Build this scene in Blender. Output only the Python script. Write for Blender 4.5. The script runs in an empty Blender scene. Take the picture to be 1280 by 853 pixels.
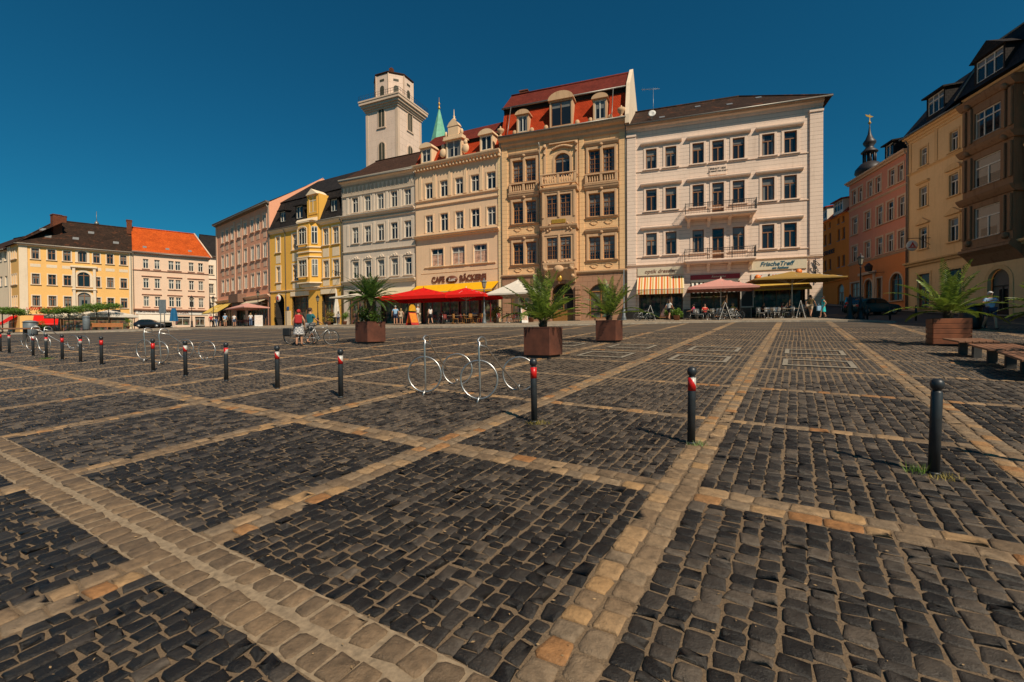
import bpy, bmesh, math, random
from mathutils import Vector, Matrix
random.seed(7)
sc = bpy.context.scene
COL = sc.collection
PI = math.pi
D2R = math.radians

# ------------------------------------------------------------------ survey of the place
CAM_H = 1.75
FPX = 576.0                      # focal length in pixels of the 1280 px wide photograph
PITCH, ROLL = D2R(-.81), D2R(-.40)
_cp, _sp, _cr, _sr = math.cos(PITCH), math.sin(PITCH), math.cos(ROLL), math.sin(ROLL)
_u0 = (0, -_sp, _cp)
FW = (0, _cp, _sp)
RX = (_cr, _sr*_u0[1], _sr*_u0[2])
UP = (-_sr, _cr*_u0[1], _cr*_u0[2])
def ray(x, y):
    a = (x-640)/FPX; b = -(y-426.5)/FPX
    return tuple(a*RX[i]+b*UP[i]+FW[i] for i in range(3))
def sm(t): return t*t/12 if t < 6 else t-3
def G(X, Y):
    """height of the square, which rises gently away from the lower end"""
    t = max(0, Y-34)
    w = min(1, max(0, (X-27)/9.)); w = w*w*(3-2*w)
    return .014*X+.0689*Y-.03*sm(t)*(1-2*w)-.01*max(0, -X-55)
def gp(x, y):
    d = ray(x, y)
    e = lambda t: CAM_H+d[2]*t-G(d[0]*t, d[1]*t)
    t = .5
    while e(t) > 0 and t < 300: t += .25
    a, b = t-.25, t
    for _ in range(30):
        m = (a+b)/2
        if e(m) > 0: a = m
        else: b = m
    return (d[0]*a, d[1]*a, G(d[0]*a, d[1]*a))
def pd(x, Y):
    """ground point in the direction of column x at distance Y"""
    r = ray(x, 410); X = r[0]/r[1]*Y
    return (X, Y, G(X, Y))
def zat(x, y, Y):
    d = ray(x, y); return CAM_H+d[2]*Y/d[1]
TH = D2R(31.63)
GC, GS = math.cos(TH), math.sin(TH)
def g2w(a, b): return (a*GC+b*GS, -a*GS+b*GC)
def w2g(X, Y): return (X*GC-Y*GS, X*GS+Y*GC)

# ------------------------------------------------------------------ materials
MATS = {}
def nn(nt, t, **kw):
    n = nt.nodes.new(t)
    for k, v in kw.items():
        if k.startswith('i_'):
            key = k[2:]; key = int(key) if key.isdigit() else key.replace('_', ' ')
            n.inputs[key].default_value = v
        else: setattr(n, k, v)
    return n
def newmat(name):
    m = bpy.data.materials.new(name); m.use_nodes = True
    nt = m.node_tree; nt.nodes.clear()
    out = nn(nt, 'ShaderNodeOutputMaterial'); p = nn(nt, 'ShaderNodeBsdfPrincipled')
    nt.links.new(p.outputs[0], out.inputs[0])
    return m, nt, p
def rgba(c): return (c[0], c[1], c[2], 1)
def mixc(nt, fac, a, b, bt='MIX'):
    n = nt.nodes.new('ShaderNodeMix'); n.data_type = 'RGBA'; n.blend_type = bt
    for s, v in ((0, fac), (6, a), (7, b)):
        if isinstance(v, (int, float)): n.inputs[s].default_value = v
        elif isinstance(v, tuple): n.inputs[s].default_value = rgba(v)
        else: nt.links.new(v, n.inputs[s])
    return n.outputs[2]
def ramp(nt, v, a, b, ca=(0, 0, 0), cb=(1, 1, 1)):
    r = nt.nodes.new('ShaderNodeValToRGB'); nt.links.new(v, r.inputs[0])
    r.color_ramp.elements[0].position = a; r.color_ramp.elements[1].position = b
    r.color_ramp.elements[0].color = rgba(ca); r.color_ramp.elements[1].color = rgba(cb)
    return r.outputs[0]
def noise(nt, vec, scale, detail=4, rough=.6):
    n = nn(nt, 'ShaderNodeTexNoise'); n.inputs['Scale'].default_value = scale
    n.inputs['Detail'].default_value = detail; n.inputs['Roughness'].default_value = rough
    if vec: nt.links.new(vec, n.inputs['Vector'])
    return n.outputs['Fac']
def bump(nt, p, h, strength, dist=.01):
    b = nn(nt, 'ShaderNodeBump'); b.inputs['Strength'].default_value = strength
    b.inputs['Distance'].default_value = dist
    nt.links.new(h, b.inputs['Height']); nt.links.new(b.outputs[0], p.inputs['Normal'])
def coords(nt, kind='Object', scale=None):
    t = nn(nt, 'ShaderNodeTexCoord'); o = t.outputs[kind]
    if scale:
        mp = nn(nt, 'ShaderNodeMapping'); mp.inputs['Scale'].default_value = scale
        nt.links.new(o, mp.inputs[0]); o = mp.outputs[0]
    return o
def plain(name, c, rough=.6, metal=0, var=.18, nscale=6, bumpy=0, spec=.5):
    if name in MATS: return MATS[name]
    m, nt, p = newmat(name)
    o = coords(nt)
    f = noise(nt, o, nscale)
    c2 = tuple(x*(1-var) for x in c); c3 = tuple(min(1, x*(1+var)) for x in c)
    nt.links.new(mixc(nt, ramp(nt, f, .3, .7), c2, c3), p.inputs['Base Color'])
    p.inputs['Roughness'].default_value = rough; p.inputs['Metallic'].default_value = metal
    p.inputs['Specular IOR Level'].default_value = spec
    if bumpy: bump(nt, p, noise(nt, o, nscale*6), bumpy)
    MATS[name] = m; return m
def stucco(name, c, lines=0, dirt=.35, rough=.9, joints=None):
    """painted render: cloudy tone, rain streaks, soot under ledges; lines = height of the scored courses"""
    if name in MATS: return MATS[name]
    c = (min(.9, c[0]*1.6), min(.84, c[1]*1.53), min(.8, c[2]*1.5))
    m, nt, p = newmat(name)
    o = coords(nt)
    big = noise(nt, o, .35, 5, .65)
    st = noise(nt, coords(nt, 'Object', (2.2, 2.2, .16)), 1.6, 6, .7)
    col = mixc(nt, ramp(nt, big, .3, .75), tuple(x*.88 for x in c), c)
    dk = tuple(x*k for x, k in zip(c, (.55, .5, .46)))
    f = nn(nt, 'ShaderNodeMath', operation='MULTIPLY'); nt.links.new(ramp(nt, st, .52, .8), f.inputs[0]); f.inputs[1].default_value = dirt*1.4
    col = mixc(nt, f.outputs[0], col, dk)
    h = noise(nt, o, 30, 3)
    fine = noise(nt, o, 5, 5, .7)
    col = mixc(nt, .14, col, ramp(nt, fine, .3, .7, (.35, .33, .3), (.95, .93, .9)), 'MULTIPLY')
    if lines or joints:
        uv = coords(nt, 'UV')
        br = nn(nt, 'ShaderNodeTexBrick', offset=.5)
        br.inputs['Scale'].default_value = 1
        br.inputs['Brick Width'].default_value = joints or 400.; br.inputs['Row Height'].default_value = lines
        br.inputs['Mortar Size'].default_value = .014; br.inputs['Mortar Smooth'].default_value = .3
        nt.links.new(uv, br.inputs['Vector'])
        col = mixc(nt, br.outputs['Fac'], col, tuple(x*.5 for x in c))
        inv = nn(nt, 'ShaderNodeMath', operation='SUBTRACT'); inv.inputs[0].default_value = 1; nt.links.new(br.outputs['Fac'], inv.inputs[1])
        bump(nt, p, inv.outputs[0], .8, .02)
    else: bump(nt, p, h, .25, .006)
    nt.links.new(col, p.inputs['Base Color']); p.inputs['Roughness'].default_value = rough
    p.inputs['Specular IOR Level'].default_value = .2
    MATS[name] = m; return m
def tiles(name, ca, cb, w=.22, h=.17, patch=None, rough=.8):
    if name in MATS: return MATS[name]
    m, nt, p = newmat(name)
    uv = coords(nt, 'UV')
    br = nn(nt, 'ShaderNodeTexBrick', offset=.5)
    br.inputs['Scale'].default_value = 1; br.inputs['Brick Width'].default_value = w; br.inputs['Row Height'].default_value = h
    br.inputs['Mortar Size'].default_value = .012; br.inputs['Mortar Smooth'].default_value = .6
    br.inputs['Color1'].default_value = rgba(ca); br.inputs['Color2'].default_value = rgba(cb)
    br.inputs['Mortar'].default_value = rgba(tuple(x*.35 for x in ca)); nt.links.new(uv, br.inputs['Vector'])
    o = coords(nt)
    col = mixc(nt, .6, br.outputs['Color'], ramp(nt, noise(nt, o, .8, 6, .7), .3, .72, (.45, .42, .4), (1.15, 1.1, 1.05)), 'MULTIPLY')
    if patch: col = mixc(nt, ramp(nt, noise(nt, o, .9, 5, .75), .55, .66), col, patch)
    nt.links.new(col, p.inputs['Base Color']); p.inputs['Roughness'].default_value = rough; p.inputs['Specular IOR Level'].default_value = .12
    inv = nn(nt, 'ShaderNodeMath', operation='SUBTRACT'); inv.inputs[0].default_value = 1; nt.links.new(br.outputs['Fac'], inv.inputs[1])
    bump(nt, p, inv.outputs[0], .7, .03)
    MATS[name] = m; return m
def glassmat(name, c=(.012, .014, .016), light=(.36, .33, .28), amount=.6, rough=.06):
    """window glass with a dim room, pulled blinds or net curtains behind it, different in every window"""
    if name in MATS: return MATS[name]
    m, nt, p = newmat(name)
    oi = nn(nt, 'ShaderNodeObjectInfo'); g = coords(nt, 'Generated')
    sx = nn(nt, 'ShaderNodeSeparateXYZ'); nt.links.new(g, sx.inputs[0])
    rnd = oi.outputs['Random']
    # blind pulled down to a random height
    mr = nn(nt, 'ShaderNodeMapRange'); nt.links.new(rnd, mr.inputs[0]); mr.inputs[1].default_value = 0; mr.inputs[2].default_value = 1
    mr.inputs[3].default_value = .25; mr.inputs[4].default_value = 1.25
    gt = nn(nt, 'ShaderNodeMath', operation='GREATER_THAN'); nt.links.new(sx.outputs[2], gt.inputs[0]); nt.links.new(mr.outputs[0], gt.inputs[1])
    fr = nn(nt, 'ShaderNodeMath', operation='FRACT'); m7 = nn(nt, 'ShaderNodeMath', operation='MULTIPLY'); m7.inputs[1].default_value = 7.31
    nt.links.new(rnd, m7.inputs[0]); nt.links.new(m7.outputs[0], fr.inputs[0])
    side = nn(nt, 'ShaderNodeMath', operation='SUBTRACT'); nt.links.new(sx.outputs[0], side.inputs[0]); side.inputs[1].default_value = .5
    ab = nn(nt, 'ShaderNodeMath', operation='ABSOLUTE'); nt.links.new(side.outputs[0], ab.inputs[0])
    cur = nn(nt, 'ShaderNodeMath', operation='GREATER_THAN'); nt.links.new(ab.outputs[0], cur.inputs[0])
    m2 = nn(nt, 'ShaderNodeMapRange'); nt.links.new(fr.outputs[0], m2.inputs[0]); m2.inputs[3].default_value = .18; m2.inputs[4].default_value = .8
    nt.links.new(m2.outputs[0], cur.inputs[1])
    mx = nn(nt, 'ShaderNodeMath', operation='MAXIMUM'); nt.links.new(gt.outputs[0], mx.inputs[0]); nt.links.new(cur.outputs[0], mx.inputs[1])
    fold = nn(nt, 'ShaderNodeTexWave'); fold.inputs['Scale'].default_value = 9; nt.links.new(g, fold.inputs[0]); fold.inputs['Distortion'].default_value = 2
    ff_ = nn(nt, 'ShaderNodeMath', operation='MULTIPLY_ADD'); nt.links.new(fold.outputs['Fac'], ff_.inputs[0]); ff_.inputs[1].default_value = .4; ff_.inputs[2].default_value = .6
    am = nn(nt, 'ShaderNodeMath', operation='MULTIPLY'); nt.links.new(mx.outputs[0], am.inputs[0]); nt.links.new(ff_.outputs[0], am.inputs[1])
    a2 = nn(nt, 'ShaderNodeMath', operation='MULTIPLY'); nt.links.new(am.outputs[0], a2.inputs[0]); a2.inputs[1].default_value = amount
    col = mixc(nt, a2.outputs[0], c, light)
    nt.links.new(col, p.inputs['Base Color'])
    p.inputs['Roughness'].default_value = rough; p.inputs['Specular IOR Level'].default_value = .6
    n2 = noise(nt, coords(nt), 1.3, 2); bump(nt, p, n2, .12, .02)
    MATS[name] = m; return m
def fabric(name, c, var=.12, stripes=None):
    if name in MATS: return MATS[name]
    m, nt, p = newmat(name)
    o = coords(nt); uv = coords(nt, 'UV')
    f = noise(nt, o, 2.2, 4)
    base = mixc(nt, ramp(nt, f, .3, .7), tuple(x*(1-var) for x in c), c)
    if stripes:
        pitch, cols = stripes
        sx = nn(nt, 'ShaderNodeSeparateXYZ'); nt.links.new(uv, sx.inputs[0])
        d = nn(nt, 'ShaderNodeMath', operation='DIVIDE'); nt.links.new(sx.outputs[0], d.inputs[0]); d.inputs[1].default_value = pitch
        fr = nn(nt, 'ShaderNodeMath', operation='FRACT'); nt.links.new(d.outputs[0], fr.inputs[0])
        r = nt.nodes.new('ShaderNodeValToRGB'); nt.links.new(fr.outputs[0], r.inputs[0]); r.color_ramp.interpolation = 'CONSTANT'
        els = r.color_ramp.elements
        for i, (pos, cc) in enumerate(cols):
            if i < 2: e = els[i]; e.position = pos
            else: e = els.new(pos)
            e.color = rgba(cc)
        base = mixc(nt, .15, r.outputs[0], base, 'MULTIPLY')
    nt.links.new(base, p.inputs['Base Color']); p.inputs['Roughness'].default_value = .85; p.inputs['Specular IOR Level'].default_value = .15
    nt.links.new(base, p.inputs['Subsurface Radius']) if False else None
    bump(nt, p, noise(nt, o, 9, 3), .2, .02)
    MATS[name] = m; return m
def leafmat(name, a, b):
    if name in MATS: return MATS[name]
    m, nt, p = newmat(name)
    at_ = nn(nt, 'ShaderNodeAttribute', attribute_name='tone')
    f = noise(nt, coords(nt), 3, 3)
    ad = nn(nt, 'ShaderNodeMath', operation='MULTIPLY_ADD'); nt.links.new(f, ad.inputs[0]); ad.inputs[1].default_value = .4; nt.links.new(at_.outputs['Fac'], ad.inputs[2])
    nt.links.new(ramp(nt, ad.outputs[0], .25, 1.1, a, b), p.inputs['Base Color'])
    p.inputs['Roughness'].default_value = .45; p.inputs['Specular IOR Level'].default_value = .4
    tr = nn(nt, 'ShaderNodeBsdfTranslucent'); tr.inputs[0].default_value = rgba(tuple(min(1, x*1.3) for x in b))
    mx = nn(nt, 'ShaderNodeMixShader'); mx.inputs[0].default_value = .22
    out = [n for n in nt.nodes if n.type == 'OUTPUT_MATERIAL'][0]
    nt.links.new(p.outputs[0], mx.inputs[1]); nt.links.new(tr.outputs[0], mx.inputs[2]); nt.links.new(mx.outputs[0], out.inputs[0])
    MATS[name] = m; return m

# ------------------------------------------------------------------ mesh builder
class MB:
    def __init__(s): s.v = []; s.f = []; s.m = []; s.t = []; s.cur = 0; s.tone = .5; s.smooth = False; s.sm = []
    def add(s, vs, fs):
        o = len(s.v); s.v += [tuple(v) for v in vs]; s.t += [s.tone]*len(vs)
        for f in fs: s.f.append(tuple(o+i for i in f)); s.m.append(s.cur); s.sm.append(s.smooth)
        return s
    def box(s, x0, x1, y0, y1, z0, z1):
        return s.add([(x0, y0, z0), (x1, y0, z0), (x1, y1, z0), (x0, y1, z0), (x0, y0, z1), (x1, y0, z1), (x1, y1, z1), (x0, y1, z1)],
                     [(0, 3, 2, 1), (4, 5, 6, 7), (0, 1, 5, 4), (1, 2, 6, 5), (2, 3, 7, 6), (3, 0, 4, 7)])
    def bbox(s, x0, x1, y0, y1, z0, z1, c=.01):
        """box with chamfered edges"""
        c = min(c, (x1-x0)/2.2, (y1-y0)/2.2, (z1-z0)/2.2)
        vs = []; 
        for z, i in ((z0, c), (z0+c, 0), (z1-c, 0), (z1, c)):
            vs += [(x0+i+(c if i == 0 else 0), y0+i, z), (x1-i-(c if i == 0 else 0), y0+i, z), (x1-i, y0+i+(c if i == 0 else 0), z), (x1-i, y1-i-(c if i == 0 else 0), z),
                   (x1-i-(c if i == 0 else 0), y1-i, z), (x0+i+(c if i == 0 else 0), y1-i, z), (x0+i, y1-i-(c if i == 0 else 0), z), (x0+i, y0+i+(c if i == 0 else 0), z)]
        fs = [tuple(range(7, -1, -1)), tuple(range(24, 32))]
        for k in range(3):
            for i in range(8): fs.append((k*8+i, k*8+(i+1) % 8, k*8+8+(i+1) % 8, k*8+8+i))
        return s.add(vs, fs)
    def quad(s, a, b, c, d): return s.add([a, b, c, d], [(0, 1, 2, 3)])
    def poly(s, pts): return s.add(pts, [tuple(range(len(pts)))])
    def prism(s, pts, axis, a, b):
        """2-D outline pts extruded from a to b along axis ('x','y','z')"""
        n = len(pts)
        mk = {'x': lambda p, t: (t, p[0], p[1]), 'y': lambda p, t: (p[0], t, p[1]), 'z': lambda p, t: (p[0], p[1], t)}[axis]
        vs = [mk(p, a) for p in pts]+[mk(p, b) for p in pts]
        fs = [tuple(range(n-1, -1, -1)), tuple(range(n, 2*n))]+[(i, (i+1) % n, n+(i+1) % n, n+i) for i in range(n)]
        return s.add(vs, fs)
    def lathe(s, prof, cx=0, cy=0, n=16, smooth=True):
        vs = []; fs = []
        for r, z in prof:
            for k in range(n):
                a = 2*PI*k/n; vs.append((cx+r*math.cos(a), cy+r*math.sin(a), z))
        for j in range(len(prof)-1):
            for k in range(n): fs.append((j*n+k, j*n+(k+1) % n, j*n+n+(k+1) % n, j*n+n+k))
        fs.append(tuple(range(n-1, -1, -1))); fs.append(tuple(range((len(prof)-1)*n, len(prof)*n)))
        o = s.smooth; s.smooth = smooth; s.add(vs, fs); s.smooth = o; return s
    def tube(s, pts, r, n=8, closed=False, smooth=True):
        pts = [Vector(p) for p in pts]; N = len(pts); vs = []; fs = []
        rs = r if isinstance(r, (list, tuple)) else [r]*N
        prev = None
        for i, p in enumerate(pts):
            if closed: t = pts[(i+1) % N]-pts[i-1]
            else: t = pts[min(i+1, N-1)]-pts[max(i-1, 0)]
            t.normalize()
            if prev is None:
                u = t.cross(Vector((0, 0, 1)))
                if u.length < .05: u = t.cross(Vector((1, 0, 0)))
            else: u = prev-t*prev.dot(t)
            u.normalize(); prev = u; w = t.cross(u)
            for k in range(n):
                a = 2*PI*k/n; vs.append(p+u*rs[i]*math.cos(a)+w*rs[i]*math.sin(a))
        for j in range(N if closed else N-1):
            j2 = (j+1) % N
            for k in range(n): fs.append((j*n+k, j*n+(k+1) % n, j2*n+(k+1) % n, j2*n+k))
        if not closed: fs.append(tuple(range(n-1, -1, -1))); fs.append(tuple(range((N-1)*n, N*n)))
        o = s.smooth; s.smooth = smooth; s.add(vs, fs); s.smooth = o; return s
    def ball(s, c, r, n=12, m=8, sc_=(1, 1, 1)):
        prof = []; vs = []; fs = []
        for j in range(1, m):
            a = PI*j/m
            for k in range(n):
                b = 2*PI*k/n; vs.append((c[0]+r*sc_[0]*math.sin(a)*math.cos(b), c[1]+r*sc_[1]*math.sin(a)*math.sin(b), c[2]-r*sc_[2]*math.cos(a)))
        for j in range(m-2):
            for k in range(n): fs.append((j*n+k, j*n+(k+1) % n, j*n+n+(k+1) % n, j*n+n+k))
        o = len(vs); vs += [(c[0], c[1], c[2]-r*sc_[2]), (c[0], c[1], c[2]+r*sc_[2])]
        for k in range(n): fs.append((o, (k+1) % n, k)); fs.append((o+1, (m-2)*n+k, (m-2)*n+(k+1) % n))
        q = s.smooth; s.smooth = True; s.add(vs, fs); s.smooth = q; return s
    def xf(s, M, start=0):
        for i in range(start, len(s.v)): s.v[i] = tuple(M @ Vector(s.v[i]))
        return s
    def merge(s, o, M=None):
        vs = [tuple(M @ Vector(v)) for v in o.v] if M else o.v
        b = len(s.v); s.v += vs; s.t += o.t; s.f += [tuple(b+i for i in f) for f in o.f]; s.m += o.m; s.sm += o.sm; return s
    def mesh(s, name, mats):
        me = bpy.data.meshes.new(name); me.from_pydata(s.v, [], s.f)
        if not isinstance(mats, (list, tuple)): mats = [mats]
        for m in mats: me.materials.append(m)
        me.polygons.foreach_set('material_index', s.m); me.polygons.foreach_set('use_smooth', s.sm)
        uv = me.uv_layers.new(name='UVMap'); data = []
        V = [Vector(v) for v in s.v]
        for p in me.polygons:
            n = p.normal
            if abs(n.z) > .985: 
                for i in p.vertices: data += [V[i].x, V[i].y]
            else:
                u = Vector((0, 0, 1)).cross(n); u.normalize(); w = n.cross(u)
                for i in p.vertices: data += [V[i].dot(u), V[i].dot(w)]
        uv.data.foreach_set('uv', data)
        a = me.attributes.new('tone', 'FLOAT', 'POINT'); a.data.foreach_set('value', s.t)
        me.update(); return me
    def build(s, name, mats, parent=None, loc=None, rot=None):
        return ob(name, s.mesh(name, mats), parent, loc, rot)
def ob(name, me, parent=None, loc=None, rot=None):
    o = bpy.data.objects.new(name, me); COL.objects.link(o)
    if parent: o.parent = parent
    if loc: o.location = loc
    if rot: o.rotation_euler = rot
    return o
def tag(o, label=None, cat=None, group=None, kind=None):
    if label: o['label'] = label
    if cat: o['category'] = cat
    if group: o['group'] = group
    if kind: o['kind'] = kind
    return o
def empty(name, loc=(0, 0, 0), rz=0, label=None, cat=None, group=None):
    o = bpy.data.objects.new(name, None); COL.objects.link(o); o.location = loc; o.rotation_euler = (0, 0, rz)
    o.empty_display_size = .2
    return tag(o, label, cat, group)
CH = {}
def kids(o): return [c for c in bpy.data.objects if c.parent == o]
def copy_tree(o, loc=None, rz=None, label=None, parent=None, scale=None):
    c = o.copy(); COL.objects.link(c); c.parent = parent
    if loc: c.location = loc
    if rz is not None: c.rotation_euler = (0, 0, rz)
    if label: c['label'] = label
    if scale: c.scale = scale
    for ch in kids(o): copy_tree(ch, parent=c)
    return c
FONT_CACHE = {}
def text_mesh(txt, size, depth=.02, shear=0, bold=.0, xs=1.0, width=None):
    cu = bpy.data.curves.new('lettering', 'FONT'); cu.body = txt; cu.size = size; cu.extrude = depth; cu.shear = shear; cu.offset = bold
    cu.align_x = 'CENTER'; cu.align_y = 'CENTER'; cu.resolution_u = 3
    t = bpy.data.objects.new('lettering', cu); COL.objects.link(t)
    dg = bpy.context.evaluated_depsgraph_get(); me = bpy.data.meshes.new_from_object(t.evaluated_get(dg))
    bpy.data.objects.remove(t)
    if width:
        ws = [v.co.x for v in me.vertices]; xs = width/(max(ws)-min(ws))
    for v in me.vertices: v.co.x *= xs
    return me
# ------------------------------------------------------------------ the square
def stone_mat(name, dark):
    m, nt, p = newmat(name)
    at_ = nn(nt, 'ShaderNodeAttribute', attribute_name='tone')
    geo = nn(nt, 'ShaderNodeNewGeometry').outputs['Position']
    t = at_.outputs['Fac']
    if dark:
        r = nt.nodes.new('ShaderNodeValToRGB'); nt.links.new(t, r.inputs[0]); e = r.color_ramp.elements
        e[0].position = 0; e[0].color = (.010, .0085, .0075, 1); e[1].position = 1; e[1].color = (.105, .083, .062, 1)
        for pos, c in ((.3, (.0135, .0115, .010)), (.5, (.026, .022, .0185)), (.7, (.046, .038, .031)), (.88, (.078, .062, .047))):
            k = e.new(pos); k.color = rgba(c)
    else:
        r = nt.nodes.new('ShaderNodeValToRGB'); nt.links.new(t, r.inputs[0]); e = r.color_ramp.elements
        e[0].position = 0; e[0].color = (.125, .088, .055, 1); e[1].position = 1; e[1].color = (.3, .13, .04, 1)
        for pos, c in ((.3, (.215, .145, .083)), (.5, (.21, .155, .1)), (.65, (.32, .21, .112)), (.82, (.36, .22, .1)), (.92, (.31, .155, .06))):
            k = e.new(pos); k.color = rgba(c)
    n1 = noise(nt, geo, 14, 6, .7); n2 = noise(nt, geo, 70, 4, .7); n3 = noise(nt, geo, .7, 3)
    col = mixc(nt, .85, r.outputs[0], ramp(nt, n1, .28, .75, (.5, .48, .46), (1.5, 1.42, 1.35)), 'MULTIPLY')
    # sand and dust swept over the stones, patchy
    sp = ramp(nt, n2, .58, .74); f = nn(nt, 'ShaderNodeMath', operation='MULTIPLY'); nt.links.new(sp, f.inputs[0]); nt.links.new(ramp(nt, n3, .35, .8, (.12, .12, .12), (.5, .5, .5)), f.inputs[1])
    col = mixc(nt, f.outputs[0], col, (.2, .15, .1) if dark else (.3, .25, .18))
    nt.links.new(col, p.inputs['Base Color'])
    nt.links.new(ramp(nt, n1, .3, .8, (.42, .42, .42) if dark else (.6, .6, .6), (.75, .75, .75)), p.inputs['Roughness'])
    p.inputs['Specular IOR Level'].default_value = .4
    ad = nn(nt, 'ShaderNodeMath', operation='ADD'); nt.links.new(noise(nt, geo, 28, 5, .7), ad.inputs[0]); nt.links.new(n2, ad.inputs[1])
    bump(nt, p, ad.outputs[0], .7, .012)
    return m
M_DARK = stone_mat('dark_cobblestone', True)
M_LIGHT = stone_mat('sandstone_sett', False)
def mortar_mat():
    m, nt, p = newmat('sandy_joint')
    geo = nn(nt, 'ShaderNodeNewGeometry').outputs['Position']
    n1 = noise(nt, geo, 90, 5, .8); n2 = noise(nt, geo, .9, 4)
    col = mixc(nt, ramp(nt, n1, .3, .7), (.075, .05, .03), (.27, .18, .1))
    col = mixc(nt, ramp(nt, n2, .55, .75, (0, 0, 0), (.6, .6, .6)), col, (.1, .05, .018))
    nt.links.new(col, p.inputs['Base Color']); p.inputs['Roughness'].default_value = .95
    bump(nt, p, n1, .8, .01)
    return m
M_JOINT = mortar_mat()
def far_mat():
    """the same dark setts where they are too far off to be laid stone by stone"""
    m, nt, p = newmat('distant_cobbles')
    geo = nn(nt, 'ShaderNodeNewGeometry').outputs['Position']
    mp = nn(nt, 'ShaderNodeMapping'); mp.inputs['Rotation'].default_value = (0, 0, TH-PI/2); nt.links.new(geo, mp.inputs[0])
    br = nn(nt, 'ShaderNodeTexBrick', offset=.4); br.inputs['Scale'].default_value = 1
    br.inputs['Brick Width'].default_value = .2; br.inputs['Row Height'].default_value = .155; br.inputs['Mortar Size'].default_value = .014
    br.inputs['Color1'].default_value = (.038, .034, .031, 1); br.inputs['Color2'].default_value = (.07, .06, .05, 1); br.inputs['Mortar'].default_value = (.12, .085, .05, 1)
    nt.links.new(mp.outputs[0], br.inputs[0])
    n1 = noise(nt, geo, .5, 5, .7)
    col = mixc(nt, .7, br.outputs['Color'], ramp(nt, n1, .3, .7, (.7, .68, .66), (1.3, 1.25, 1.15)), 'MULTIPLY')
    nt.links.new(col, p.inputs['Base Color']); p.inputs['Roughness'].default_value = .7
    bump(nt, p, noise(nt, geo, 12, 4), .5, .02)
    return m
M_FAR = far_mat()
def sheet(name, mat, x0, x1, y0, y1, nx, ny, dz=0, test=None):
    vs = []; fs = []
    for j in range(ny+1):
        for i in range(nx+1):
            X = x0+(x1-x0)*i/nx; Y = y0+(y1-y0)*j/ny; vs.append((X, Y, G(X, Y)+dz))
    for j in range(ny):
        for i in range(nx):
            if test and not test(x0+(x1-x0)*(i+.5)/nx, y0+(y1-y0)*(j+.5)/ny): continue
            a = j*(nx+1)+i; fs.append((a, a+1, a+nx+2, a+nx+1))
    b = MB(); b.smooth = True; b.add(vs, fs); return tag(b.build(name, mat), kind='structure')
YF = 25.0
# one sheet to the horizon (joints show through between the setts near by)
gmesh = MB(); gmesh.smooth = True
def gradgrid():
    xs = [-700, -400, -250]+[-160+4*i for i in range(81)]+[250, 400, 700]
    ys = [-40, -20, -10]+[-5+2.5*i for i in range(60)]+[160, 190, 240, 320, 450, 700]
    vs = []; fs = []
    for y in ys:
        for x in xs:
            cx = max(-90, min(60, x)); cy = max(-5, min(110, y)); vs.append((x, y, G(cx, cy)-.012))
    n = len(xs)
    for j in range(len(ys)-1):
        for i in range(n-1): a = j*n+i; fs.append((a, a+1, a+n+1, a+n))
    gmesh.add(vs, fs)
gradgrid()
tag(gmesh.build('ground', M_JOINT), kind='structure')
sheet('distant_paving', M_FAR, -130, 70, YF, 130, 100, 60, -.004)
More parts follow.
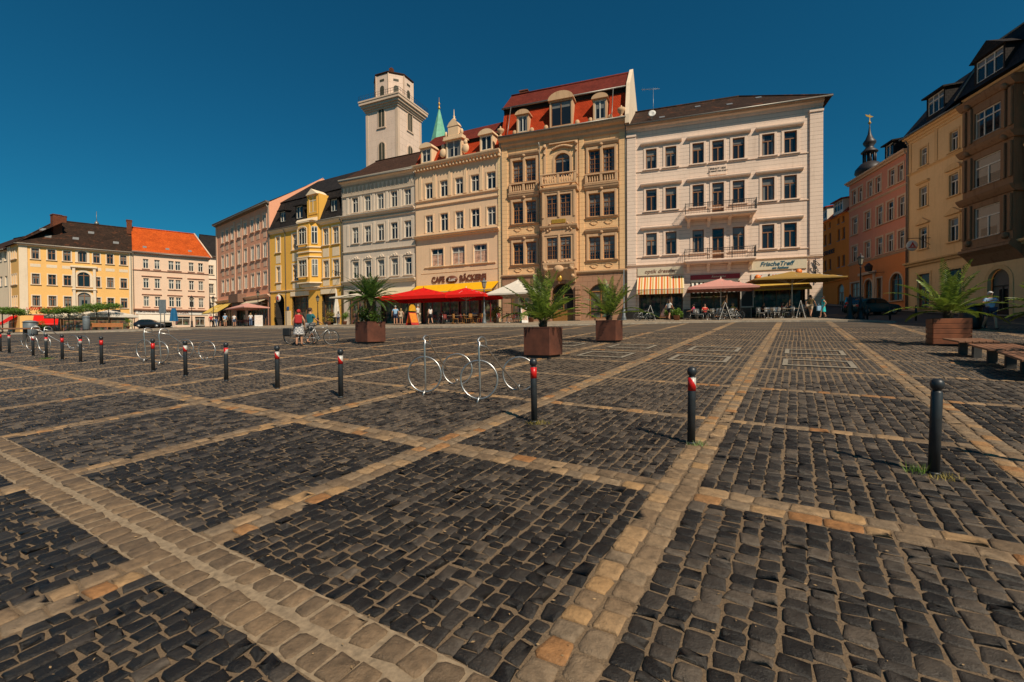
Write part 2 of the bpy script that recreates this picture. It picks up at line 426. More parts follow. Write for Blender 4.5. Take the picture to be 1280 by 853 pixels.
# lines of the light bands in grid coordinates
A0v = 1.92; PIT = 2.872
A_LINES = {k: 1.92-PIT*k for k in range(-14, 26)}
B_LINES = {k: 4.40+2.85*k for k in range(-4, 22)}
WIDE_A = {0, 1, 2, -2, -4}           # double rows
def a_half(k): return .175 if k in WIDE_A else .16
def b_half(k): return .175 if k == 0 else (.215 if k == -1 else .1)
def build_paving():
    rng = random.Random(11)
    mb = MB(); V = mb.v; T = mb.t; F = mb.f; M = mb.m; S = mb.sm
    def inside(X, Y):
        return 1.0 < Y < YF+.3 and abs(X) < 1.2*Y+1.2
    def stone(a0, a1, b0, b1, mat, tone, hi, rnd=1.0, lift=0):
        ca, cb = (a0+a1)/2, (b0+b1)/2
        X, Y = g2w(ca, cb)
        if not inside(X, Y): return
        if Y < 9.5:
            ha, hb = (a1-a0)/2, (b1-b0)/2
            c = rng.uniform(.1, .3)*min(ha, hb)*rnd
            pts = [(-ha+c, -hb), (ha-c, -hb), (ha, -hb+c), (ha, hb-c), (ha-c, hb), (-ha+c, hb), (-ha, hb-c), (-ha, -hb+c)]
            j = .012; ro = rng.uniform(-.05, .05)
            pts = [(p[0]-p[1]*ro+rng.uniform(-j, j), p[1]+p[0]*ro+rng.uniform(-j, j)) for p in pts]
            tx, ty = rng.uniform(-.028, .028), rng.uniform(-.028, .028)
            dz = rng.uniform(-.005, .004)+lift
            o = len(V)
            for sc_, zz in ((1.0, -.035), (.985, -.011), (.91, -.0025), (.62, .0)):
                for q in pts:
                    a, b = q[0]*sc_, q[1]*sc_
                    x, y = g2w(ca+a, cb+b)
                    V.append((x, y, G(x, y)+zz+dz+a*tx+b*ty+(rng.uniform(-.0025, .0025) if sc_ < .9 else 0)))
            x, y = g2w(ca, cb); V.append((x, y, G(x, y)+dz+rng.uniform(-.002, .004)))
            T.extend([tone]*33)
            for r_ in range(3):
                for i in range(8): F.append((o+r_*8+i, o+r_*8+(i+1) % 8, o+r_*8+8+(i+1) % 8, o+r_*8+8+i))
            for i in range(8): F.append((o+24+i, o+24+(i+1) % 8, o+32))
            M.extend([mat]*32); S.extend([True]*32)
        else:
            o = len(V); dz = rng.uniform(-.006, .004)+lift; c = .022
            for ia, za in ((0, -.03), (c, 0)):
                for q in ((a0+ia, b0+ia), (a1-ia, b0+ia), (a1-ia, b1-ia), (a0+ia, b1-ia)):
                    x, y = g2w(*q); V.append((x, y, G(x, y)+za+dz+rng.uniform(-.002, .002)))
            T.extend([tone]*8)
            F.extend([(o+4, o+5, o+6, o+7)]+[(o+i, o+(i+1) % 4, o+4+(i+1) % 4, o+4+i) for i in range(4)])
            M.extend([mat]*5); S.extend([False]*5)
    def ltone(): 
        t = rng.betavariate(2.2, 2)*.9; return t if rng.random() < .93 else rng.uniform(.88, .97)
    akeys = sorted(A_LINES, key=lambda k: A_LINES[k]); bkeys = sorted(B_LINES, key=lambda k: B_LINES[k])
    # a bands
    for k in akeys:
        a = A_LINES[k]; h = a_half(k); b = -6.
        for row in range(2):
            b = -6.+rng.uniform(0, .1)
            while b < 42:
                l = rng.uniform(.13, .21); g = rng.uniform(.003, .007)
                w0, w1 = (a-h+g, a-.004) if row == 0 else (a+.004, a+h-g)
                # skip where a wide b band passes
                if any(abs(b+l/2-B_LINES[q]) < b_half(q) for q in (-1,)): b += l; continue
                stone(w0+rng.uniform(0, .01), w1-rng.uniform(0, .01), b+g, b+l-g, 1, ltone(), 1)
                b += l
    # b bands
    for k in bkeys:
        b0 = B_LINES[k]; h = b_half(k); rows = 2 if h > .15 else 1
        for i, ka in enumerate(akeys[:-1]):
            lo = A_LINES[ka]+a_half(ka); hi_ = A_LINES[akeys[i+1]]-a_half(akeys[i+1])
            if k == -1: lo, hi_ = A_LINES[ka], A_LINES[akeys[i+1]]
            X, Y = g2w((lo+hi_)/2, b0)
            if not (-3 < Y < YF+3 and abs(X) < 1.2*Y+5): continue
            for row in range(rows):
                a = lo+.004
                while a < hi_-.05:
                    l = min(rng.uniform(.17, .28) if k != -1 else rng.uniform(.14, .19), hi_-a)
                    if hi_-a-l < .08: l = hi_-a
                    g = rng.uniform(.003, .008) if k != -1 else .009
                    if rows == 1: q0, q1 = b0-h+g, b0+h-g
                    elif k == -1: q0, q1 = (b0-h+g, b0-.022) if row == 0 else (b0+.022, b0+h-g)
                    else: q0, q1 = (b0-h+g, b0-.005) if row == 0 else (b0+.005, b0+h-g)
                    tn = ltone() if k != -1 else rng.uniform(.0, .3)
                    stone(a+g, a+l-g, q0+rng.uniform(0, .012), q1-rng.uniform(0, .012), 1, tn, 1, 1.25 if k == -1 else 1.0)
                    a += l
    # dark cells : courses run along the a lines
    for i in range(len(akeys)-1):
        lo = A_LINES[akeys[i]]+a_half(akeys[i]); hi_ = A_LINES[akeys[i+1]]-a_half(akeys[i+1])
        for j in range(len(bkeys)-1):
            b0 = B_LINES[bkeys[j]]+b_half(bkeys[j]); b1 = B_LINES[bkeys[j+1]]-b_half(bkeys[j+1])
            X, Y = g2w((lo+hi_)/2, (b0+b1)/2)
            if not (-2 < Y < YF+2.5 and abs(X) < 1.2*Y+4): continue
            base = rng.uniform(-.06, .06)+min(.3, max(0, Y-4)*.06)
            n = rng.choice((22, 23, 23)) if hi_ < 1 and Y < 9 else rng.choice((18, 19)); w = (hi_-lo)/n
            mean = rng.uniform(.11, .14)
            near = Y < 6 and X < 1.5  # near left setts get a darker colour to imitate grazing light
            for c in range(n):
                a = lo+c*w; b = b0
                wob = rng.uniform(-.008, .008)
                while b < b1-.02:
                    l = min(max(.085, rng.gauss(mean, .032)), b1-b)
                    if b1-b-l < .07: l = b1-b
                    g = rng.uniform(.003, .0095)
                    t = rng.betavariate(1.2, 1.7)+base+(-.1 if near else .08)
                    if rng.random() < .05: t = rng.uniform(.75, 1)
                    v1, v2 = rng.uniform(-.006, .006), rng.uniform(-.006, .006)
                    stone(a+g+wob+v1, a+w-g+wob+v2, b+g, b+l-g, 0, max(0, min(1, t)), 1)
                    b += l
    return mb
pv = build_paving()
mbm = MB()
for i in range(60):
    a0, a1 = -26+i*.6, -26+(i+1)*.6; b_ = B_LINES[-1]; P = [g2w(a0, b_-.215), g2w(a1, b_-.215), g2w(a1, b_+.215), g2w(a0, b_+.215)]
    mbm.quad(*[(x, y, G(x, y)-.0108) for x, y in P])
tag(mbm.build('mortar_bed', plain('pale_mortar', (.27, .195, .12), .95, var=.35, nscale=22, bumpy=.4)), kind='structure')
tag(pv.build('cobbled_square', [M_DARK, M_LIGHT]), kind='structure')
# bands where the stones are no longer laid one by one
mb = MB(); rng = random.Random(3)
def strip(mb, a0, a1, b0, b1, step=1.5, ymin=YF, dz=0, ymax=200):
    along_b = (b1-b0) > (a1-a0)
    n = max(1, int(max(a1-a0, b1-b0)/step))
    for i in range(n):
        if along_b: q = (a0, a1, b0+(b1-b0)*i/n, b0+(b1-b0)*(i+1)/n)
        else: q = (a0+(a1-a0)*i/n, a0+(a1-a0)*(i+1)/n, b0, b1)
        P = [g2w(q[0], q[2]), g2w(q[1], q[2]), g2w(q[1], q[3]), g2w(q[0], q[3])]
        if min(p[1] for p in P) < ymin or max(p[1] for p in P) > ymax: continue
        if not on_square((P[0][0]+P[2][0])/2, (P[0][1]+P[2][1])/2): continue
        mb.tone = rng.uniform(.25, .7)
        mb.quad(*[(x, y, G(x, y)+dz) for x, y in P])
# kerb line of the northern pavement, left to right
KERB = [gp(-60, 420.5), gp(30, 418.0), gp(170, 414.5), gp(240, 412.2), gp(340, 411.4), gp(450, 410.6), gp(560, 409.6), gp(640, 408.8), gp(700, 407.4), gp(780, 405.6), gp(860, 403.8), gp(930, 402.8), gp(1000, 402.2), gp(1060, 402.2), gp(1120, 403.6)]
def kerb_y(X):
    for p, q in zip(KERB, KERB[1:]):
        if p[0] <= X <= q[0]:
            t = (X-p[0])/(q[0]-p[0]); return p[1]+(q[1]-p[1])*t
    return KERB[0][1] if X < KERB[0][0] else KERB[-1][1]
def on_square(X, Y): return Y < kerb_y(X)-.1
for k, a in A_LINES.items(): strip(mb, a-a_half(k), a+a_half(k), -5, 110, 1.2)
for k in range(4, 40):
    b0 = 4.40+2.85*k; strip(mb, -110, 45, b0-.105, b0+.105, 1.2, dz=.002)
tag(mb.build('paving_bands', M_LIGHT), kind='structure')
# pale outlines of the market pitches set into the paving
mb = MB(); mb.tone = .12
M_INLAY = plain('pale_granite', (.26, .22, .165), .7, var=.25, nscale=9)
def rect_inlay(px0, px1, py0, py1, open_=False):
    c = gp((px0+px1)/2, (py0+py1)/2); a, b = w2g(c[0], c[1])
    a, b = round((a-A0v)/PIT-.5)*PIT+PIT*.5+A0v, round((b-4.40)/2.85-.5)*2.85+2.85*.5+4.40
    ha, hb, t = .78, .62, .085
    for q in ((a-ha, a+ha, b-hb-t, b-hb+t), (a-ha, a+ha, b+hb-t, b+hb+t), (a-ha, a-ha+t*1.4, b-hb+t, b+hb-t), (a+ha-t*1.4, a+ha, b-hb+t, b+hb-t)):
        P = [g2w(q[0], q[2]), g2w(q[1], q[2]), g2w(q[1], q[3]), g2w(q[0], q[3])]
        mb.quad(*[(x, y, G(x, y)+.015) for x, y in P])
for q in ((995, 1035, 440.7, 444.8), (997, 1045, 453, 460), (873, 909, 434.6, 439), (856, 893.5, 447.5, 453), (774, 806, 432, 436.6), (737, 776, 442, 448), (690, 716, 428, 431)): rect_inlay(*q)
tag(mb.build('pitch_outlines', M_INLAY), kind='structure')
# pavement in front of the houses
def slab_mat(name, a, b, w=.5, h=.5):
    m, nt, p = newmat(name)
    geo = nn(nt, 'ShaderNodeNewGeometry').outputs['Position']
    mp = nn(nt, 'ShaderNodeMapping'); mp.inputs['Rotation'].default_value = (0, 0, .35); nt.links.new(geo, mp.inputs[0])
    br = nn(nt, 'ShaderNodeTexBrick', offset=.5); br.inputs['Scale'].default_value = 1
    br.inputs['Brick Width'].default_value = w; br.inputs['Row Height'].default_value = h; br.inputs['Mortar Size'].default_value = .01
    br.inputs['Color1'].default_value = rgba(a); br.inputs['Color2'].default_value = rgba(b); br.inputs['Mortar'].default_value = rgba(tuple(x*.4 for x in a))
    nt.links.new(mp.outputs[0], br.inputs[0])
    col = mixc(nt, .6, br.outputs['Color'], ramp(nt, noise(nt, geo, .8, 6, .7), .3, .7, (.65, .63, .6), (1.2, 1.18, 1.15)), 'MULTIPLY')
    nt.links.new(col, p.inputs['Base Color']); p.inputs['Roughness'].default_value = .85
    return m
M_SLAB = slab_mat('pavement_slabs', (.27, .215, .15), (.33, .26, .18))
M_KERB = plain('granite_kerb', (.3, .25, .19), .8, var=.3, nscale=4)
KH = .09
mb = MB(); mk = MB()
pts = []
for p, q in zip(KERB, KERB[1:]):
    n = max(1, int(math.dist(p, q)/3))
    for i in range(n): t = i/n; pts.append((p[0]+(q[0]-p[0])*t, p[1]+(q[1]-p[1])*t))
pts.append(KERB[-1][:2])
for (x0, y0), (x1, y1) in zip(pts, pts[1:]):
    for j in range(12):
        d0, d1 = .25+j*2.5, .25+(j+1)*2.5
        mb.quad((x0, y0+d0, G(x0, y0+d0)+KH), (x1, y1+d0, G(x1, y1+d0)+KH), (x1, y1+d1, G(x1, y1+d1)+KH), (x0, y0+d1, G(x0, y0+d1)+KH))
    z0, z1 = G(x0, y0), G(x1, y1)
    mk.quad((x0, y0, z0-.05), (x1, y1, z1-.05), (x1, y1, z1+KH+.004), (x0, y0, z0+KH+.004))
    mk.quad((x0, y0, z0+KH+.004), (x1, y1, z1+KH+.004), (x1, y1+.26, z1+KH+.004), (x0, y0+.26, z0+KH+.004))
tag(mb.build('pavement', M_SLAB), kind='structure')
tag(mk.build('kerb', M_KERB), kind='structure')
def gq(X, Y): return G(X, Y)+(KH if Y > kerb_y(X)+.2 and X < KERB[-1][0] else 0)
# tarmac of the side street behind the black posts
M_TAR = plain('street_asphalt', (.05, .046, .042), .85, var=.25, nscale=1.5, bumpy=.3)
mb = MB()
def patch(mb, P, n=12, dz=.005):
    (a, b, c, d) = P
    for j in range(n):
        for i in range(n):
            q = []
            for (u, v) in ((i, j), (i+1, j), (i+1, j+1), (i, j+1)):
                u /= n; v /= n
                x = (a[0]*(1-u)+b[0]*u)*(1-v)+(d[0]*(1-u)+c[0]*u)*v; y = (a[1]*(1-u)+b[1]*u)*(1-v)+(d[1]*(1-u)+c[1]*u)*v
                q.append((x, y, G(x, y)+dz))
            mb.quad(*q)
k_ = KERB[-1]
patch(mb, [(k_[0]+.3, k_[1]-.4), (38, 26), (44, 60), (30.5, 62)])
tag(mb.build('side_street', M_TAR), kind='structure')
mb = MB(); patch(mb, [(32.3, 16), (34.2, 16), (41, 62), (38.6, 62)], 14, .09)
tag(mb.build('side_pavement', M_SLAB), kind='structure')
# ------------------------------------------------------------------ buildings
M_GLASS = glassmat('window_glass')
M_GLASSB = glassmat('shop_glass', (.018, .015, .013), (.2, .15, .1), .5, .12)
M_GLASSL = glassmat('lit_look_glass', (.05, .045, .04), (.42, .4, .33), .9)  # lit shop look put into a paler pane colour, nothing glows
def goods(mat):
    '''wares, lamps and shelves dimly seen behind shop glass'''
    nt = mat.node_tree; p = [n for n in nt.nodes if n.type == 'BSDF_PRINCIPLED'][0]; src = p.inputs['Base Color'].links[0].from_socket
    v = nn(nt, 'ShaderNodeTexVoronoi', distance='CHEBYCHEV'); v.inputs['Scale'].default_value = 2.6; nt.links.new(coords(nt, 'Object', (1, 1, .7)), v.inputs['Vector'])
    hs = nn(nt, 'ShaderNodeHueSaturation'); hs.inputs['Saturation'].default_value = .55; hs.inputs['Value'].default_value = .22; nt.links.new(v.outputs['Color'], hs.inputs['Color'])
    warm = mixc(nt, 1.0, hs.outputs[0], (1.2, .8, .5), 'MULTIPLY'); f = ramp(nt, noise(nt, coords(nt), 1.6, 3), .42, .6)
    nt.links.new(mixc(nt, f, src, warm), p.inputs['Base Color'])
goods(M_GLASSB)
for n_ in list(M_GLASSB.node_tree.nodes)+list(M_GLASSL.node_tree.nodes):
    if n_.type == 'BSDF_PRINCIPLED': n_.inputs['Specular IOR Level'].default_value = .2
M_WHITEFR = plain('white_window_paint', (.62, .57, .48), .5, var=.08)
M_BROWNFR = plain('brown_window_wood', (.22, .095, .035), .5, var=.2)
M_GREYFR = plain('grey_window_wood', (.2, .17, .14), .5, var=.2)
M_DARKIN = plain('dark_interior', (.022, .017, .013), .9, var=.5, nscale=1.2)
M_IRON = plain('black_iron', (.012, .012, .013), .5, var=.2)
M_ZINC = plain('zinc_gutter', (.22, .2, .17), .45, metal=.5, var=.2)
M_PLINTH = plain('plinth_stone', (.13, .1, .075), .85, var=.3, nscale=3, bumpy=.3)
M_BRICK = tiles('chimney_brick', (.26, .09, .045), (.2, .07, .04), .24, .075)

KL = 1.33
def far(A): return (A[0]*KL, A[1]*KL)
def resize(b):
    '''the houses of the west side are a third larger than first surveyed'''
    b.root.scale = (KL, KL, KL); b.root.location = (b.A[0]*KL, b.A[1]*KL, CAM_H+(b.z0-CAM_H)*KL)
class Bld:
    """one house: local x runs along its front, y goes into the house, z up; front plane at y = 0"""
    def __init__(s, name, A, B, label, cat='building', group=None, z0=None, name_cat=None):
        s.A, s.B = A, B; s.L = math.dist(A, B)
        s.rz = math.atan2(B[1]-A[1], B[0]-A[0])
        s.z0 = z0 if z0 is not None else min(G(*A), G(*B))
        s.root = empty(name, (A[0], A[1], s.z0), s.rz, label, cat, group)
        s.cache = {}; s.k = 1
    def P(s, x, y):
        c, n = math.cos(s.rz), math.sin(s.rz); return (s.A[0]+x*c-y*n, s.A[1]+x*n+y*c)
    def part(s, name, mb, mats, parent=None, label=None):
        if parent is None:
            o = mb.build(name, mats, s.root, (0, 0, -s.z0))
        else: o = mb.build(name, mats, parent)
        if label: o['label'] = label
        return o
    def wall(s, mats, holes, zt, zlo=None, x0=0, x1=None, rev=.2, D=12, zc=None, name='wall', yf=0, sides=True):
        """front with real openings (x0,x1,z0,z1[,arch rise]); material 1 above / material 0 below zc"""
        x1 = s.L if x1 is None else x1; zlo = s.z0-.6 if zlo is None else zlo
        xs = sorted(set([x0, x1]+[h[0] for h in holes]+[h[1] for h in holes])); zs = sorted(set([zlo, zt]+([zc] if zc else [])+[h[2] for h in holes]+[h[3] for h in holes]))
        mb = MB()
        for i in range(len(xs)-1):
            for j in range(len(zs)-1):
                cx, cz = (xs[i]+xs[i+1])/2, (zs[j]+zs[j+1])/2
                if any(h[0] < cx < h[1] and h[2] < cz < h[3] for h in holes): continue
                mb.cur = 1 if (zc and cz > zc) else 0
                mb.quad((xs[i], yf, zs[j]), (xs[i+1], yf, zs[j]), (xs[i+1], yf, zs[j+1]), (xs[i], yf, zs[j+1]))
        for h in holes:
            a, b, c, d = h[:4]; r = h[4] if len(h) > 4 else 0
            mb.cur = 1 if (zc and c > zc) else 0
            mb.quad((a, yf, c), (a, yf+rev, c), (a, yf+rev, d-r), (a, yf, d-r)); mb.quad((b, yf+rev, c), (b, yf, c), (b, yf, d-r), (b, yf+rev, d-r))
            mb.quad((a, yf, c), (b, yf, c), (b, yf+rev, c), (a, yf+rev, c))
            if not r: mb.quad((a, yf, d), (a, yf+rev, d), (b, yf+rev, d), (b, yf, d))
            else:
                arc = arch_pts(a, b, d-r, r); n = len(arc)
                mid = n//2
                mb.poly([(p[0], yf, p[1]) for p in arc[:mid+1]]+[(a, yf, d)] if arc[mid][1] >= d-1e-6 else [(p[0], yf, p[1]) for p in arc[:mid+1]])
                mb.poly([(p[0], yf, p[1]) for p in arc[mid:]]+[(b, yf, d)])
                for p, q in zip(arc, arc[1:]): mb.quad((p[0], yf, p[1]), (p[0], yf+rev, p[1]), (q[0], yf+rev, q[1]), (q[0], yf, q[1]))
        if sides:
            mb.cur = 1 if zc else 0
            mb.quad((x0, D, zlo), (x0, yf, zlo), (x0, yf, zt), (x0, D, zt)); mb.quad((x1, yf, zlo), (x1, D, zlo), (x1, D, zt), (x1, yf, zt))
            mb.quad((x1, D, zlo), (x0, D, zlo), (x0, D, zt), (x1, D, zt))
        return s.part(name, mb, mats)
    def window(s, x0, x1, z0, z1, style='cross', fr=None, surround=None, hood=None, sill=True, yf=0, rev=.15, glass=None, rise=0, label=None, name='window', sm_=None, sw=.14):
        w, h = round(x1-x0, 2), round(z1-z0, 2)
        fr = fr or M_WHITEFR; glass = glass or M_GLASS
        key = (w, h, style, fr.name, surround.name if surround else '', hood, sill, round(rise, 2), glass.name, sw)
        if key not in s.cache: s.cache[key] = make_window(w, h, style, fr, surround, hood, sill, rise, glass, rev, sw)
        mf, mp, ms = s.cache[key]
        o = ob(name, mf, s.root, (x0, yf+rev, z0-s.z0))
        ob('pane', mp, o)
        if ms: ob('surround', ms, o)
        if label: o['label'] = label
        return o
    def box(s, name, mat, x0, x1, y0, y1, z0, z1, c=.02, label=None):
        mb = MB(); mb.bbox(x0, x1, y0, y1, z0, z1, c); return s.part(name, mb, mat, label=label)
    def moulding(s, name, mat, x0, x1, z, prof, ends=True, yf=0):
        """profile [(out, dz)] swept along the front"""
        mb = MB(); pts = [(yf+.0, z+prof[0][1])]+[(yf-o, z+d) for o, d in prof]+[(yf, z+prof[-1][1])]
        mb.prism(pts, 'x', x0, x1); return s.part(name, mb, mat)
CORN = [(.08, -.55), (.1, -.35), (.22, -.3), (.25, -.15), (.45, -.1), (.5, 0), (.5, .06)]
BAND = [(.05, -.12), (.08, -.05), (.16, 0), (.16, .06)]
def arch_pts(a, b, zs, r, n=10):
    """segmental or round arch from a to b springing at zs with rise r"""
    w = (b-a)/2; R_ = (w*w+r*r)/(2*r); cx = (a+b)/2; cz = zs+r-R_
    t = math.asin(min(1, w/R_)); 
    return [(cx+R_*math.sin(-t+2*t*i/n), cz+R_*math.cos(-t+2*t*i/n)) for i in range(n+1)]
def make_window(w, h, style, fr, surround, hood, sill, rise, glass, rev, sw=.14):
    f = .07
    mb = MB()
    if rise:
        pts = [(0, 0)]+arch_pts(0, w, h-rise, rise)+[(w, 0)]
        inn = [(f, f)]+arch_pts(f, w-f, h-rise, max(.03, rise-f*.6))+[(w-f, f)]
        n = len(pts)
        for y in (-.02,):
            mb.add([(p[0], y, p[1]) for p in pts]+[(p[0], y, p[1]) for p in inn], [(i, (i+1) % n, n+(i+1) % n, n+i) for i in range(n)])
        mb.add([(p[0], -.02, p[1]) for p in inn]+[(p[0], .05, p[1]) for p in inn], [(i, n+i, n+(i+1) % n, (i+1) % n) for i in range(n)])
    else:
        mb.box(0, f, -.03, .05, 0, h); mb.box(w-f, w, -.03, .05, 0, h); mb.box(f, w-f, -.03, .05, h-f, h); mb.box(f, w-f, -.03, .05, 0, f)
    def vb(x, z0, z1, t=.055): mb.box(x-t/2, x+t/2, -.035, .05, z0, z1)
    def hb(z, x0, x1, t=.05): mb.box(x0, x1, -.034, .05, z-t/2, z+t/2)
    th = h-rise if rise else h*.68
    if style in ('cross', 'tee', 'crossr'):
        vb(w/2, f, th-.04 if style == 'tee' else h-f-rise*.1, .1); hb(th, f, w-f, .09)
        if style == 'crossr':
            hb(th*.5, f, w/2-.05); hb(th*.5, w/2+.05, w-f)
    elif style == 'grid': # paired casements with small panes
        vb(w/2, f, h-f-rise*.1, .09); hb(h*.62, f, w-f, .07)
        for z in (h*.2, h*.41, h*.81): hb(z, f, w-f, .03)
        vb(w*.27, f, h*.6, .025); vb(w*.73, f, h*.6, .025)
    elif style == 'three':
        vb(w/3, f, h-f, .09); vb(2*w/3, f, h-f, .09); hb(h*.7, f, w-f, .08)
    elif style == 'two': vb(w/2, f, h-f, .1)
    elif style == 'twot': vb(w/2, f, h*.66, .1); hb(h*.66, f, w-f, .09)
    elif style == 'door':
        vb(w/2, f, h*.72, .12); hb(h*.72, f, w-f, .1); mb.box(f, w-f, -.028, .05, f, h*.32)
    elif style == 'shop':
        n = max(2, round(w/1.1))
        for i in range(1, n): vb(w*i/n, f, h-f, .06)
        hb(h*.78, f, w-f, .07)
    me = mb.mesh('window', fr)
    mp = MB()
    if rise: mp.poly([(p[0], .02, p[1]) for p in [(f, f)]+arch_pts(f, w-f, h-rise, max(.03, rise-f*.6))+[(w-f, f)]][::-1])
    else: mp.add([(f, .02, f), (w-f, .02, f), (w-f, .02, h-f), (f, .02, h-f)], [(0, 1, 2, 3)])
    mpp = mp.mesh('pane', glass); ms = None
    if surround:
        m3 = MB(); y = -rev
        if rise:
            a1 = [(0, 0)]+arch_pts(0, w, h-rise, rise)+[(w, 0)]; a2 = [(-sw, 0)]+arch_pts(-sw, w+sw, h-rise, rise+sw)+[(w+sw, 0)]
            n = len(a1)
            m3.add([(p[0], y-.05, p[1]) for p in a1]+[(p[0], y-.05, p[1]) for p in a2]+[(p[0], y+.02, p[1]) for p in a2]+[(p[0], y+.02, p[1]) for p in a1],
                   [(i, n+i, n+i+1, i+1) for i in range(n-1)]+[(n+i, 2*n+i, 2*n+i+1, n+i+1) for i in range(n-1)]+[(3*n+i, i, i+1, 3*n+i+1) for i in range(n-1)])
        else:
            m3.box(-sw, -.002, y-.05, y+.03, 0, h); m3.box(w+.002, w+sw, y-.05, y+.03, 0, h); m3.box(-sw, w+sw, y-.052, y+.03, h+.002, h+sw)
        if sill: m3.box(-sw-.06, w+sw+.06, y-.16, y+.03, -.1, -.004)
        if hood == 'ledge':
            m3.prism([(y, h+sw+.12), (y-.06, h+sw+.12), (y-.2, h+sw+.24), (y-.24, h+sw+.33), (y, h+sw+.38)], 'x', -sw-.12, w+sw+.12)
        if hood in ('tri', 'seg'):
            z = h+sw+.16; W = w/2+sw+.16; cx = w/2
            m3.box(cx-W, cx+W, y-.2, y+.02, z, z+.1)
            top = [(cx-W, z+.1), (cx+W, z+.1), (cx, z+.58)] if hood == 'tri' else [(cx-W, z+.1)]+[(cx-W*math.cos(PI*i/10), z+.1+.42*math.sin(PI*i/10)) for i in range(1, 10)][::-1][::-1]+[(cx+W, z+.1)]
            if hood == 'seg': top = [(cx+W*math.cos(PI*i/10), z+.1+.42*math.sin(PI*i/10)) for i in range(11)]
            m3.prism(top, 'y', y-.18, y+.02)
        if hood == 'shell':
            z = h+sw+.1; cx = w/2
            m3.box(-sw, w+sw, y-.14, y+.02, z, z+.08)
            m3.prism([(cx+.42*math.cos(PI*i/8), z+.08+.36*math.sin(PI*i/8)) for i in range(9)], 'y', y-.12, y+.02)
            m3.ball((cx, y-.14, z+.2), .1, 8, 6); m3.ball((cx-.36, y-.1, z+.14), .08, 8, 6); m3.ball((cx+.36, y-.1, z+.14), .08, 8, 6)
        ms = m3.mesh('surround', surround)
    elif sill:
        m3 = MB(); m3.box(-.05, w+.05, -rev-.07, -rev+.05, -.07, -.004); ms = m3.mesh('sill', M_ZINC)
    return me, mpp, ms
def roof_pitched(b, mat, ze, zr, sb, D=12, x0=0, x1=None, hipL=0, hipR=0, over=.45, name='roof', gable=None):
    x1 = b.L if x1 is None else x1; mb = MB(); o = over; sl = (zr-ze)/sb
    zo = ze-o*sl*.5
    A, B_ = (x0-(o if hipL else 0), -o, zo), (x1+(o if hipR else 0), -o, zo)
    Rl, Rr = (x0+hipL, sb, zr), (x1-hipR, sb, zr)
    C, Dd = (x1+(o if hipR else 0), 2*sb+o, zo), (x0-(o if hipL else 0), 2*sb+o, zo)
    mb.quad(A, B_, Rr, Rl); mb.quad(C, Dd, Rl, Rr)
    mb.poly([B_, C, Rr]); mb.poly([Dd, A, Rl]); mb.quad(A, Dd, C, B_)
    r = b.part(name, mb, mat)
    m2 = MB(); m2.tube([(A[0], -o-.05, zo-.02), (B_[0], -o-.05, zo-.02)], .085, 8); m2.xf(Matrix.Identity(4)); b.part('gutter', m2, M_ZINC)
    m3 = MB(); m3.tube([(Rl[0], sb, zr+.03), (Rr[0], sb, zr+.03)], .11, 8)
    if hipR: m3.tube([(Rr[0], sb, zr+.03), (B_[0], B_[1], B_[2]+.03)], .09, 6)
    if hipL: m3.tube([(Rl[0], sb, zr+.03), (A[0], A[1], A[2]+.03)], .09, 6)
    m3.build('ridge_tiles', mat, r); return r
def skylight(b, roof, x, t, ze, zr, sb, w=.7, h=.9):
    """roof light lying in the front slope at fraction t"""
    y = sb*t; z = ze+(zr-ze)*t; a = math.atan2(zr-ze, sb)
    mb = MB(); mb.box(-w/2, w/2, -h/2, h/2, .03, .12); mb.xf(Matrix.Translation((x, y, z)) @ Matrix.Rotation(a, 4, 'X'))
    mb.build('skylight', plain('skylight_metal', (.3, .29, .27), .3, metal=.3), roof)
def chimney(b, roof, x, y, z0, z1, w=.9, d=.6):
    mb = MB(); mb.box(x-w/2, x+w/2, y-d/2, y+d/2, z0, z1); mb.box(x-w/2-.06, x+w/2+.06, y-d/2-.06, y+d/2+.06, z1, z1+.12)
    mb.build('chimney', M_BRICK, roof)
def dormer(b, parent, x0, x1, z0, z1, yf, depth, wallm, roofm, style='two', fr=None, kind='flat', surround=None, yo=.0):
    """dormer standing in the roof: cheeks, front with window, own little roof"""
    mb = MB(); e = .16
    mb.box(x0-e, x0, yf, yf+depth, z0-.3, z1+.1); mb.box(x1, x1+e, yf, yf+depth, z0-.3, z1+.1); mb.box(x0, x1, yf, yf+depth, z0-.3, z0); mb.box(x0, x1, yf, yf+depth, z1, z1+.1)
    mb.box(x0, x1, yf+.25, yf+.3, z0, z1)
    d = mb.build('dormer', wallm, parent)
    m2 = MB()
    if kind == 'flat': m2.prism([(yf-.3, z1+.02), (yf-.3, z1+.16), (yf+depth+.6, z1+.55), (yf+depth+.6, z1+.4)], 'x', x0-e-.2, x1+e+.2)
    elif kind == 'gable': 
        cx = (x0+x1)/2; W = (x1-x0)/2+e+.25; H = W*.62
        m2.prism([(cx-W, z1+.05), (cx+W, z1+.05), (cx, z1+.1+H)], 'y', yf-.22, yf+depth+.8)
    elif kind == 'arch':
        cx = (x0+x1)/2; W = (x1-x0)/2+e+.15
        m2.prism([(cx+W*math.cos(PI*i/12), z1+.12+W*.62*math.sin(PI*i/12)) for i in range(13)], 'y', yf-.2, yf+depth+.4)
    m2.build('dormer_roof', roofm, d)
    mf, mp, ms = make_window(round(x1-x0, 2), round(z1-z0, 2), style, fr or M_WHITEFR, None, None, False, 0, M_GLASS, .1)
    w = ob('window', mf, d, (x0, yf+.08, z0)); ob('pane', mp, w) if False else None
    pn = ob('pane', mp, d, (x0, yf+.08, z0))
    return d
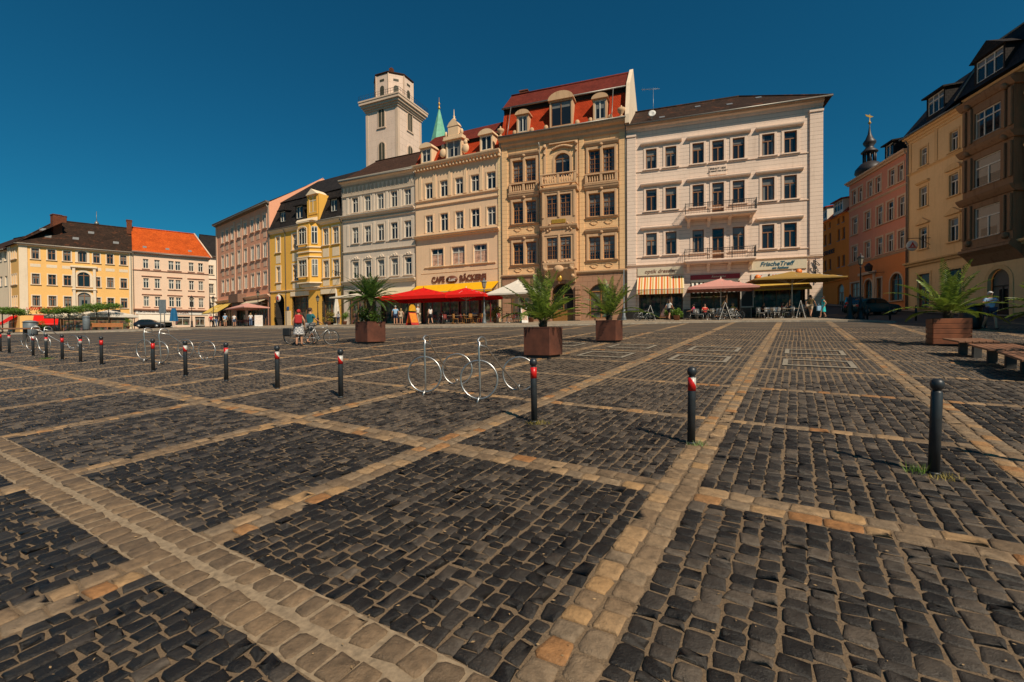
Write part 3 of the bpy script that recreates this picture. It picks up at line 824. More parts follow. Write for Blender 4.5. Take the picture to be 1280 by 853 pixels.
def downpipe(b, x, zt, zb=None, y=-.1):
    mb = MB(); mb.tube([(x, y-.3, zt+.1), (x, y, zt-.35), (x, y, zt-.6), (x, y, (zb or b.z0)+.1)], .05, 8); b.part('downpipe', mb, M_ZINC)
def awning(b, x0, x1, zt, zb, out, mat, valance=.22, name='awning', label=None, yf=0, drop=0):
    mb = MB(); n = max(2, int((x1-x0)/.6))
    for i in range(n):
        a, c = x0+(x1-x0)*i/n, x0+(x1-x0)*(i+1)/n
        mb.quad((a, yf-out, zb), (c, yf-out, zb), (c, yf-.05, zt), (a, yf-.05, zt))
        mb.quad((a, yf-out, zb-valance), (c, yf-out, zb-valance), (c, yf-out, zb), (a, yf-out, zb))
    mb.poly([(x0, yf-out, zb), (x0, yf-.05, zt), (x0, yf-.05, zt-.12)]); mb.poly([(x1, yf-out, zb), (x1, yf-.05, zt), (x1, yf-.05, zt-.12)])
    o = b.part(name, mb, mat, label=label)
    m2 = MB(); m2.tube([(x0, yf-out+.02, zb-.01), (x1, yf-out+.02, zb-.01)], .035, 6)
    for x in (x0+.25, x1-.25): m2.tube([(x, yf-.03, zt-.75), (x, yf-out+.05, zb-.05)], .025, 6)
    m2.build('awning_arm', M_GREYFR, o); return o
def rowz(specs, z0, z1): return [(a, b, z0, z1) for a, b in specs]
def sign(b, x0, x1, z0, z1, mat, txt, tmat, size, name='shop_sign', y=-.1, shear=0, bold=.0, dy=0, xs=1.0, label=None, parts=None):
    o = b.box(name, mat, x0, x1, y, .0, z0, z1, .01, label)
    for t in (parts or [(txt, (x0+x1)/2, (z0+z1)/2+dy, size, tmat)]):
        me = text_mesh(t[0], t[3], .012, shear, bold, xs); me.materials.append(t[4])
        q = ob('lettering', me, o, (t[1], y-.014, t[2]), (PI/2, 0, 0))
    return o
def lettering(b, txt, x, z, size, mat, y=-.06, xs=1.0, bold=.01, shear=0, depth=.03, width=None):
    me = text_mesh(txt, size, depth, shear, bold, xs, width); me.materials.append(mat)
    o = ob('lettering', me, b.root, (x, y, z-b.z0), (PI/2, 0, 0)); o['label'] = 'lettering on the wall reading '+txt; return o
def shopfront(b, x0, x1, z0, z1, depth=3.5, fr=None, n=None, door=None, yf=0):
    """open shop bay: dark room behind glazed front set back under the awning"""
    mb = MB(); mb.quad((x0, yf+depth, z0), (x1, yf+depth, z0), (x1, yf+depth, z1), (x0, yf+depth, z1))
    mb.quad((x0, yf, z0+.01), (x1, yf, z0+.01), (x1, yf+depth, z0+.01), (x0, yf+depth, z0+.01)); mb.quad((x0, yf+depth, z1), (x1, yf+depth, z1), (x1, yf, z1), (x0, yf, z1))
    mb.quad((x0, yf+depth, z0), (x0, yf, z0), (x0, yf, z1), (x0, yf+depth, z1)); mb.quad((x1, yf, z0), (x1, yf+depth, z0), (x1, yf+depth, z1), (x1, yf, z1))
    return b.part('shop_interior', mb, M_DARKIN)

# tiled roofs
R_BROWN = tiles('old_brown_tiles', (.034, .021, .015), (.06, .034, .022), patch=(.12, .045, .022))
R_DARK = tiles('slate', (.024, .021, .02), (.036, .03, .028), .3, .2)
R_BLUE = tiles('blue_slate', (.022, .024, .03), (.034, .036, .042), .3, .2)
R_RED = tiles('new_red_tiles', (.5, .058, .015), (.42, .045, .012))
R_DULL = tiles('dull_red_tiles', (.2, .036, .022), (.15, .028, .018))
R_ORANGE = tiles('bright_orange_tiles', (.72, .125, .018), (.55, .085, .014))
R_EDGE = tiles('dark_brown_tiles', (.065, .034, .022), (.085, .042, .026))

# ===== E5: pale house on the corner
b = Bld('corner_house', (11.04, 44.13), (26.27, 39.0), 'pale rendered corner house with two iron balconies, red brown roof and striped shop awning')
C5 = (.56, .45, .365)
W5 = stucco('pale_pink_render', C5, .34); T5 = stucco('pale_pink_trim', (.56, .445, .355), dirt=.35)
XS = [(1.76, 2.72), (3.5, 4.46), (5.84, 6.8), (7.5, 8.46), (9.17, 10.13), (11.5, 12.46), (13.2, 14.16)]
holes = []
for (z0, z1) in ((17.17, 19.03), (13.26, 15.26), (9.1, 11.18)):
    for i, (x0, x1) in enumerate(XS):
        holes.append((x0, x1, 12.42 if (z0 < 14 and z0 > 12 and i == 3) else (8.34 if (z0 < 10 and i == 3) else z0), z1))
shops = [(1.1, 5.0, 3.25, 7.0), (5.65, 9.75, 3.25, 6.5), (10.7, 14.8, 3.25, 6.85)]
b.wall([W5], holes+[(s_[0], s_[1], b.z0+.05, s_[3]) for s_ in shops], 21.45, D=11)
for h in holes:
    door = h[2] in (12.42, 8.34)
    b.window(*h[:4], style='door' if door else 'tee', fr=M_BROWNFR, surround=T5, sill=not door, sw=.2, name='balcony_door' if door else 'window')
for i, z in enumerate((19.35, 15.55, 11.48)):
    for (a, c) in ((1.3, 4.92), (5.38, 10.6), (11.04, 14.62)):
        if i == 2 and a == 5.38: continue
        b.moulding('window_hood', T5, a, c, z, [(.1, 0), (.14, .05), (.26, .1), (.3, .2), (.3, .24), (.1, .3)])
for z in (17.02, 13.05, 8.95): b.moulding('string_course', T5, .86, 15.1, z, [(.03, -.07), (.07, -.03), (.07, .03)])
b.moulding('string_course', T5, 0, 16.07, 8.2, BAND); b.moulding('string_course', T5, 0, 16.07, 7.98-.04, [(.03, -.05), (.05, 0)])
b.moulding('cornice', T5, -.02, 16.1, 21.35, [(.06, -.5), (.1, -.3), (.3, -.22), (.34, -.05), (.42, .05)])
for (x0, x1) in ((0.02, .86), (15.08, 16.06)):
    b.box('pilaster', W5, x0, x1, -.14, -.003, 8.3, 20.6); b.box('pilaster_capital', T5, x0-.05, x1+.03, -.22, .0, 20.3, 20.5)
    b.box('pilaster', W5, x0, x1, -.12, -.003, b.z0-.3, 7.9)
roof = roof_pitched(b, R_BROWN, 21.5, 25.3, 5.8, hipL=0, hipR=5.6, over=.55)
for x, t in ((3.2, .2), (6.5, .62), (11.8, .6), (9.2, .42)): skylight(b, roof, x, t, 21.5, 25.3, 5.8, .5, .6)
mb = MB(); mb.tube([(2.4, 1.6, 22.2), (2.4, 1.6, 25.5)], .016, 6); mb.tube([(1.3, 1.6, 25.5), (3.0, 1.6, 25.3)], .02, 5)
for i in range(8): mb.tube([(1.4+i*.2, 1.35, 25.49-i*.02), (1.4+i*.2, 1.85, 25.49-i*.02)], .01, 4)
mb.build('aerial', plain('aerial_metal', (.35, .34, .32), .4, metal=.6), roof)
mb = MB(); n0 = len(mb.v); mb.lathe([(.02, 0), (.2, .04), (.34, .12), (.36, .13), (.2, .07), (.01, .04)], n=18); mb.xf(Matrix.Translation((2.3, .55, 22.5)) @ Matrix.Rotation(PI/2-.3, 4, 'X')); mb.tube([(2.3, .6, 21.9), (2.3, .6, 22.5)], .03, 6)
mb.build('satellite_dish', plain('dish_white', (.6, .57, .52), .5), roof)
# plaque with two lines of small writing
o = b.box('wall_plaque', T5, 7.25, 8.68, -.06, 0, 15.95, 16.75)
M_INK = plain('dark_ink', (.05, .035, .03), .7)
for t, z, s_ in (('ERBAUT 1830', 16.52, .22), ('IM DIENST DER STADT', 16.28, .16)):
    me = text_mesh(t, s_, .006, 0, .004); me.materials.append(M_INK); ob('lettering', me, o, (7.96, -.07, z), (PI/2, 0, 0))
def balcony(b, x0, x1, z, out, slabm, brn=4, rail=True):
    mb = MB(); mb.bbox(x0, x1, -out, 0, z-.16, z, .03); mb.prism([(0, z-.3), (-out+.12, z-.3), (-out+.05, z-.16), (0, z-.16)], 'x', x0+.1, x1-.1)
    o = b.part('balcony', mb, slabm)
    m = MB(); 
    for zz, t in ((z+.92, .03), (z+.12, .018), (z+.74, .015)):
        m.tube([(x0+.05, 0, zz), (x0+.05, -out+.05, zz), (x1-.05, -out+.05, zz), (x1-.05, 0, zz)], t, 5, smooth=False)
    n = int((x1-x0)/.13)
    for i in range(n+1):
        x = x0+.05+(x1-x0-.1)*i/n; m.box(x-.009, x+.009, -out+.04, -out+.06, z, z+.92)
    for i in range(8):
        y = -out+.05+(out-.05)*i/8
        for x in (x0+.05, x1-.05): m.box(x-.009, x+.009, y-.009, y+.009, z, z+.92)
    for x in (x0+.05, x0+(x1-x0)*.33, x0+(x1-x0)*.67, x1-.05): m.box(x-.025, x+.025, -out+.025, -out+.075, z, z+1.0)
    m.build('railing', M_IRON, o)
    for i in range(brn):
        x = x0+.35+(x1-x0-.7)*i/(brn-1); c = MB()
        c.prism([(0, z-1.0), (-.12, z-.95), (-.3, z-.55), (-out+.3, z-.4), (-out+.15, z-.17), (0, z-.17)], 'x', x-.13, x+.13); c.build('bracket', slabm, o)
balcony(b, 5.15, 10.95, 12.38, 1.15, T5); balcony(b, 5.1, 10.9, 8.3, 1.15, T5)
M_CREAM = plain('cream_sign', (.62, .53, .38), .6, var=.06); M_WHITES = plain('white_sign', (.68, .62, .54), .5, var=.05)
M_REDS = plain('dark_red_sign', (.25, .012, .016), .5, var=.15); M_REDT = plain('red_letters', (.55, .03, .015), .5)
M_BROWNT = plain('brown_letters', (.15, .045, .02), .6); M_TEAL = plain('petrol_letters', (.012, .09, .14), .5); M_ORANGE = plain('orange_paint', (.7, .17, .02), .5)
sign(b, .97, 5.05, 7.2, 7.92, M_CREAM, 'optik dressler', M_BROWNT, .5, shear=.25, bold=.004)
sign(b, 10.5, 14.9, 7.22, 8.0, M_CREAM, '', M_TEAL, .5, shear=.3, bold=.012, parts=[('FrischeTreff', 12.6, 7.72, .52, M_TEAL), ('am Rathaus', 12.9, 7.37, .27, M_TEAL)])
sign(b, 10.65, 11.95, 6.25, 6.92, M_WHITES, 'K', M_REDT, .5, shear=.2, bold=.01)
sign(b, 12.1, 14.0, 6.25, 6.92, M_WHITES, 'KOLOS', M_REDT, .52, shear=.2, bold=.014)
sign(b, 14.05, 14.85, 6.25, 6.92, M_WHITES, '', M_REDT, .4, parts=[('M', 14.4, 6.6, .4, M_REDT)])
mb = MB(); mb.lathe([(.02, 0), (.23, .01), (.25, .03), (.02, .035)], n=16); mb.xf(Matrix.Translation((11.15, -.1, 6.6)) @ Matrix.Rotation(PI/2, 4, 'X')); b.part('round_emblem', mb, M_ORANGE)
mb = MB(); mb.lathe([(.02, 0), (.23, .01), (.25, .03), (.02, .035)], n=16); mb.xf(Matrix.Translation((14.3, -.1, 6.95)) @ Matrix.Rotation(PI/2, 4, 'X')); b.part('round_emblem', mb, M_ORANGE)
sign(b, 5.65, 9.75, 6.62, 7.05, M_REDS, '', M_CREAM, .3, parts=[('Ristorante', 8.0, 6.84, .28, M_CREAM)], shear=.3)
b.box('fascia', M_CREAM, 5.65, 9.75, -.06, 0, 6.38, 6.62)
for s_ in shops:
    shopfront(b, s_[0], s_[1], b.z0+.06, s_[3])
    b.window(s_[0], s_[1], b.z0+.25, s_[3]-.02, style='shop', fr=M_BROWNFR, glass=M_GLASSB, sill=False, rev=.7, name='shop_window')
ST5 = fabric('striped_awning_cloth', (1, 1, 1), stripes=(.5, [(0, (.72, .6, .4)), (.18, (.6, .13, .03)), (.5, (.75, .6, .38)), (.66, (.5, .27, .05)), (.86, (.7, .55, .3))]))
awning(b, .97, 5.08, 7.05, 5.75, 1.5, ST5, .42, label='orange, green and cream striped awning')
STBW = fabric('black_white_awning_cloth', (1, 1, 1), stripes=(.36, [(0, (.62, .58, .5)), (.5, (.02, .02, .02))]))
awning(b, 5.75, 9.7, 6.32, 5.5, 1.5, STBW, .2, label='black and white striped awning')
F_OCHRE = fabric('ochre_cloth', (.5, .32, .06))
awning(b, 10.65, 14.9, 6.22, 5.5, 1.6, F_OCHRE, .2, label='ochre awning')
for (x0, x1) in ((-.0, 1.05), (5.05, 5.62), (9.8, 10.6), (14.9, 16.08)): b.box('plinth', M_PLINTH, x0, x1, -.17, -.001, b.z0-.5, 3.95)
# wrought iron sign bracket on the right corner, gilded scrollwork between the shops
mb = MB()
for k in range(3):
    pts = [(15.55+.32*math.cos(t*.5+k*2)*(1-t*.06), -.25, 6.6+k*.5+.3*math.sin(t*.5+k)*(1-t*.05)) for t in range(13)]; mb.tube(pts, .03, 5)
mb.tube([(15.5, -.2, 5.9), (15.5, -.2, 8.0)], .04, 6); b.part('iron_ornament', mb, M_IRON)
o = b.box('notice_board', M_IRON, 9.85, 10.75, -.22, -.17, 4.1, 5.6); 
mb = MB(); mb.box(9.78, 10.82, -.2, -.15, 4.0, 5.7); mb.build('board_frame', M_WHITES, o)
E5 = b

# ===== E4: ornate ochre house
b = Bld('ornate_house', (-1.0, 48.53), (11.04, 44.13), 'tall ornate ochre sandstone house with central oriel, balustrades and orange red mansard roof')
W4 = stucco('ochre_ashlar', (.54, .355, .185), .42, joints=1.6, dirt=.35); T4 = stucco('weathered_sandstone', (.40, .265, .155), dirt=.6); S4 = stucco('brown_rusticated_stone', (.27, .155, .095), .46, joints=.95, dirt=.9)
rows = ((17.5, 19.7), (13.25, 15.45), (9.05, 11.25))
holes = []
side = [(1.29, 2.38), (2.7, 3.78), (9.2, 10.28), (10.58, 11.66)]; mid = [(5.1, 6.15), (6.46, 7.55)]
for i, (z0, z1) in enumerate(rows):
    for s_ in side: holes.append((s_[0], s_[1], z0, z1))
b.wall([S4, W4], holes+[(1.0, 3.7, b.z0+.3, 6.6, .7), (5.4, 7.6, b.z0, 6.85, 1.1), (9.2, 11.4, b.z0+.3, 6.65, .7), (5.78, 7.3, 17.5, 19.85, .5)], 21.9, zc=7.85, D=11)
for h in holes: b.window(*h, style='grid', fr=M_BROWNFR, surround=None, sill=False, rev=.22)
for i, (z0, z1) in enumerate(rows):
    for (a, c) in ((1.05, 4.02), (8.95, 11.9)):
        mb = MB(); mb.bbox(a, a+.22, -.14, 0, z0-.1, z1+.25, .02); mb.bbox(c-.22, c, -.14, 0, z0-.1, z1+.25, .02); mb.bbox(a+1.36, a+1.62, -.14, 0, z0-.1, z1+.25, .02); mb.box(a, c, -.12, 0, z1+.02, z1+.3)
        mb.prism([(0, z1+.3), (-.18, z1+.35), (-.3, z1+.55), (-.34, z1+.7), (0, z1+.75)], 'x', a-.15, c+.15); mb.prism([(0, z0-.28), (-.16, z0-.24), (-.24, z0-.1), (0, z0-.06)], 'x', a-.1, c+.1)
        mb.ball((a+1.48, -.2, z1+.4), .16, 8, 6, (1.2, .7, 1)); b.part('window_surround', mb, T4)
        if i: # carved panels under the sills
            m = MB()
            for x in (a+.75, a+2.15): m.tube([(x-.42, -.03, z0-.62), (x-.15, -.03, z0-.42), (x+.15, -.03, z0-.42), (x+.42, -.03, z0-.62), (x+.15, -.03, z0-.82), (x-.15, -.03, z0-.82)], .035, 5, closed=True)
            m.box(a, c, -.05, 0, z0-1.2, z0-1.12); b.part('panel', m, W4)
    if i < 1: pass
def balustrade(b, x0, x1, z, y, mat, h=.95, yb=0):
    mb = MB(); mb.bbox(x0, x1, y-.12, y+.12, z, z+.14, .02); mb.bbox(x0, x1, y-.14, y+.14, z+h-.14, z+h, .03)
    for x in [x0+.13, (x0+x1)/2, x1-.13]: mb.bbox(x-.13, x+.13, y-.12, y+.12, z+.14, z+h-.14, .02)
    n = int((x1-x0)/.24)
    for i in range(1, n):
        x = x0+(x1-x0)*i/n
        if abs(x-(x0+x1)/2) < .2: continue
        mb.lathe([(.05, z+.14), (.05, z+.2), (.095, z+.32), (.05, z+.55), (.05, z+h-.15)], x, y, 8)
    for xx in (x0+.07, x1-.07):
        if y < -.3: mb.box(xx-.07, xx+.07, y, 0, z, z+.14); mb.box(xx-.07, xx+.07, y, 0, z+h-.14, z+h)
    return b.part('balustrade', mb, mat)
for (a, c) in ((.95, 4.1), (8.85, 12.0)):
    balustrade(b, a, c, 16.35, -.24, T4); b.moulding('string_course', T4, a-.1, c+.1, 16.2, [(.2, -.2), (.38, 0), (.4, .12)])
# oriel over the portal
O0, O1, OD = 4.62, 8.02, .75
ow = [(m_[0], m_[1], z0+.12, z1+.1) for m_ in mid for z0, z1 in rows[1:]]
b.wall([T4], ow, 16.3, zlo=8.2, x0=O0, x1=O1, rev=.2, D=0, yf=-OD, name='oriel')
for h in ow: b.window(*h, style='grid', fr=M_BROWNFR, sill=False, rev=.18, yf=-OD)
mb = MB()
for z in (16.2, 12.45): mb.prism([(0, z-.35), (-OD-.05, z-.3), (-OD-.22, z-.1), (-OD-.26, z+.05), (0, z+.1)], 'x', O0-.18, O1+.18)
mb.prism([(0, 8.9), (-OD-.2, 8.85), (-OD-.2, 8.65), (0, 7.1)], 'x', O0+.1, O1-.1); mb.ball((6.3, -OD-.05, 8.2), .4, 10, 8, (1.3, .6, 1)); 
for x in (O0+.35, O1-.35):
    mb.prism([(0, 6.9), (-.25, 6.9), (-.55, 7.6), (-OD-.25, 8.3), (-OD-.25, 8.6), (0, 8.6)], 'x', x-.2, x+.2); mb.ball((x, -OD-.1, 8.2), .24, 8, 6); mb.ball((x, -.55, 7.5), .2, 8, 6)
for x in (O0+.02, O0+1.62, O1-.22): mb.bbox(x, x+.2, -OD-.08, -OD, 9.0, 11.6, .02); mb.bbox(x, x+.2, -OD-.08, -OD, 13.3, 15.9, .02)
mb.box(O0, O1, -OD-.06, -OD, 11.55, 11.75); mb.box(O0, O1, -OD-.06, -OD, 15.8, 15.95)
b.part('oriel_moulding', mb, T4)
rng = random.Random(5)
mb = MB()
for z in (12.0, 8.65):
    for i in range(26):
        x = rng.uniform(O0+.2, O1-.2); 
        if z == 12.0 and abs(x-6.32) < .75: continue
        mb.ball((x, -OD-.06, z+rng.uniform(-.02, .9 if z > 9 else .35)*(.8 if z > 9 else 1)), rng.uniform(.07, .14), 6, 5)
b.part('carved_relief', mb, T4)
mb = MB(); mb.bbox(5.6, 7.05, -OD-.07, -OD-.001, 12.7, 13.1, .03); b.part('gilded_cartouche', mb, plain('gilding', (.5, .28, .04), .4, metal=.4))
mb = MB(); mb.ball((6.3, -.42, 7.3), .3, 10, 8, (.9, .5, 1.1)); b.part('gilded_crest', mb, plain('gilding', (.5, .28, .04)))
balustrade(b, O0-.12, O1+.12, 16.6-.1, -OD-.12, T4, 1.1)
b.window(5.78, 7.3, 17.5, 19.85, style='cross', fr=M_BROWNFR, surround=T4, sill=False, rise=.5, rev=.2, sw=.25)
mb = MB()
for x in (4.62, 7.85): mb.bbox(x, x+.28, -.18, 0, 17.3, 20.9, .03); mb.ball((x+.14, -.22, 20.6), .2, 8, 6); mb.ball((x+.14, -.22, 19.9), .12, 8, 6)
for i in range(14): mb.ball((5.6+i*.145, -.14, 20.3+.22*math.sin(i*PI/13)), .13, 6, 5)
mb.bbox(5.2, 7.9, -.2, 0, 20.75, 20.9, .03); b.part('carved_surround', mb, T4)
for x in (.08, 12.12): b.box('corner_pier', W4, x, x+.62, -.1, -.002, 7.9, 21.0)
for x in (4.08, 8.25): b.box('pilaster', W4 if x > 5 else W4, x, x+.5, -.09, -.002, 7.9, 21.0)
b.moulding('cornice', T4, -.1, 12.9, 22.0, [(.1, -1.0), (.14, -.75), (.3, -.6), (.34, -.35), (.62, -.22), (.72, -.05), (.72, .05)])
b.moulding('string_course', T4, 0, 12.82, 7.9, [(.12, -.2), (.22, -.05), (.22, .06)])
# ground floor
shopfront(b, 1.0, 3.7, b.z0+.3, 6.6, .5); shopfront(b, 9.2, 11.4, b.z0+.3, 6.65, .5)
b.window(1.0, 3.7, b.z0+.3, 6.6, style='shop', fr=M_BROWNFR, glass=M_GLASSB, sill=False, rise=.7, rev=.3, name='shop_window')
b.window(9.2, 11.4, b.z0+.3, 6.65, style='shop', fr=plain('orange_wood', (.42, .16, .035), .5), glass=M_GLASSB, sill=False, rise=.7, rev=.3, name='shop_window')
b.window(5.4, 7.6, b.z0, 6.85, style='door', fr=plain('oak_door', (.24, .11, .025), .5), glass=M_DARKIN, sill=False, rise=1.1, rev=.45, surround=S4, name='portal_door', sw=.35)
mb = MB()
for x in (4.75, 7.8):
    for i in range(7): mb.bbox(x, x+.55, -.3, 0, b.z0+.1+i*.5, b.z0+.55+i*.5, .05)
b.part('portal_pier', mb, S4)
# mansard
zl, zu = 22.05, 25.2
mb = MB(); mb.quad((0, -.1, zl), (b.L, -.1, zl), (b.L, 1.0, zu), (0, 1.0, zu)); mans = b.part('mansard', mb, R_RED)
mb = MB(); mb.box(0, b.L, .95, 3.0, zu, zu+.5); mb.quad((0, -.1, zl), (0, 1.0, zu), (0, 3, zu), (0, 3, zl)); mb.build('mansard_edge', R_DARK, mans)
ry, rz_ = 3.6, 28.4
mb = MB(); mb.quad((-.1, .65, zu+.45), (b.L-.1, .65, zu+.45), (b.L-.1, ry, rz_), (-.1, ry, rz_)); mb.quad((b.L-.1, 10, zu+.45), (-.1, 10, zu+.45), (-.1, ry, rz_), (b.L-.1, ry, rz_)); mb.poly([(-.1, .65, zu+.45), (-.1, ry, rz_), (-.1, 10, zu+.45)])
uroof = b.part('roof', mb, R_DULL)
mb = MB(); mb.tube([(-.1, ry, rz_+.03), (b.L-.1, ry, rz_+.03)], .12, 6); mb.build('ridge_tiles', R_DULL, uroof)
mb = MB(); mb.tube([(-.15, .68, zu+.45), (b.L, .68, zu+.45)], .1, 8); mb.tube([(0, -.75, 22.1), (b.L, -.75, 22.1)], .09, 8)
for x in (.9, 11.5): mb.tube([(x, .6, zu+.4), (x, -.2, zl+1.2), (x, -.6, 22.1)], .045, 6)
mb.build('gutter', M_ZINC, uroof)
mb = MB(); mb.prism([(-.75, 21.5), (-.75, 22.3), (.6, 25.9), (3.6, 28.75), (10.2, 25.6), (10.8, 21.5)], 'x', b.L-.06, b.L+.3)
b.part('party_wall', mb, stucco('party_wall_render', (.55, .45, .33)))
for (x0, x1, z0, z1, k) in ((2.0, 2.95, 22.5, 24.1, 'arch'), (5.5, 7.5, 22.5, 24.9, 'arch'), (9.85, 10.85, 22.5, 24.3, 'arch')):
    dormer(b, mans, x0, x1, z0, z1, -.25, 1.8, T4, T4, 'two' if k else 'two', M_WHITEFR if x1-x0 < 1.5 else M_BROWNFR, 'arch')
mb = MB()
for x in (1.55, 3.4, 4.9, 8.1, 9.4, 11.3): mb.ball((x, -.1, 22.55), .25, 8, 6, (1, .6, 1.2))
mb.lathe([(.3, 0), (.36, .1), (.12, .25), (.1, .35), (.34, .6), (.38, .9), (.1, 1.0), (.05, 1.2)], 12.4, -.5, 12); mb.xf(Matrix.Translation((0, 0, 22.1)), len(mb.v)-8*12)
mb.lathe([(.3, 22.1), (.36, 22.2), (.12, 22.35), (.1, 22.5), (.34, 22.7), (.38, 22.95), (.1, 23.1), (.05, 23.3)], .15, -.5, 12)
b.part('stone_urns', mb, T4)
chimney(b, uroof, 1.2, 4.2, 27.6, 28.9); downpipe(b, .02, 21.5); downpipe(b, 12.72, 21.5); downpipe(b, 4.2, 21)

# ===== E3: cafe
b = Bld('cafe_house', (-11.01, 53.37), (-1.0, 48.53), 'cream cafe and bakery house with gabled stone dormer and yellow awning')
C3 = (.56, .4, .255)
W3 = stucco('cream_render', C3, dirt=.3); T3 = stucco('cream_trim', (.55, .4, .25), dirt=.5)
XS3 = [(1.4, 2.4), (3.42, 4.44), (5.42, 6.44), (7.42, 8.46), (9.4, 10.46)]
holes = rowz(XS3, 17.24, 19.0)+rowz(XS3, 13.4, 15.34); sh = [(2.14, 3.77, 9.52, 11.48), (4.9, 6.55, 9.52, 11.48), (7.7, 9.35, 9.52, 11.48)]
b.wall([W3], holes+sh+[(.6, 10.6, b.z0, 6.3)], 20.9, D=11)
for h in holes: b.window(*h, style='cross', surround=T3, sill=False)
M_POST = plain('window_poster', (.5, .3, .2), .6, var=.6, nscale=3)
for h in sh:
    o = b.window(*h, style='cross', surround=T3); mb = MB()
    mb.box(.1, h[1]-h[0]-.1, -.01, .0, .1, 1.25); mb.build('poster', M_POST, o)
for i in range(6):
    x = [.75, 2.72, 4.75, 6.75, 8.75, 10.72][i]
    b.box('pilaster', T3, x-.22, x+.18, -.07, -.002, 17.2, 20.0)
for z in (17.0, 16.35, 12.98): b.moulding('string_course', T3, 0, 10.9, z, BAND if z != 12.98 else CORN[2:])
b.moulding('string_course', T3, 1.2, 10.4, 9.4, [(.05, -.1), (.12, 0), (.12, .04)]); b.moulding('string_course', T3, .7, 10.8, 8.75, [(.02, -.04), (.04, 0)])
b.moulding('cornice', T3, -.1, 11.15, 20.95, [(.1, -.5), (.16, -.3), (.5, -.2), (.62, 0), (.65, .12)])
mb = MB()
for i in range(26): x = .2+i*.43; mb.box(x, x+.16, -.42, 0, 20.4, 20.72)
b.part('cornice_brackets', mb, T3)
for (z0, z1) in ((8.0, 20.4),): b.box('quoins', stucco('quoin_stone', (.56, .43, .24), .4, dirt=.4), 10.75, 11.1, -.1, -.002, 3.1, 20.4)
lettering(b, 'CAFE', 3.07, 7.95, .92, M_BROWNT, bold=.03, width=1.75); lettering(b, 'BÄCKEREI', 7.6, 7.93, .92, M_BROWNT, bold=.03, width=3.3)
mb = MB(); mb.lathe([(.01, 0), (.4, 0), (.42, .04), (.01, .06)], n=24); mb.xf(Matrix.Translation((4.9, -.02, 7.9)) @ Matrix.Rotation(PI/2, 4, 'X') @ Matrix.Scale(1.85, 4, (1, 0, 0)))
o = b.part('oval_emblem', mb, M_BROWNT); me = text_mesh('Lust', .5, .01, .3, .01); me.materials.append(M_WHITES); ob('lettering', me, o, (4.9, -.1, 7.88), (PI/2, 0, 0))
F_YEL = fabric('yellow_cloth', (.78, .40, .008))
for (a, c) in ((.1, 5.35), (5.42, 10.7)): awning(b, a, c, 7.42, 6.45, 1.5, F_YEL, .2, label='yellow awning over the cafe front')
shopfront(b, .6, 10.6, b.z0+.02, 6.3); M_REDFR = plain('red_shop_wood', (.2, .025, .02), .5)
for (x0, x1) in ((.6, 3.0), (3.0, 5.4), (5.6, 8.0), (8.2, 10.6)): b.window(x0, x1, b.z0+.1, 6.25, style='shop', fr=M_REDFR, glass=M_GLASSB, sill=False, rev=.6, name='shop_window')
zl, zu = 21.05, 23.0
mb = MB(); mb.quad((0, -.1, zl), (b.L, -.1, zl), (b.L, 1.0, zu), (0, 1.0, zu)); mans = b.part('mansard', mb, R_RED)
mb = MB(); mb.box(0, b.L, .95, 2, zu, zu+.35); mb.build('mansard_edge', R_DARK, mans)
ry, rz_ = 4.0, 26.0
mb = MB(); mb.quad((0, .75, zu+.3), (b.L, .75, zu+.3), (b.L, ry, rz_), (0, ry, rz_)); mb.quad((b.L, 10.5, zu), (0, 10.5, zu), (0, ry, rz_), (b.L, ry, rz_)); mb.poly([(0, .75, zu), (0, ry, rz_), (0, 10.5, zu)]); mb.poly([(0, -.1, zl), (0, 1, zu), (0, 10.5, zu), (0, 10.5, zl)]); b.part('roof', mb, R_DULL)
for (x0, x1) in ((1.2, 2.35), (8.9, 10.1)): dormer(b, mans, x0, x1, 21.3, 22.75, -.3, 1.9, T3, T3, 'two', None, 'arch')
d = dormer(b, mans, 4.65, 6.35, 21.2, 23.0, -.4, 2.0, T3, T3, 'two', None, 'flat')
mb = MB(); mb.box(4.3, 6.7, -.6, .2, 23.15, 23.45); mb.box(4.85, 6.15, -.5, .1, 23.45, 24.5); mb.prism([(4.75, 24.5), (6.25, 24.5), (6.0, 24.9), (5.5, 25.3), (5.0, 24.9)], 'y', -.55, .1)
for x in (4.5, 6.5): mb.ball((x, -.3, 23.8), .24, 8, 6, (.8, .8, 1.4))
for x in (4.05, 6.95): mb.ball((x, -.3, 21.9), .45, 10, 8, (1, .4, 1.1)); mb.ball((x, -.3, 22.6), .25, 8, 6, (1, .4, 1.1))
mb.lathe([(.2, 25.2), (.25, 25.3), (.08, 25.45), (.14, 25.6), (.05, 25.75), (.02, 26.4)], 5.5, -.25, 8); mb.build('stone_gable', T3, d)
downpipe(b, .02, 20.4)

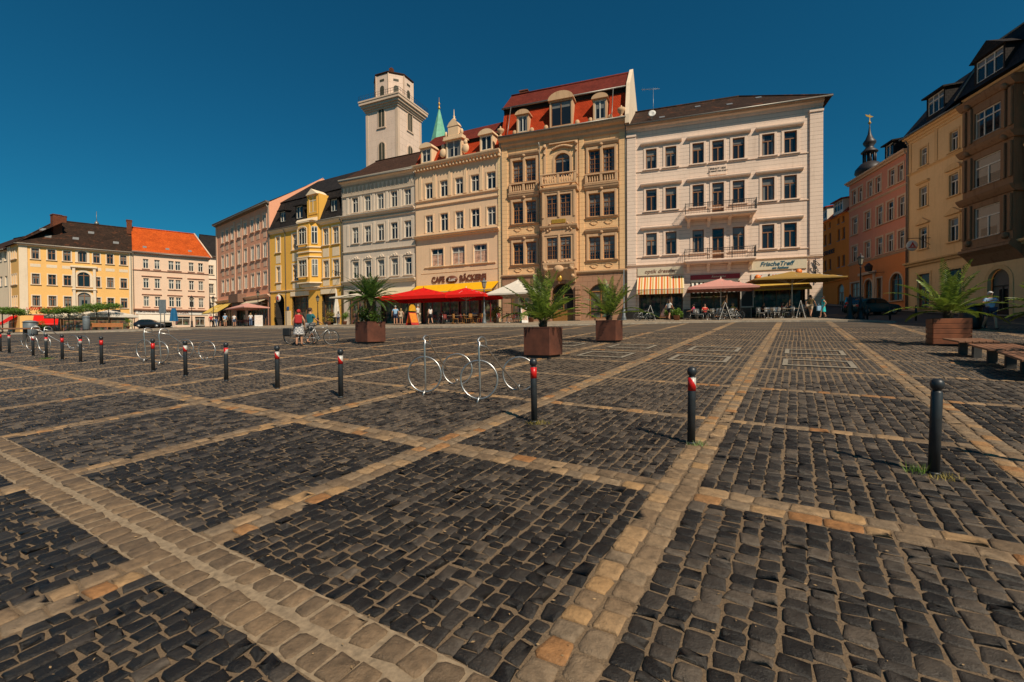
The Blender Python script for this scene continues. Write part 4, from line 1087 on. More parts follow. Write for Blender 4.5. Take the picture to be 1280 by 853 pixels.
# ===== E2: grey stucco house
b = Bld('grey_stucco_house', (-21.12, 57.98), (-11.01, 53.37), 'grey stucco house with shell hoods over the first floor windows and brown roof')
W2 = stucco('grey_render', (.42, .36, .29), dirt=.45); T2 = stucco('grey_trim', (.46, .395, .315), dirt=.5); F2 = stucco('grey_frieze', (.34, .28, .21), dirt=.9)
XS2 = [(1.56, 2.54), (3.52, 4.5), (5.52, 6.5), (7.54, 8.52), (9.5, 10.5)]
holes = rowz(XS2, 16.92, 18.78)+rowz(XS2, 13.15, 15.1); h3 = rowz(XS2, 8.85, 10.88)
b.wall([W2], holes+h3+[(.8, 5.2, b.z0, 7.2), (5.9, 10.9, b.z0, 6.6)], 20.7, D=11)
for h in holes: b.window(*h, style='cross', surround=T2)
for h in h3: b.window(*h, style='tee', surround=T2, hood='shell')
for x in [.9, 3.03, 5.0, 7.02, 9.0, 10.85]:
    for z0, z1 in ((12.9, 15.5), (8.6, 11.2), (16.8, 18.9)): b.box('pilaster', T2, x-.2, x+.18, -.08, -.002, z0, z1)
b.box('frieze', F2, 0, 11.1, -.04, -.001, 19.1, 20.3)
mb = MB()
for i in range(18): mb.prism([(.3+i*.61-.2, 20.1), (.3+i*.61+.2, 20.1), (.3+i*.61, 19.4)], 'y', -.09, -.04)
b.part('frieze_garland', mb, T2)
for z in (19.0, 15.95, 12.1): b.moulding('string_course', T2, 0, 11.1, z, BAND)
b.moulding('string_course', T2, 0, 11.1, 16.55, CORN[2:]); b.moulding('string_course', T2, 0, 11.1, 8.4, CORN[1:])
b.moulding('cornice', T2, -.1, 11.15, 20.9, [(.1, -.5), (.16, -.3), (.5, -.2), (.62, 0), (.65, .12)])
roof = roof_pitched(b, R_EDGE, 21.0, 25.6, 6.2, over=.6)
for x, t in ((3.0, .14), (5.9, .18), (9.2, .2)): skylight(b, roof, x, t, 21, 25.6, 6.2, .6, .7)
F_BEIGE = fabric('beige_cloth', (.58, .46, .3)); awning(b, 5.9, 10.9, 7.35, 6.2, 2.0, F_BEIGE, .22, label='beige awning')
shopfront(b, .8, 5.2, b.z0+.02, 7.2); shopfront(b, 5.9, 10.9, b.z0+.02, 6.6)
for (x0, x1) in ((.8, 3.0), (3.0, 5.2)): b.window(x0, x1, b.z0+.1, 7.1, style='shop', fr=M_BROWNFR, glass=M_GLASSB, sill=False, rev=.5, name='shop_window')
for (x0, x1) in ((5.9, 8.4), (8.4, 10.9)): b.window(x0, x1, b.z0+.1, 6.5, style='shop', fr=M_BROWNFR, glass=M_GLASSB, sill=False, rev=.5, name='shop_window')
downpipe(b, .05, 20.3)

# ===== E1: yellow house with mansard
b = Bld('yellow_mansard_house', (-34.23, 65.55), (-21.12, 57.98), 'yellow house with white window surrounds, dark mansard roof, oriel and arched passage')
C1 = (.64, .38, .06)
W1 = stucco('sun_yellow_render', (.56, .315, .06), dirt=.12); T1 = stucco('warm_white_trim', (.58, .46, .32), dirt=.25)
cols = [(1.45, 2.3), (5.1, 6.3), (11.4, 12.42), (13.25, 14.38)]
holes = []
for z0, z1 in ((13.45, 15.6), (9.28, 11.45)): holes += rowz(cols, z0, z1)
b.wall([W1], holes+[(.8, 3.1, b.z0, 7.6, 1.15), (4.8, 8.3, b.z0, 7.1), (11.0, 13.6, b.z0, 7.1)], 16.5, D=10)
for h in holes: b.window(*h, style='cross', surround=T1, sw=.2)
for x0, x1 in cols: b.box('apron_panel', T1, x0-.1, x1+.1, -.03, -.001, 11.9, 13.0); b.box('apron_panel', T1, x0-.1, x1+.1, -.03, -.001, 8.2, 9.0)
b.moulding('string_course', T1, 0, 15.14, 8.0, BAND)
b.moulding('cornice', T1, -.1, 15.2, 16.55, [(.06, -.45), (.1, -.3), (.32, -.2), (.4, 0), (.4, .05)])
# polygonal oriel
mb = MB(); oo = [(7.35, 0), (7.6, -.95), (9.9, -.95), (10.9, 0)]
def prismz(mb, pts, z0, z1, k=1): mb.prism(pts, 'z', z0, z1)
prismz(mb, oo, 8.6, 16.6); b.part('oriel', mb, W1)
mb = MB()
for z in (16.5, 12.6, 8.6, 11.95, 13.2): prismz(mb, [(7.2, 0), (7.48, -1.08), (10.0, -1.08), (11.08, 0)], z, z+.16)
prismz(mb, [(7.5, 0), (7.8, -.75), (9.7, -.75), (10.6, 0)], 8.15, 8.6); prismz(mb, [(7.9, 0), (8.1, -.4), (9.4, -.4), (10.1, 0)], 7.8, 8.15); 
mb.prism([(-1.1, 16.66), (-.9, 17.0), (0, 17.3), (0, 16.66)], 'x', 7.4, 10.7); mb.box(7.9, 8.0, -.9, 0, 8.2, 17.0); b.part('oriel_moulding', mb, T1)
for z0, z1 in ((13.7, 15.95), (9.5, 11.7)):
    b.window(7.85, 9.55, z0, z1, style='three', surround=T1, yf=-.95-.16, rev=.14, rise=.25 if z0 > 12 else 0)
    mf, mp, ms = make_window(.75, round(z1-z0, 2), 'cross', M_WHITEFR, None, None, False, 0, M_GLASS, .1)
    a = math.atan2(.95, 1.0); o = ob('window', mf, b.root, (10.1+.07, -.78-.05, z0-b.z0), (0, 0, a)); ob('pane', mp, o)
    o = ob('window', mf, b.root, (7.37, -.1, z0-b.z0), (0, 0, -1.3)); ob('pane', mp, o)
# mansard
zl, zu = 16.6, 20.9
mb = MB(); mb.quad((-.1, -.3, zl), (b.L+.1, -.3, zl), (b.L+.1, 1.5, zu), (-.1, 1.5, zu)); mb.quad((-.1, 9.6, zl), (-.1, -.3, zl), (-.1, 1.5, zu), (-.1, 7.9, zu))
mb.quad((-.25, 1.35, zu), (b.L+.1, 1.35, zu), (b.L+.1, 7.0, 25.4), (1.3, 7.0, 25.4)); mb.poly([(-.25, 10.6, zu), (-.25, 1.35, zu), (1.3, 7, 25.4)]); mb.quad((b.L+.1, 12.6, zu), (-.25, 12.6, zu), (1.3, 7, 25.4), (b.L+.1, 7, 25.4))
mans = b.part('mansard', mb, R_DARK)
mb = MB(); mb.tube([(0, -.42, zl), (b.L, -.42, zl)], .08, 6); mb.build('gutter', M_ZINC, mans)
for (x0, x1, z0, z1) in ((2.5, 3.6, 17.6, 19.0), (6.0, 7.3, 17.6, 19.2), (13.0, 14.1, 17.6, 19.1)): dormer(b, mans, x0, x1, z0, z1, .0, 1.8, R_DARK, R_DARK, 'two', None, 'flat')
d = dormer(b, mans, 9.15, 10.55, 17.9, 20.1, -.35, 2.5, W1, T1, 'cross', None, 'gable')
mb = MB(); mb.box(8.65, 11.05, -.28, 2.2, 16.8, 20.2); mb.build('dormer_wall', W1, d)
for x, t in ((9.5, .5), (12.5, .35), (14, .6)): skylight(b, mans, x, t+.2, zu-1.2, 25, 7, .5, .6)
shopfront(b, 4.8, 8.3, b.z0+.02, 7.1); shopfront(b, 11.0, 13.6, b.z0+.02, 7.1); shopfront(b, .8, 3.1, b.z0+.02, 7.6, 6)
for (x0, x1) in ((4.8, 8.3), (11.0, 13.6)): b.window(x0, x1, b.z0+.4, 7.05, style='shop', fr=M_BROWNFR, glass=M_GLASSB, sill=False, rev=.5, name='shop_window')
for (x0, x1) in ((4.6, 8.5), (10.9, 13.8)): b.box('shop_fascia', T1, x0, x1, -.12, -.003, 7.15, 7.75)
b.box('plinth', T1, 3.3, 4.6, -.06, -.002, b.z0-.3, 5.2); downpipe(b, 3.6, 16.3); downpipe(b, .0, 16.3); downpipe(b, 14.95, 16.3)
mb = MB(); mb.lathe([(.02, -.06), (.48, -.05), (.5, 0), (.48, .05), (.02, .06)], n=24); mb.xf(Matrix.Translation((3.6, -1.2, 6.9)) @ Matrix.Rotation(PI/2, 4, 'X') @ Matrix.Scale(1, 4)); 
mb.tube([(3.6, 0, 7.5), (3.6, -1.2, 7.5), (3.6, -1.2, 7.3)], .025, 5)
o = b.part('hanging_sign', mb, M_WHITES, label='round white hanging sign with a red letter'); me = text_mesh('R', .7, .02, 0, .02); me.materials.append(M_REDT); ob('lettering', me, o, (3.6, -1.3, 6.88), (PI/2, 0, 0))
b.box('blue_plaque', plain('blue_plate', (.02, .09, .25), .4), 3.75, 4.25, -.1, -.06, 5.3, 5.8)
mb = MB(); mb.tube([(14.9, 0, 9.6), (14.9, -1.4, 9.8), (14.9, -1.5, 9.5)], .03, 5); 
for k in range(2): mb.tube([(14.9, -.5-.5*k+.25*math.cos(t*.6), 9.5+.2*math.sin(t*.6)) for t in range(11)], .025, 5)
b.part('iron_sign_bracket', mb, M_IRON)
E1 = b

# ===== E0: pink house
b = Bld('pink_house', (-50.64, 79.32), (-34.23, 65.55), 'long salmon pink four storey house with pale window surrounds beside the yellow house')
W0 = stucco('salmon_render', (.62, .27, .165), dirt=.2); T0 = stucco('pale_rose_trim', (.5, .34, .24), dirt=.3)
cols = [(2.5, 3.5), (4.6, 5.6), (6.85, 7.85), (9.6, 10.6), (12.15, 13.2), (14.75, 15.85), (16.85, 17.95), (19.2, 20.3)]
holes = []
for z0, z1 in ((17.35, 19.33), (13.1, 15.2), (9.1, 11.1)): holes += rowz(cols, z0, z1)
b.wall([W0], holes+[(1.2, 6.5, b.z0, 6.8), (8.6, 12.2, b.z0, 6.6), (13.2, 20.4, b.z0, 7.0)], 20.7, D=16, rev=.1)
for h in holes: b.window(*h, style='two', surround=T0, sw=.22, rev=.04, sill=True)
for x0, x1 in cols:
    for z in (16.0, 11.8): b.box('apron_panel', T0, x0, x1, -.03, -.001, z, z+.75)
for x in (8.3, 11.3): b.box('pilaster', T0, x-.25, x+.2, -.08, -.002, 8.0, 20.0)
for x in (.02, 20.9): b.box('pilaster', T0, x, x+.5, -.1, -.002, 8.0, 20.4)
b.moulding('string_course', T0, 0, b.L, 7.7, CORN[1:]); b.moulding('cornice', M_PLINTH, -.2, b.L+.1, 20.8, [(.1, -.35), (.5, -.15), (.6, 0), (.6, .08)])
roof = roof_pitched(b, R_DARK, 20.8, 26.0, 8.0, over=.5, D=16)
mb = MB(); mb.poly([(b.L-.02, -.1, 20.5), (b.L-.02, 16.2, 20.5), (b.L-.02, 8, 26.2)]); mb.poly([(b.L+.14, 16.2, 17.0), (b.L+.14, 16.2, 20.7), (b.L+.14, 8, 26.05), (b.L+.14, -.1, 20.7), (b.L+.14, -.1, 17.0)][::-1]); b.part('gable_wall', mb, W0)
for q in ((1.2, 6.5, 6.8), (8.6, 12.2, 6.6), (13.2, 20.4, 7.0)):
    shopfront(b, q[0], q[1], b.z0+.02, q[2]); b.window(q[0], q[1], b.z0+.2, q[2]-.05, style='shop', fr=M_BROWNFR, glass=M_GLASSB, sill=False, rev=.5, name='shop_window')
F_YEL2 = fabric('pale_yellow_cloth', (.7, .45, .1))
awning(b, .2, 3.5, 7.3, 5.6, 2.4, F_YEL2, .15, label='pale yellow awning'); awning(b, 4.2, 7.6, 7.3, 5.6, 2.4, F_YEL2, .15, label='pale yellow awning')
awning(b, 13.4, 20.2, 7.2, 6.6, 1.2, F_BEIGE, .15, label='half closed beige awning')
mb = MB(); mb.prism([(8.2, 0), (8.5, -1.1), (12.3, -1.1), (12.6, 0)], 'z', 7.0, 8.3); mb.prism([(8.8, 0), (9.1, -.8), (11.8, -.8), (12.1, 0)], 'z', 5.8, 7.0); b.part('shop_oriel', mb, plain('brown_panel', (.2, .1, .06), .7))
downpipe(b, b.L-.2, 20.3)

# ===== L1: yellow corner house with stone bay
b = Bld('yellow_corner_house', (-70.42, 66.0), (-60.79, 74.08), 'yellow three storey corner house with brown hipped roof and red awning')
WL = stucco('corn_yellow_render', (.56, .335, .115), dirt=.15); TL = stucco('light_stone_trim', (.5, .42, .31), dirt=.3)
cols = [(1.3, 2.08), (2.96, 3.78), (4.6, 5.42), (7.9, 8.68), (9.48, 10.24), (11.08, 11.85)]
holes = rowz(cols, 13.22, 14.7)+rowz(cols, 9.55, 11.05)+rowz(cols, 6.4, 7.9)
extra = [(6.2, 7.2, 13.22, 14.9, .25), (6.1, 7.5, 9.5, 11.7, .5), (6.1, 7.55, 6.1, 8.6, .5)]
b.wall([WL], holes+extra+[(1.6, 12.0, b.z0, 4.85)], 15.3, D=10)
for h in holes: b.window(*h, style='cross', fr=M_BROWNFR, surround=TL, sw=.13)
for h in extra: b.window(*h[:4], style='cross', fr=M_BROWNFR, surround=TL, rise=h[4], sw=.3)
mb = MB()
for x in (5.55, 7.85): mb.bbox(x, x+.35, -.3, 0, 5.3, 12.4, .04)
mb.bbox(5.35, 8.4, -.45, 0, 12.3, 12.6, .05); mb.bbox(5.45, 8.3, -.38, 0, 8.95, 9.15, .04); b.part('stone_bay', mb, TL)
for x0, x1 in cols: b.box('pale_panel', TL, x0-.15, x1+.15, -.02, -.001, 12.05, 12.5)
b.box('quoins', TL, .02, .9, -.08, -.002, 5.2, 15.2); b.box('quoins', TL, 12.1, 12.55, -.08, -.002, b.z0, 15.2)
b.moulding('string_course', TL, 0, b.L, 5.15, BAND); b.moulding('cornice', TL, -.1, b.L+.1, 15.3, [(.06, -.3), (.3, -.1), (.35, 0), (.35, .05)])
roof = roof_pitched(b, R_BROWN, 15.4, 20.2, 6.0, hipL=3.6, over=.4)
for x, t in ((2.9, .3), (5.9, .32), (7.6, .62), (10.6, .3), (2.2, .55)): skylight(b, roof, x, t, 15.4, 20.2, 6.0, .7, .7)
chimney(b, roof, 4.1, 6.0, 19.6, 20.9, 1.1, .6); chimney(b, roof, 12.3, 5.0, 19.0, 21.2, .7, 1.6)
mb = MB(); mb.tube([(8.2, 6, 20.1), (8.2, 6, 22.4)], .04, 5); mb.lathe([(.3, 20.2), (.3, 20.5), (.05, 20.9)], 8.2, 6, 8); mb.build('aerial', M_ZINC, roof)
lettering(b, 'LÖWENAPOTHEKE 1718', 3.4, 5.95, .5, M_REDT, bold=.012); lettering(b, 'AM MARKT', 3.0, 5.5, .42, M_REDT, bold=.012)
b.box('dark_sign', M_IRON, 9.9, 11.0, -.1, -.002, 5.55, 6.1)
for x0, x1 in ((1.6, 4.2), (4.4, 7.0), (7.2, 9.6), (9.8, 12.0)): b.window(x0, x1, b.z0+.1, 4.8, style='shop', fr=M_BROWNFR, glass=M_GLASSB, sill=False, rev=.4, name='shop_window')
shopfront(b, 1.6, 12.0, b.z0+.02, 4.85)
F_RED = fabric('red_cloth', (.66, .012, .008)); awning(b, 1.4, 4.0, 5.0, 3.75, 1.5, F_RED, .15, label='red awning')
downpipe(b, 12.4, 15.2)
resize(b)
# its neighbour on the far left, turned away around the corner
b = Bld('corner_wing', (-74.6, 68.45), (-70.45, 66.02), 'narrow end of the cream building at the left edge')
wh = rowz([(1.7, 2.2), (2.6, 3.1), (3.5, 4.0)], 13.2, 14.7)+rowz([(1.7, 2.2), (2.6, 3.1), (3.5, 4.0)], 9.5, 11.0)+rowz([(1.7, 2.2), (2.6, 3.1), (3.5, 4.0)], 6.3, 7.8)
b.wall([WL], wh, 15.3, D=6)
for h in wh: b.window(*h, style='two', fr=M_WHITEFR, surround=TL, sw=.1)
for x in (0.05, .9): b.box('pilaster', TL, x, x+.55, -.1, -.002, b.z0, 15.2)
mb = MB(); mb.quad((-.3, -.4, 15.2), (4.85, -.4, 15.2), (4.85, 5, 19.4), (2.5, 5, 19.4)); mb.poly([(-.3, 5, 15.2), (-.3, -.4, 15.2), (2.5, 5, 19.4)]); r_ = b.part('roof', mb, R_BROWN); chimney(b, r_, 3.2, 4.5, 17.5, 20.4, 1.2, 1)
F_RED2 = fabric('red_cloth', (.66, .012, .008)); awning(b, .8, 4.0, 5.0, 3.7, 1.5, F_RED2, .15, label='red awning')
resize(b)
b = Bld('white_edge_house', (-86, 73.5), (-74.7, 68.5), 'white house cut off by the left edge')
wh = rowz([(8.0, 8.9), (9.6, 10.5), (11.3, 12.1)], 13.2, 14.7)+rowz([(8.0, 8.9), (9.6, 10.5), (11.3, 12.1)], 9.5, 11)
b.wall([TL], wh, 15.0, D=6)
for h in wh: b.window(*h, style='two')
roof_pitched(b, R_BROWN, 15.0, 18.5, 5)

resize(b)
# ===== L2: white house, orange roof
b = Bld('orange_roofed_house', (-60.79, 74.08), (-52.92, 80.69), 'pale three storey house with bright orange tiled roof and white awning')
WM = stucco('pale_ivory_render', (.52, .385, .28), dirt=.15); TM = stucco('rosy_brown_trim', (.34, .19, .13), dirt=.3)
cols = [(1.32, 2.02), (2.78, 3.48), (4.64, 5.34), (5.56, 6.26), (7.42, 8.1), (8.76, 9.44)]
holes = rowz(cols, 12.94, 14.44)+rowz(cols, 9.75, 11.33)+rowz(cols, 6.78, 8.4)
b.wall([WM], holes+[(.6, 4.9, b.z0, 5.4), (5.4, 7.5, b.z0+.6, 5.2), (8.2, 9.6, b.z0, 5.2)], 15.5, D=11)
for h in holes: b.window(*h, style='cross', fr=M_WHITEFR, surround=WM, sw=.1)
for z in (11.6, 8.62):
    for a, c in ((1.1, 3.7), (4.4, 6.5), (7.2, 9.65)): b.moulding('window_hood', TM, a, c, z, [(.08, 0), (.2, .08), (.2, .14)])
for a, c in cols: b.moulding('window_sill', TM, a-.15, c+.15, 9.6, [(.08, -.08), (.15, 0), (.15, .04)])
b.moulding('string_course', TM, 0, b.L, 12.6, BAND); b.moulding('string_course', TM, 0, b.L, 6.3, CORN[2:]); b.moulding('cornice', TM, -.05, b.L+.05, 15.6, [(.06, -.3), (.3, -.1), (.35, 0), (.35, .05)])
roof = roof_pitched(b, R_ORANGE, 15.6, 20.3, 5.2, over=.4, hipR=1.5)
mb = MB(); mb.tube([(b.L+.45, -.5, 15.5), (b.L-1.5, 5.2, 20.4)], .13, 5); mb.build('pale_verge', WM, roof)
for x in (1.6, 4.6, 7.7): skylight(b, roof, x, .18, 15.6, 20.3, 5.2, .5, .5)
sign(b, .3, b.L-.2, 5.5, 6.15, M_WHITES, '', M_BROWNT, .45, parts=[('SINGER', 6.4, 5.82, .55, M_BROWNT), ('DM ZWIRNEL CORNELIUS', 2.7, 5.85, .36, M_INK)], bold=.01)
awning(b, .6, 4.9, 5.4, 4.35, 2.0, fabric('white_cloth', (.66, .58, .46)), .2, label='white awning')
for q in ((.6, 4.9, 5.4), (5.4, 7.5, 5.2), (8.2, 9.6, 5.2)):
    shopfront(b, q[0], q[1], b.z0+.02, q[2]); b.window(q[0], q[1], b.z0+.6, q[2]-.05, style='shop', fr=M_WHITEFR, glass=M_GLASSB, sill=False, rev=.3, name='shop_window')
downpipe(b, .1, 15.2)
resize(b)
# ===== L3 behind the gap
b = Bld('slate_roofed_house', (-58.2, 87.2), (-49.2, 94.6), 'white house with dark slate roof showing in the gap beside the orange roof')
wh = []
for x in (.8, 2.6, 4.4): wh += rowz([(x, x+.8)], 13.6, 15.3)+rowz([(x, x+.8)], 10.0, 11.8)+rowz([(x, x+.8)], 6.4, 8.2)
b.wall([stucco('white_render', (.56, .5, .4), dirt=.15)], wh, 17.0, D=10)
for h in wh: b.window(*h, style='cross', surround=TL)
for z in (12.7, 9.2): b.moulding('string_course', TM, 0, b.L, z, BAND)
roof_pitched(b, R_DARK, 17.2, 22.0, 6.0)
for x in (1.2, 2.6): pass

resize(b)
# ===== right hand street
RG = 'houses along the right hand street'
b = Bld('cream_house', (37.77, 44.0), (36.75, 37.14), 'cream house in shade with pedimented windows and a round pharmacy sign on a bracket')
CR = (.56, .39, .2)
WR = stucco('yellowish_cream_render', CR, dirt=.35); TR = stucco('yellowish_cream_trim', (.52, .35, .17), dirt=.4)  # own cream tone of these walls, yellower than the cafe front
holes = [(1.55, 2.4, 16.8, 18.45), (5.0, 5.85, 16.8, 18.45), (1.5, 2.42, 13.1, 14.9), (4.95, 5.9, 13.1, 14.9), (1.5, 2.45, 9.3, 11.2), (4.95, 5.95, 9.3, 11.2)]
b.wall([WR], holes+[(1.3, 2.8, 3.9, 7.0), (4.6, 6.3, 3.7, 6.95)], 20.0, D=9)
for i, h in enumerate(holes): b.window(*h, style='tee', surround=TR, hood=[None, None, 'ledge', 'seg', 'tri', 'tri'][i], sw=.18)
for h in ((1.3, 2.8, 3.9, 7.0), (4.6, 6.3, 3.7, 6.95)): b.window(*h, style='twot', fr=M_BROWNFR, surround=TR, sw=.2, glass=M_GLASSB, name='shop_window')
b.moulding('string_course', TR, 0, b.L, 16.55, BAND); b.moulding('string_course', TR, 0, b.L, 8.15, CORN[2:]); b.moulding('cornice', TR, -.1, b.L+.1, 19.95, CORN)
for x in (.1, 3.3, 6.5): b.box('pilaster', TR, x, x+.35, -.06, -.002, 16.7, 19.5)
mb = MB(); mb.quad((-.2, -.6, 20.0), (b.L, -.6, 20.0), (b.L, 3.2, 24.6), (-.2, 3.2, 24.6)); mb.poly([(-.2, 3.2, 20), (-.2, -.6, 20.0), (-.2, 3.2, 24.6)]); mb.quad((-.2, 3.2, 24.6), (b.L, 3.2, 24.6), (b.L, 9, 24.6), (-.2, 9, 24.6))
roof = b.part('roof', mb, R_BLUE); dormer(b, roof, 2.6, 4.4, 20.9, 22.5, -.1, 2.4, R_DARK, R_DARK, 'three', None, 'flat')
mb = MB(); mb.tube([(-.2, -.66, 20.02), (b.L, -.66, 20.02)], .08, 6); mb.build('gutter', M_ZINC, roof); downpipe(b, .1, 19.8)
mb = MB(); mb.tube([(2.9, -.05, 10.1), (2.9, -1.9, 10.1)], .03, 5); mb.tube([(2.9, -.05, 9.5), (2.9, -.9, 10.05)], .02, 5); o = b.part('sign_bracket', mb, M_IRON)
m = MB(); m.lathe([(.02, -.07), (.44, -.06), (.48, 0), (.44, .06), (.02, .07)], n=20); m.xf(Matrix.Translation((2.9, -1.5, 9.45)) @ Matrix.Rotation(PI/2, 4, 'Y')); m.build('round_sign', M_WHITES, o)
m = MB(); m.prism([(-1.82, 9.25), (-1.18, 9.25), (-1.18, 9.33), (-1.82, 9.33)], 'x', 2.82, 2.98); m.prism([(-1.72, 9.35), (-1.5, 9.78), (-1.28, 9.35), (-1.4, 9.35), (-1.5, 9.55), (-1.6, 9.35)], 'x', 2.81, 2.99); m.build('red_letter', M_REDT, o)

b = Bld('bay_window_house', (36.75, 37.14), (34.0, 18.6), 'brown and cream house at the right edge with carved stone bay and slate mansard')
DS = stucco('dark_carved_stone', (.19, .115, .065), dirt=.9)
wn = []
for x in (6.2, 9.2, 12.2, 15.2): wn += rowz([(x, x+1.2)], 16.5, 18.5)+rowz([(x, x+1.2)], 12.8, 14.9)+rowz([(x, x+1.2)], 8.9, 11.2)+rowz([(x, x+1.4)], 4.2, 7.0)
b.wall([WR], wn+[(1.82, 3.64, b.z0+.1, 6.4, .85)], 20.0, D=9, x1=18.7)
for h in wn: b.window(*h, style='twot', surround=TR)
b.window(1.82, 3.64, b.z0+.1, 6.4, style='door', fr=plain('dark_door', (.03, .018, .012), .4), rise=.85, surround=TR, sill=False, sw=.3, rev=.3, name='front_door')
bw = [(1.4, 3.68, 16.5, 18.5), (1.4, 3.68, 12.8, 14.95), (1.42, 3.66, 8.88, 11.2)]
b.wall([DS], bw, 19.9, zlo=8.0, x0=.35, x1=4.7, yf=-.7, D=0, name='bay_wall', rev=.2)
for i, h in enumerate(bw): b.window(*h, style='three' if i == 0 else 'twot', yf=-.7, rev=.15)
mb = MB()
for z in (15.9, 12.1, 19.6): mb.prism([(0, z-.5), (-.8, z-.45), (-1.0, z-.2), (-1.1, z), (0, z+.05)], 'x', .15, 4.9)
for z0, z1 in ((8.9, 11.5), (12.7, 15.2), (16.3, 19.0)):
    for x in (.45, 1.0, 3.9, 4.4): mb.bbox(x, x+.26, -.85, -.7, z0, z1, .03)
    mb.box(.4, 4.65, -.82, -.7, z0-.75, z0-.6)
mb.prism([(0, 8.2), (-.95, 8.1), (-1.0, 7.9), (-.6, 7.6), (0, 6.9)], 'x', .3, 4.75)
for x in (1.0, 4.2): mb.ball((x, -.8, 8.6), .25, 8, 6); mb.ball((x, -.9, 15.6), .25, 8, 6); mb.ball((x, -.9, 19.2), .25, 8, 6)
b.part('bay_moulding', mb, DS)
b.moulding('cornice', TR, -.1, 18.7, 20.2, CORN); b.moulding('string_course', TR, 0, 18.7, 8.15, CORN[2:])
mb = MB(); mb.quad((-.1, -.95, 20.3), (18.7, -.6, 20.3), (18.7, 1.6, 24.3), (0, 1.4, 24.3)); mb.poly([(-3.2, -.4, 20.1), (-.1, -.95, 20.3), (0, 1.4, 24.3)]); mb.quad((-3.2, 7, 20.1), (-3.2, -.4, 20.1), (0, 1.4, 24.3), (0, 7, 24.3)); mb.quad((0, 1.4, 24.3), (18.7, 1.6, 24.3), (18.7, 9, 25.5), (0, 9, 25.5)); mb.box(0, 18.7, -.4, 6, 20.22, 20.29)
roof = b.part('roof', mb, R_BLUE); m = MB(); m.tube([(-.1, -.95, 20.35), (0, 1.4, 24.35)], .09, 5); m.tube([(0, 1.4, 24.35), (18.7, 1.6, 24.35)], .09, 5); m.build('hip_flashing', M_ZINC, roof)
dormer(b, roof, 1.6, 3.9, 20.7, 22.3, -.75, 2.6, R_DARK, R_DARK, 'three', None, 'gable'); dormer(b, roof, 8.5, 10.5, 20.6, 21.9, -.5, 3.0, R_DARK, R_DARK, 'three', None, 'gable')
m = MB(); m.tube([(5.1, -.15, 19.6), (5.1, -.15, b.z0)], .07, 6); m.ball((5.1, -.2, 18.3), .2, 8, 6); m.ball((5.1, -.2, 14.7), .2, 8, 6); b.part('downpipe', m, TR)

# the next house of that row, just outside the picture; its shadow reaches the square
b = Bld('shaded_house', (33.95, 18.5), (31.9, 1.5), 'tall ochre house beyond the right edge next to the bay window house')
wn = []
for x in (1.5, 4.6, 7.7, 10.8, 13.9): wn += rowz([(x, x+1.2)], 16.5, 18.5)+rowz([(x, x+1.2)], 12.8, 14.9)+rowz([(x, x+1.2)], 8.9, 11.2)+rowz([(x, x+1.4)], 4.2, 7.0)
b.wall([WR], wn, 20.0, D=9)
for h in wn: b.window(*h, style='twot', surround=TR)
b.moulding('cornice', TR, -.1, b.L+.1, 20.2, CORN); mb = MB(); mb.quad((0, -.6, 20.3), (b.L, -.6, 20.3), (b.L, 2.6, 26.0), (0, 2.6, 26.0)); mb.quad((0, 2.6, 26), (b.L, 2.6, 26), (b.L, 9, 26), (0, 9, 26)); mb.poly([(b.L, -.6, 20.3), (b.L, 9, 20.3), (b.L, 9, 26), (b.L, 2.6, 26)]); b.part('roof', mb, R_BLUE)

b = Bld('rose_house', (39.68, 54.29), (37.77, 44.0), 'rose pink house in the side street with orange ground floor and arched shop window')
WK = stucco('rose_render', (.47, .2, .13), dirt=.25); WO = stucco('burnt_orange_render', (.5, .18, .06), dirt=.2); TK = stucco('sand_trim', (.46, .33, .22), dirt=.3)
cols = [(.65, 1.75), (3.25, 4.3), (5.45, 6.5), (7.25, 8.28), (9.05, 10.0)]
holes = rowz([(.6, 1.5), (1.9, 2.7), (3.75, 4.65), (5.25, 6.15), (7.53, 8.45), (8.93, 9.75)], 16.4, 18.05)+rowz(cols, 12.95, 14.9)+rowz(cols, 9.85, 11.6)
gf = [(7.78, 9.7, 4.86, 7.55, .85), (3.2, 4.7, b.z0+.1, 7.5, .7), (.45, 2.3, 4.2, 7.4, 0), (5.5, 6.36, 4.6, 7.4, 0)]
b.wall([WO, WK], holes+[g[:5] if g[4] else g[:4] for g in gf], 19.2, zc=9.45, D=9)
for h in holes: b.window(*h, style='tee', surround=TK, sw=.2)
for g in gf: b.window(*g[:4], style='shop' if g[1]-g[0] > 1.6 else 'two', fr=M_BROWNFR, surround=TK, rise=g[4], sw=.16, glass=glassmat('lit_look_glass', (.05, .045, .04), (.42, .4, .33), .9) if g[0] in (7.78, .45) else M_GLASSB, name='shop_window')
mb = MB(); mb.bbox(2.6, 2.95, -.15, 0, b.z0, 8.0, .03); mb.bbox(4.95, 5.3, -.15, 0, b.z0, 8.0, .03); mb.bbox(2.4, 5.5, -.3, 0, 8.0, 8.3, .04); b.part('portal', mb, TK)
b.moulding('string_course', TK, 0, b.L, 9.6, BAND); b.moulding('string_course', TK, 0, b.L, 15.9, BAND); b.moulding('cornice', TK, -.1, b.L+.1, 19.1, CORN[2:])
mb = MB(); mb.quad((-.2, -.4, 19.1), (b.L, -.4, 19.1), (b.L, 5, 21.6), (-.2, 5, 21.6)); mb.poly([(-.2, 9, 19.1), (-.2, -.4, 19.1), (-.2, 5, 21.6)]); roof = b.part('roof', mb, R_DARK)
dormer(b, roof, 6.4, 7.6, 19.7, 20.9, .3, 2.2, R_DARK, R_DARK, 'two', None, 'flat')
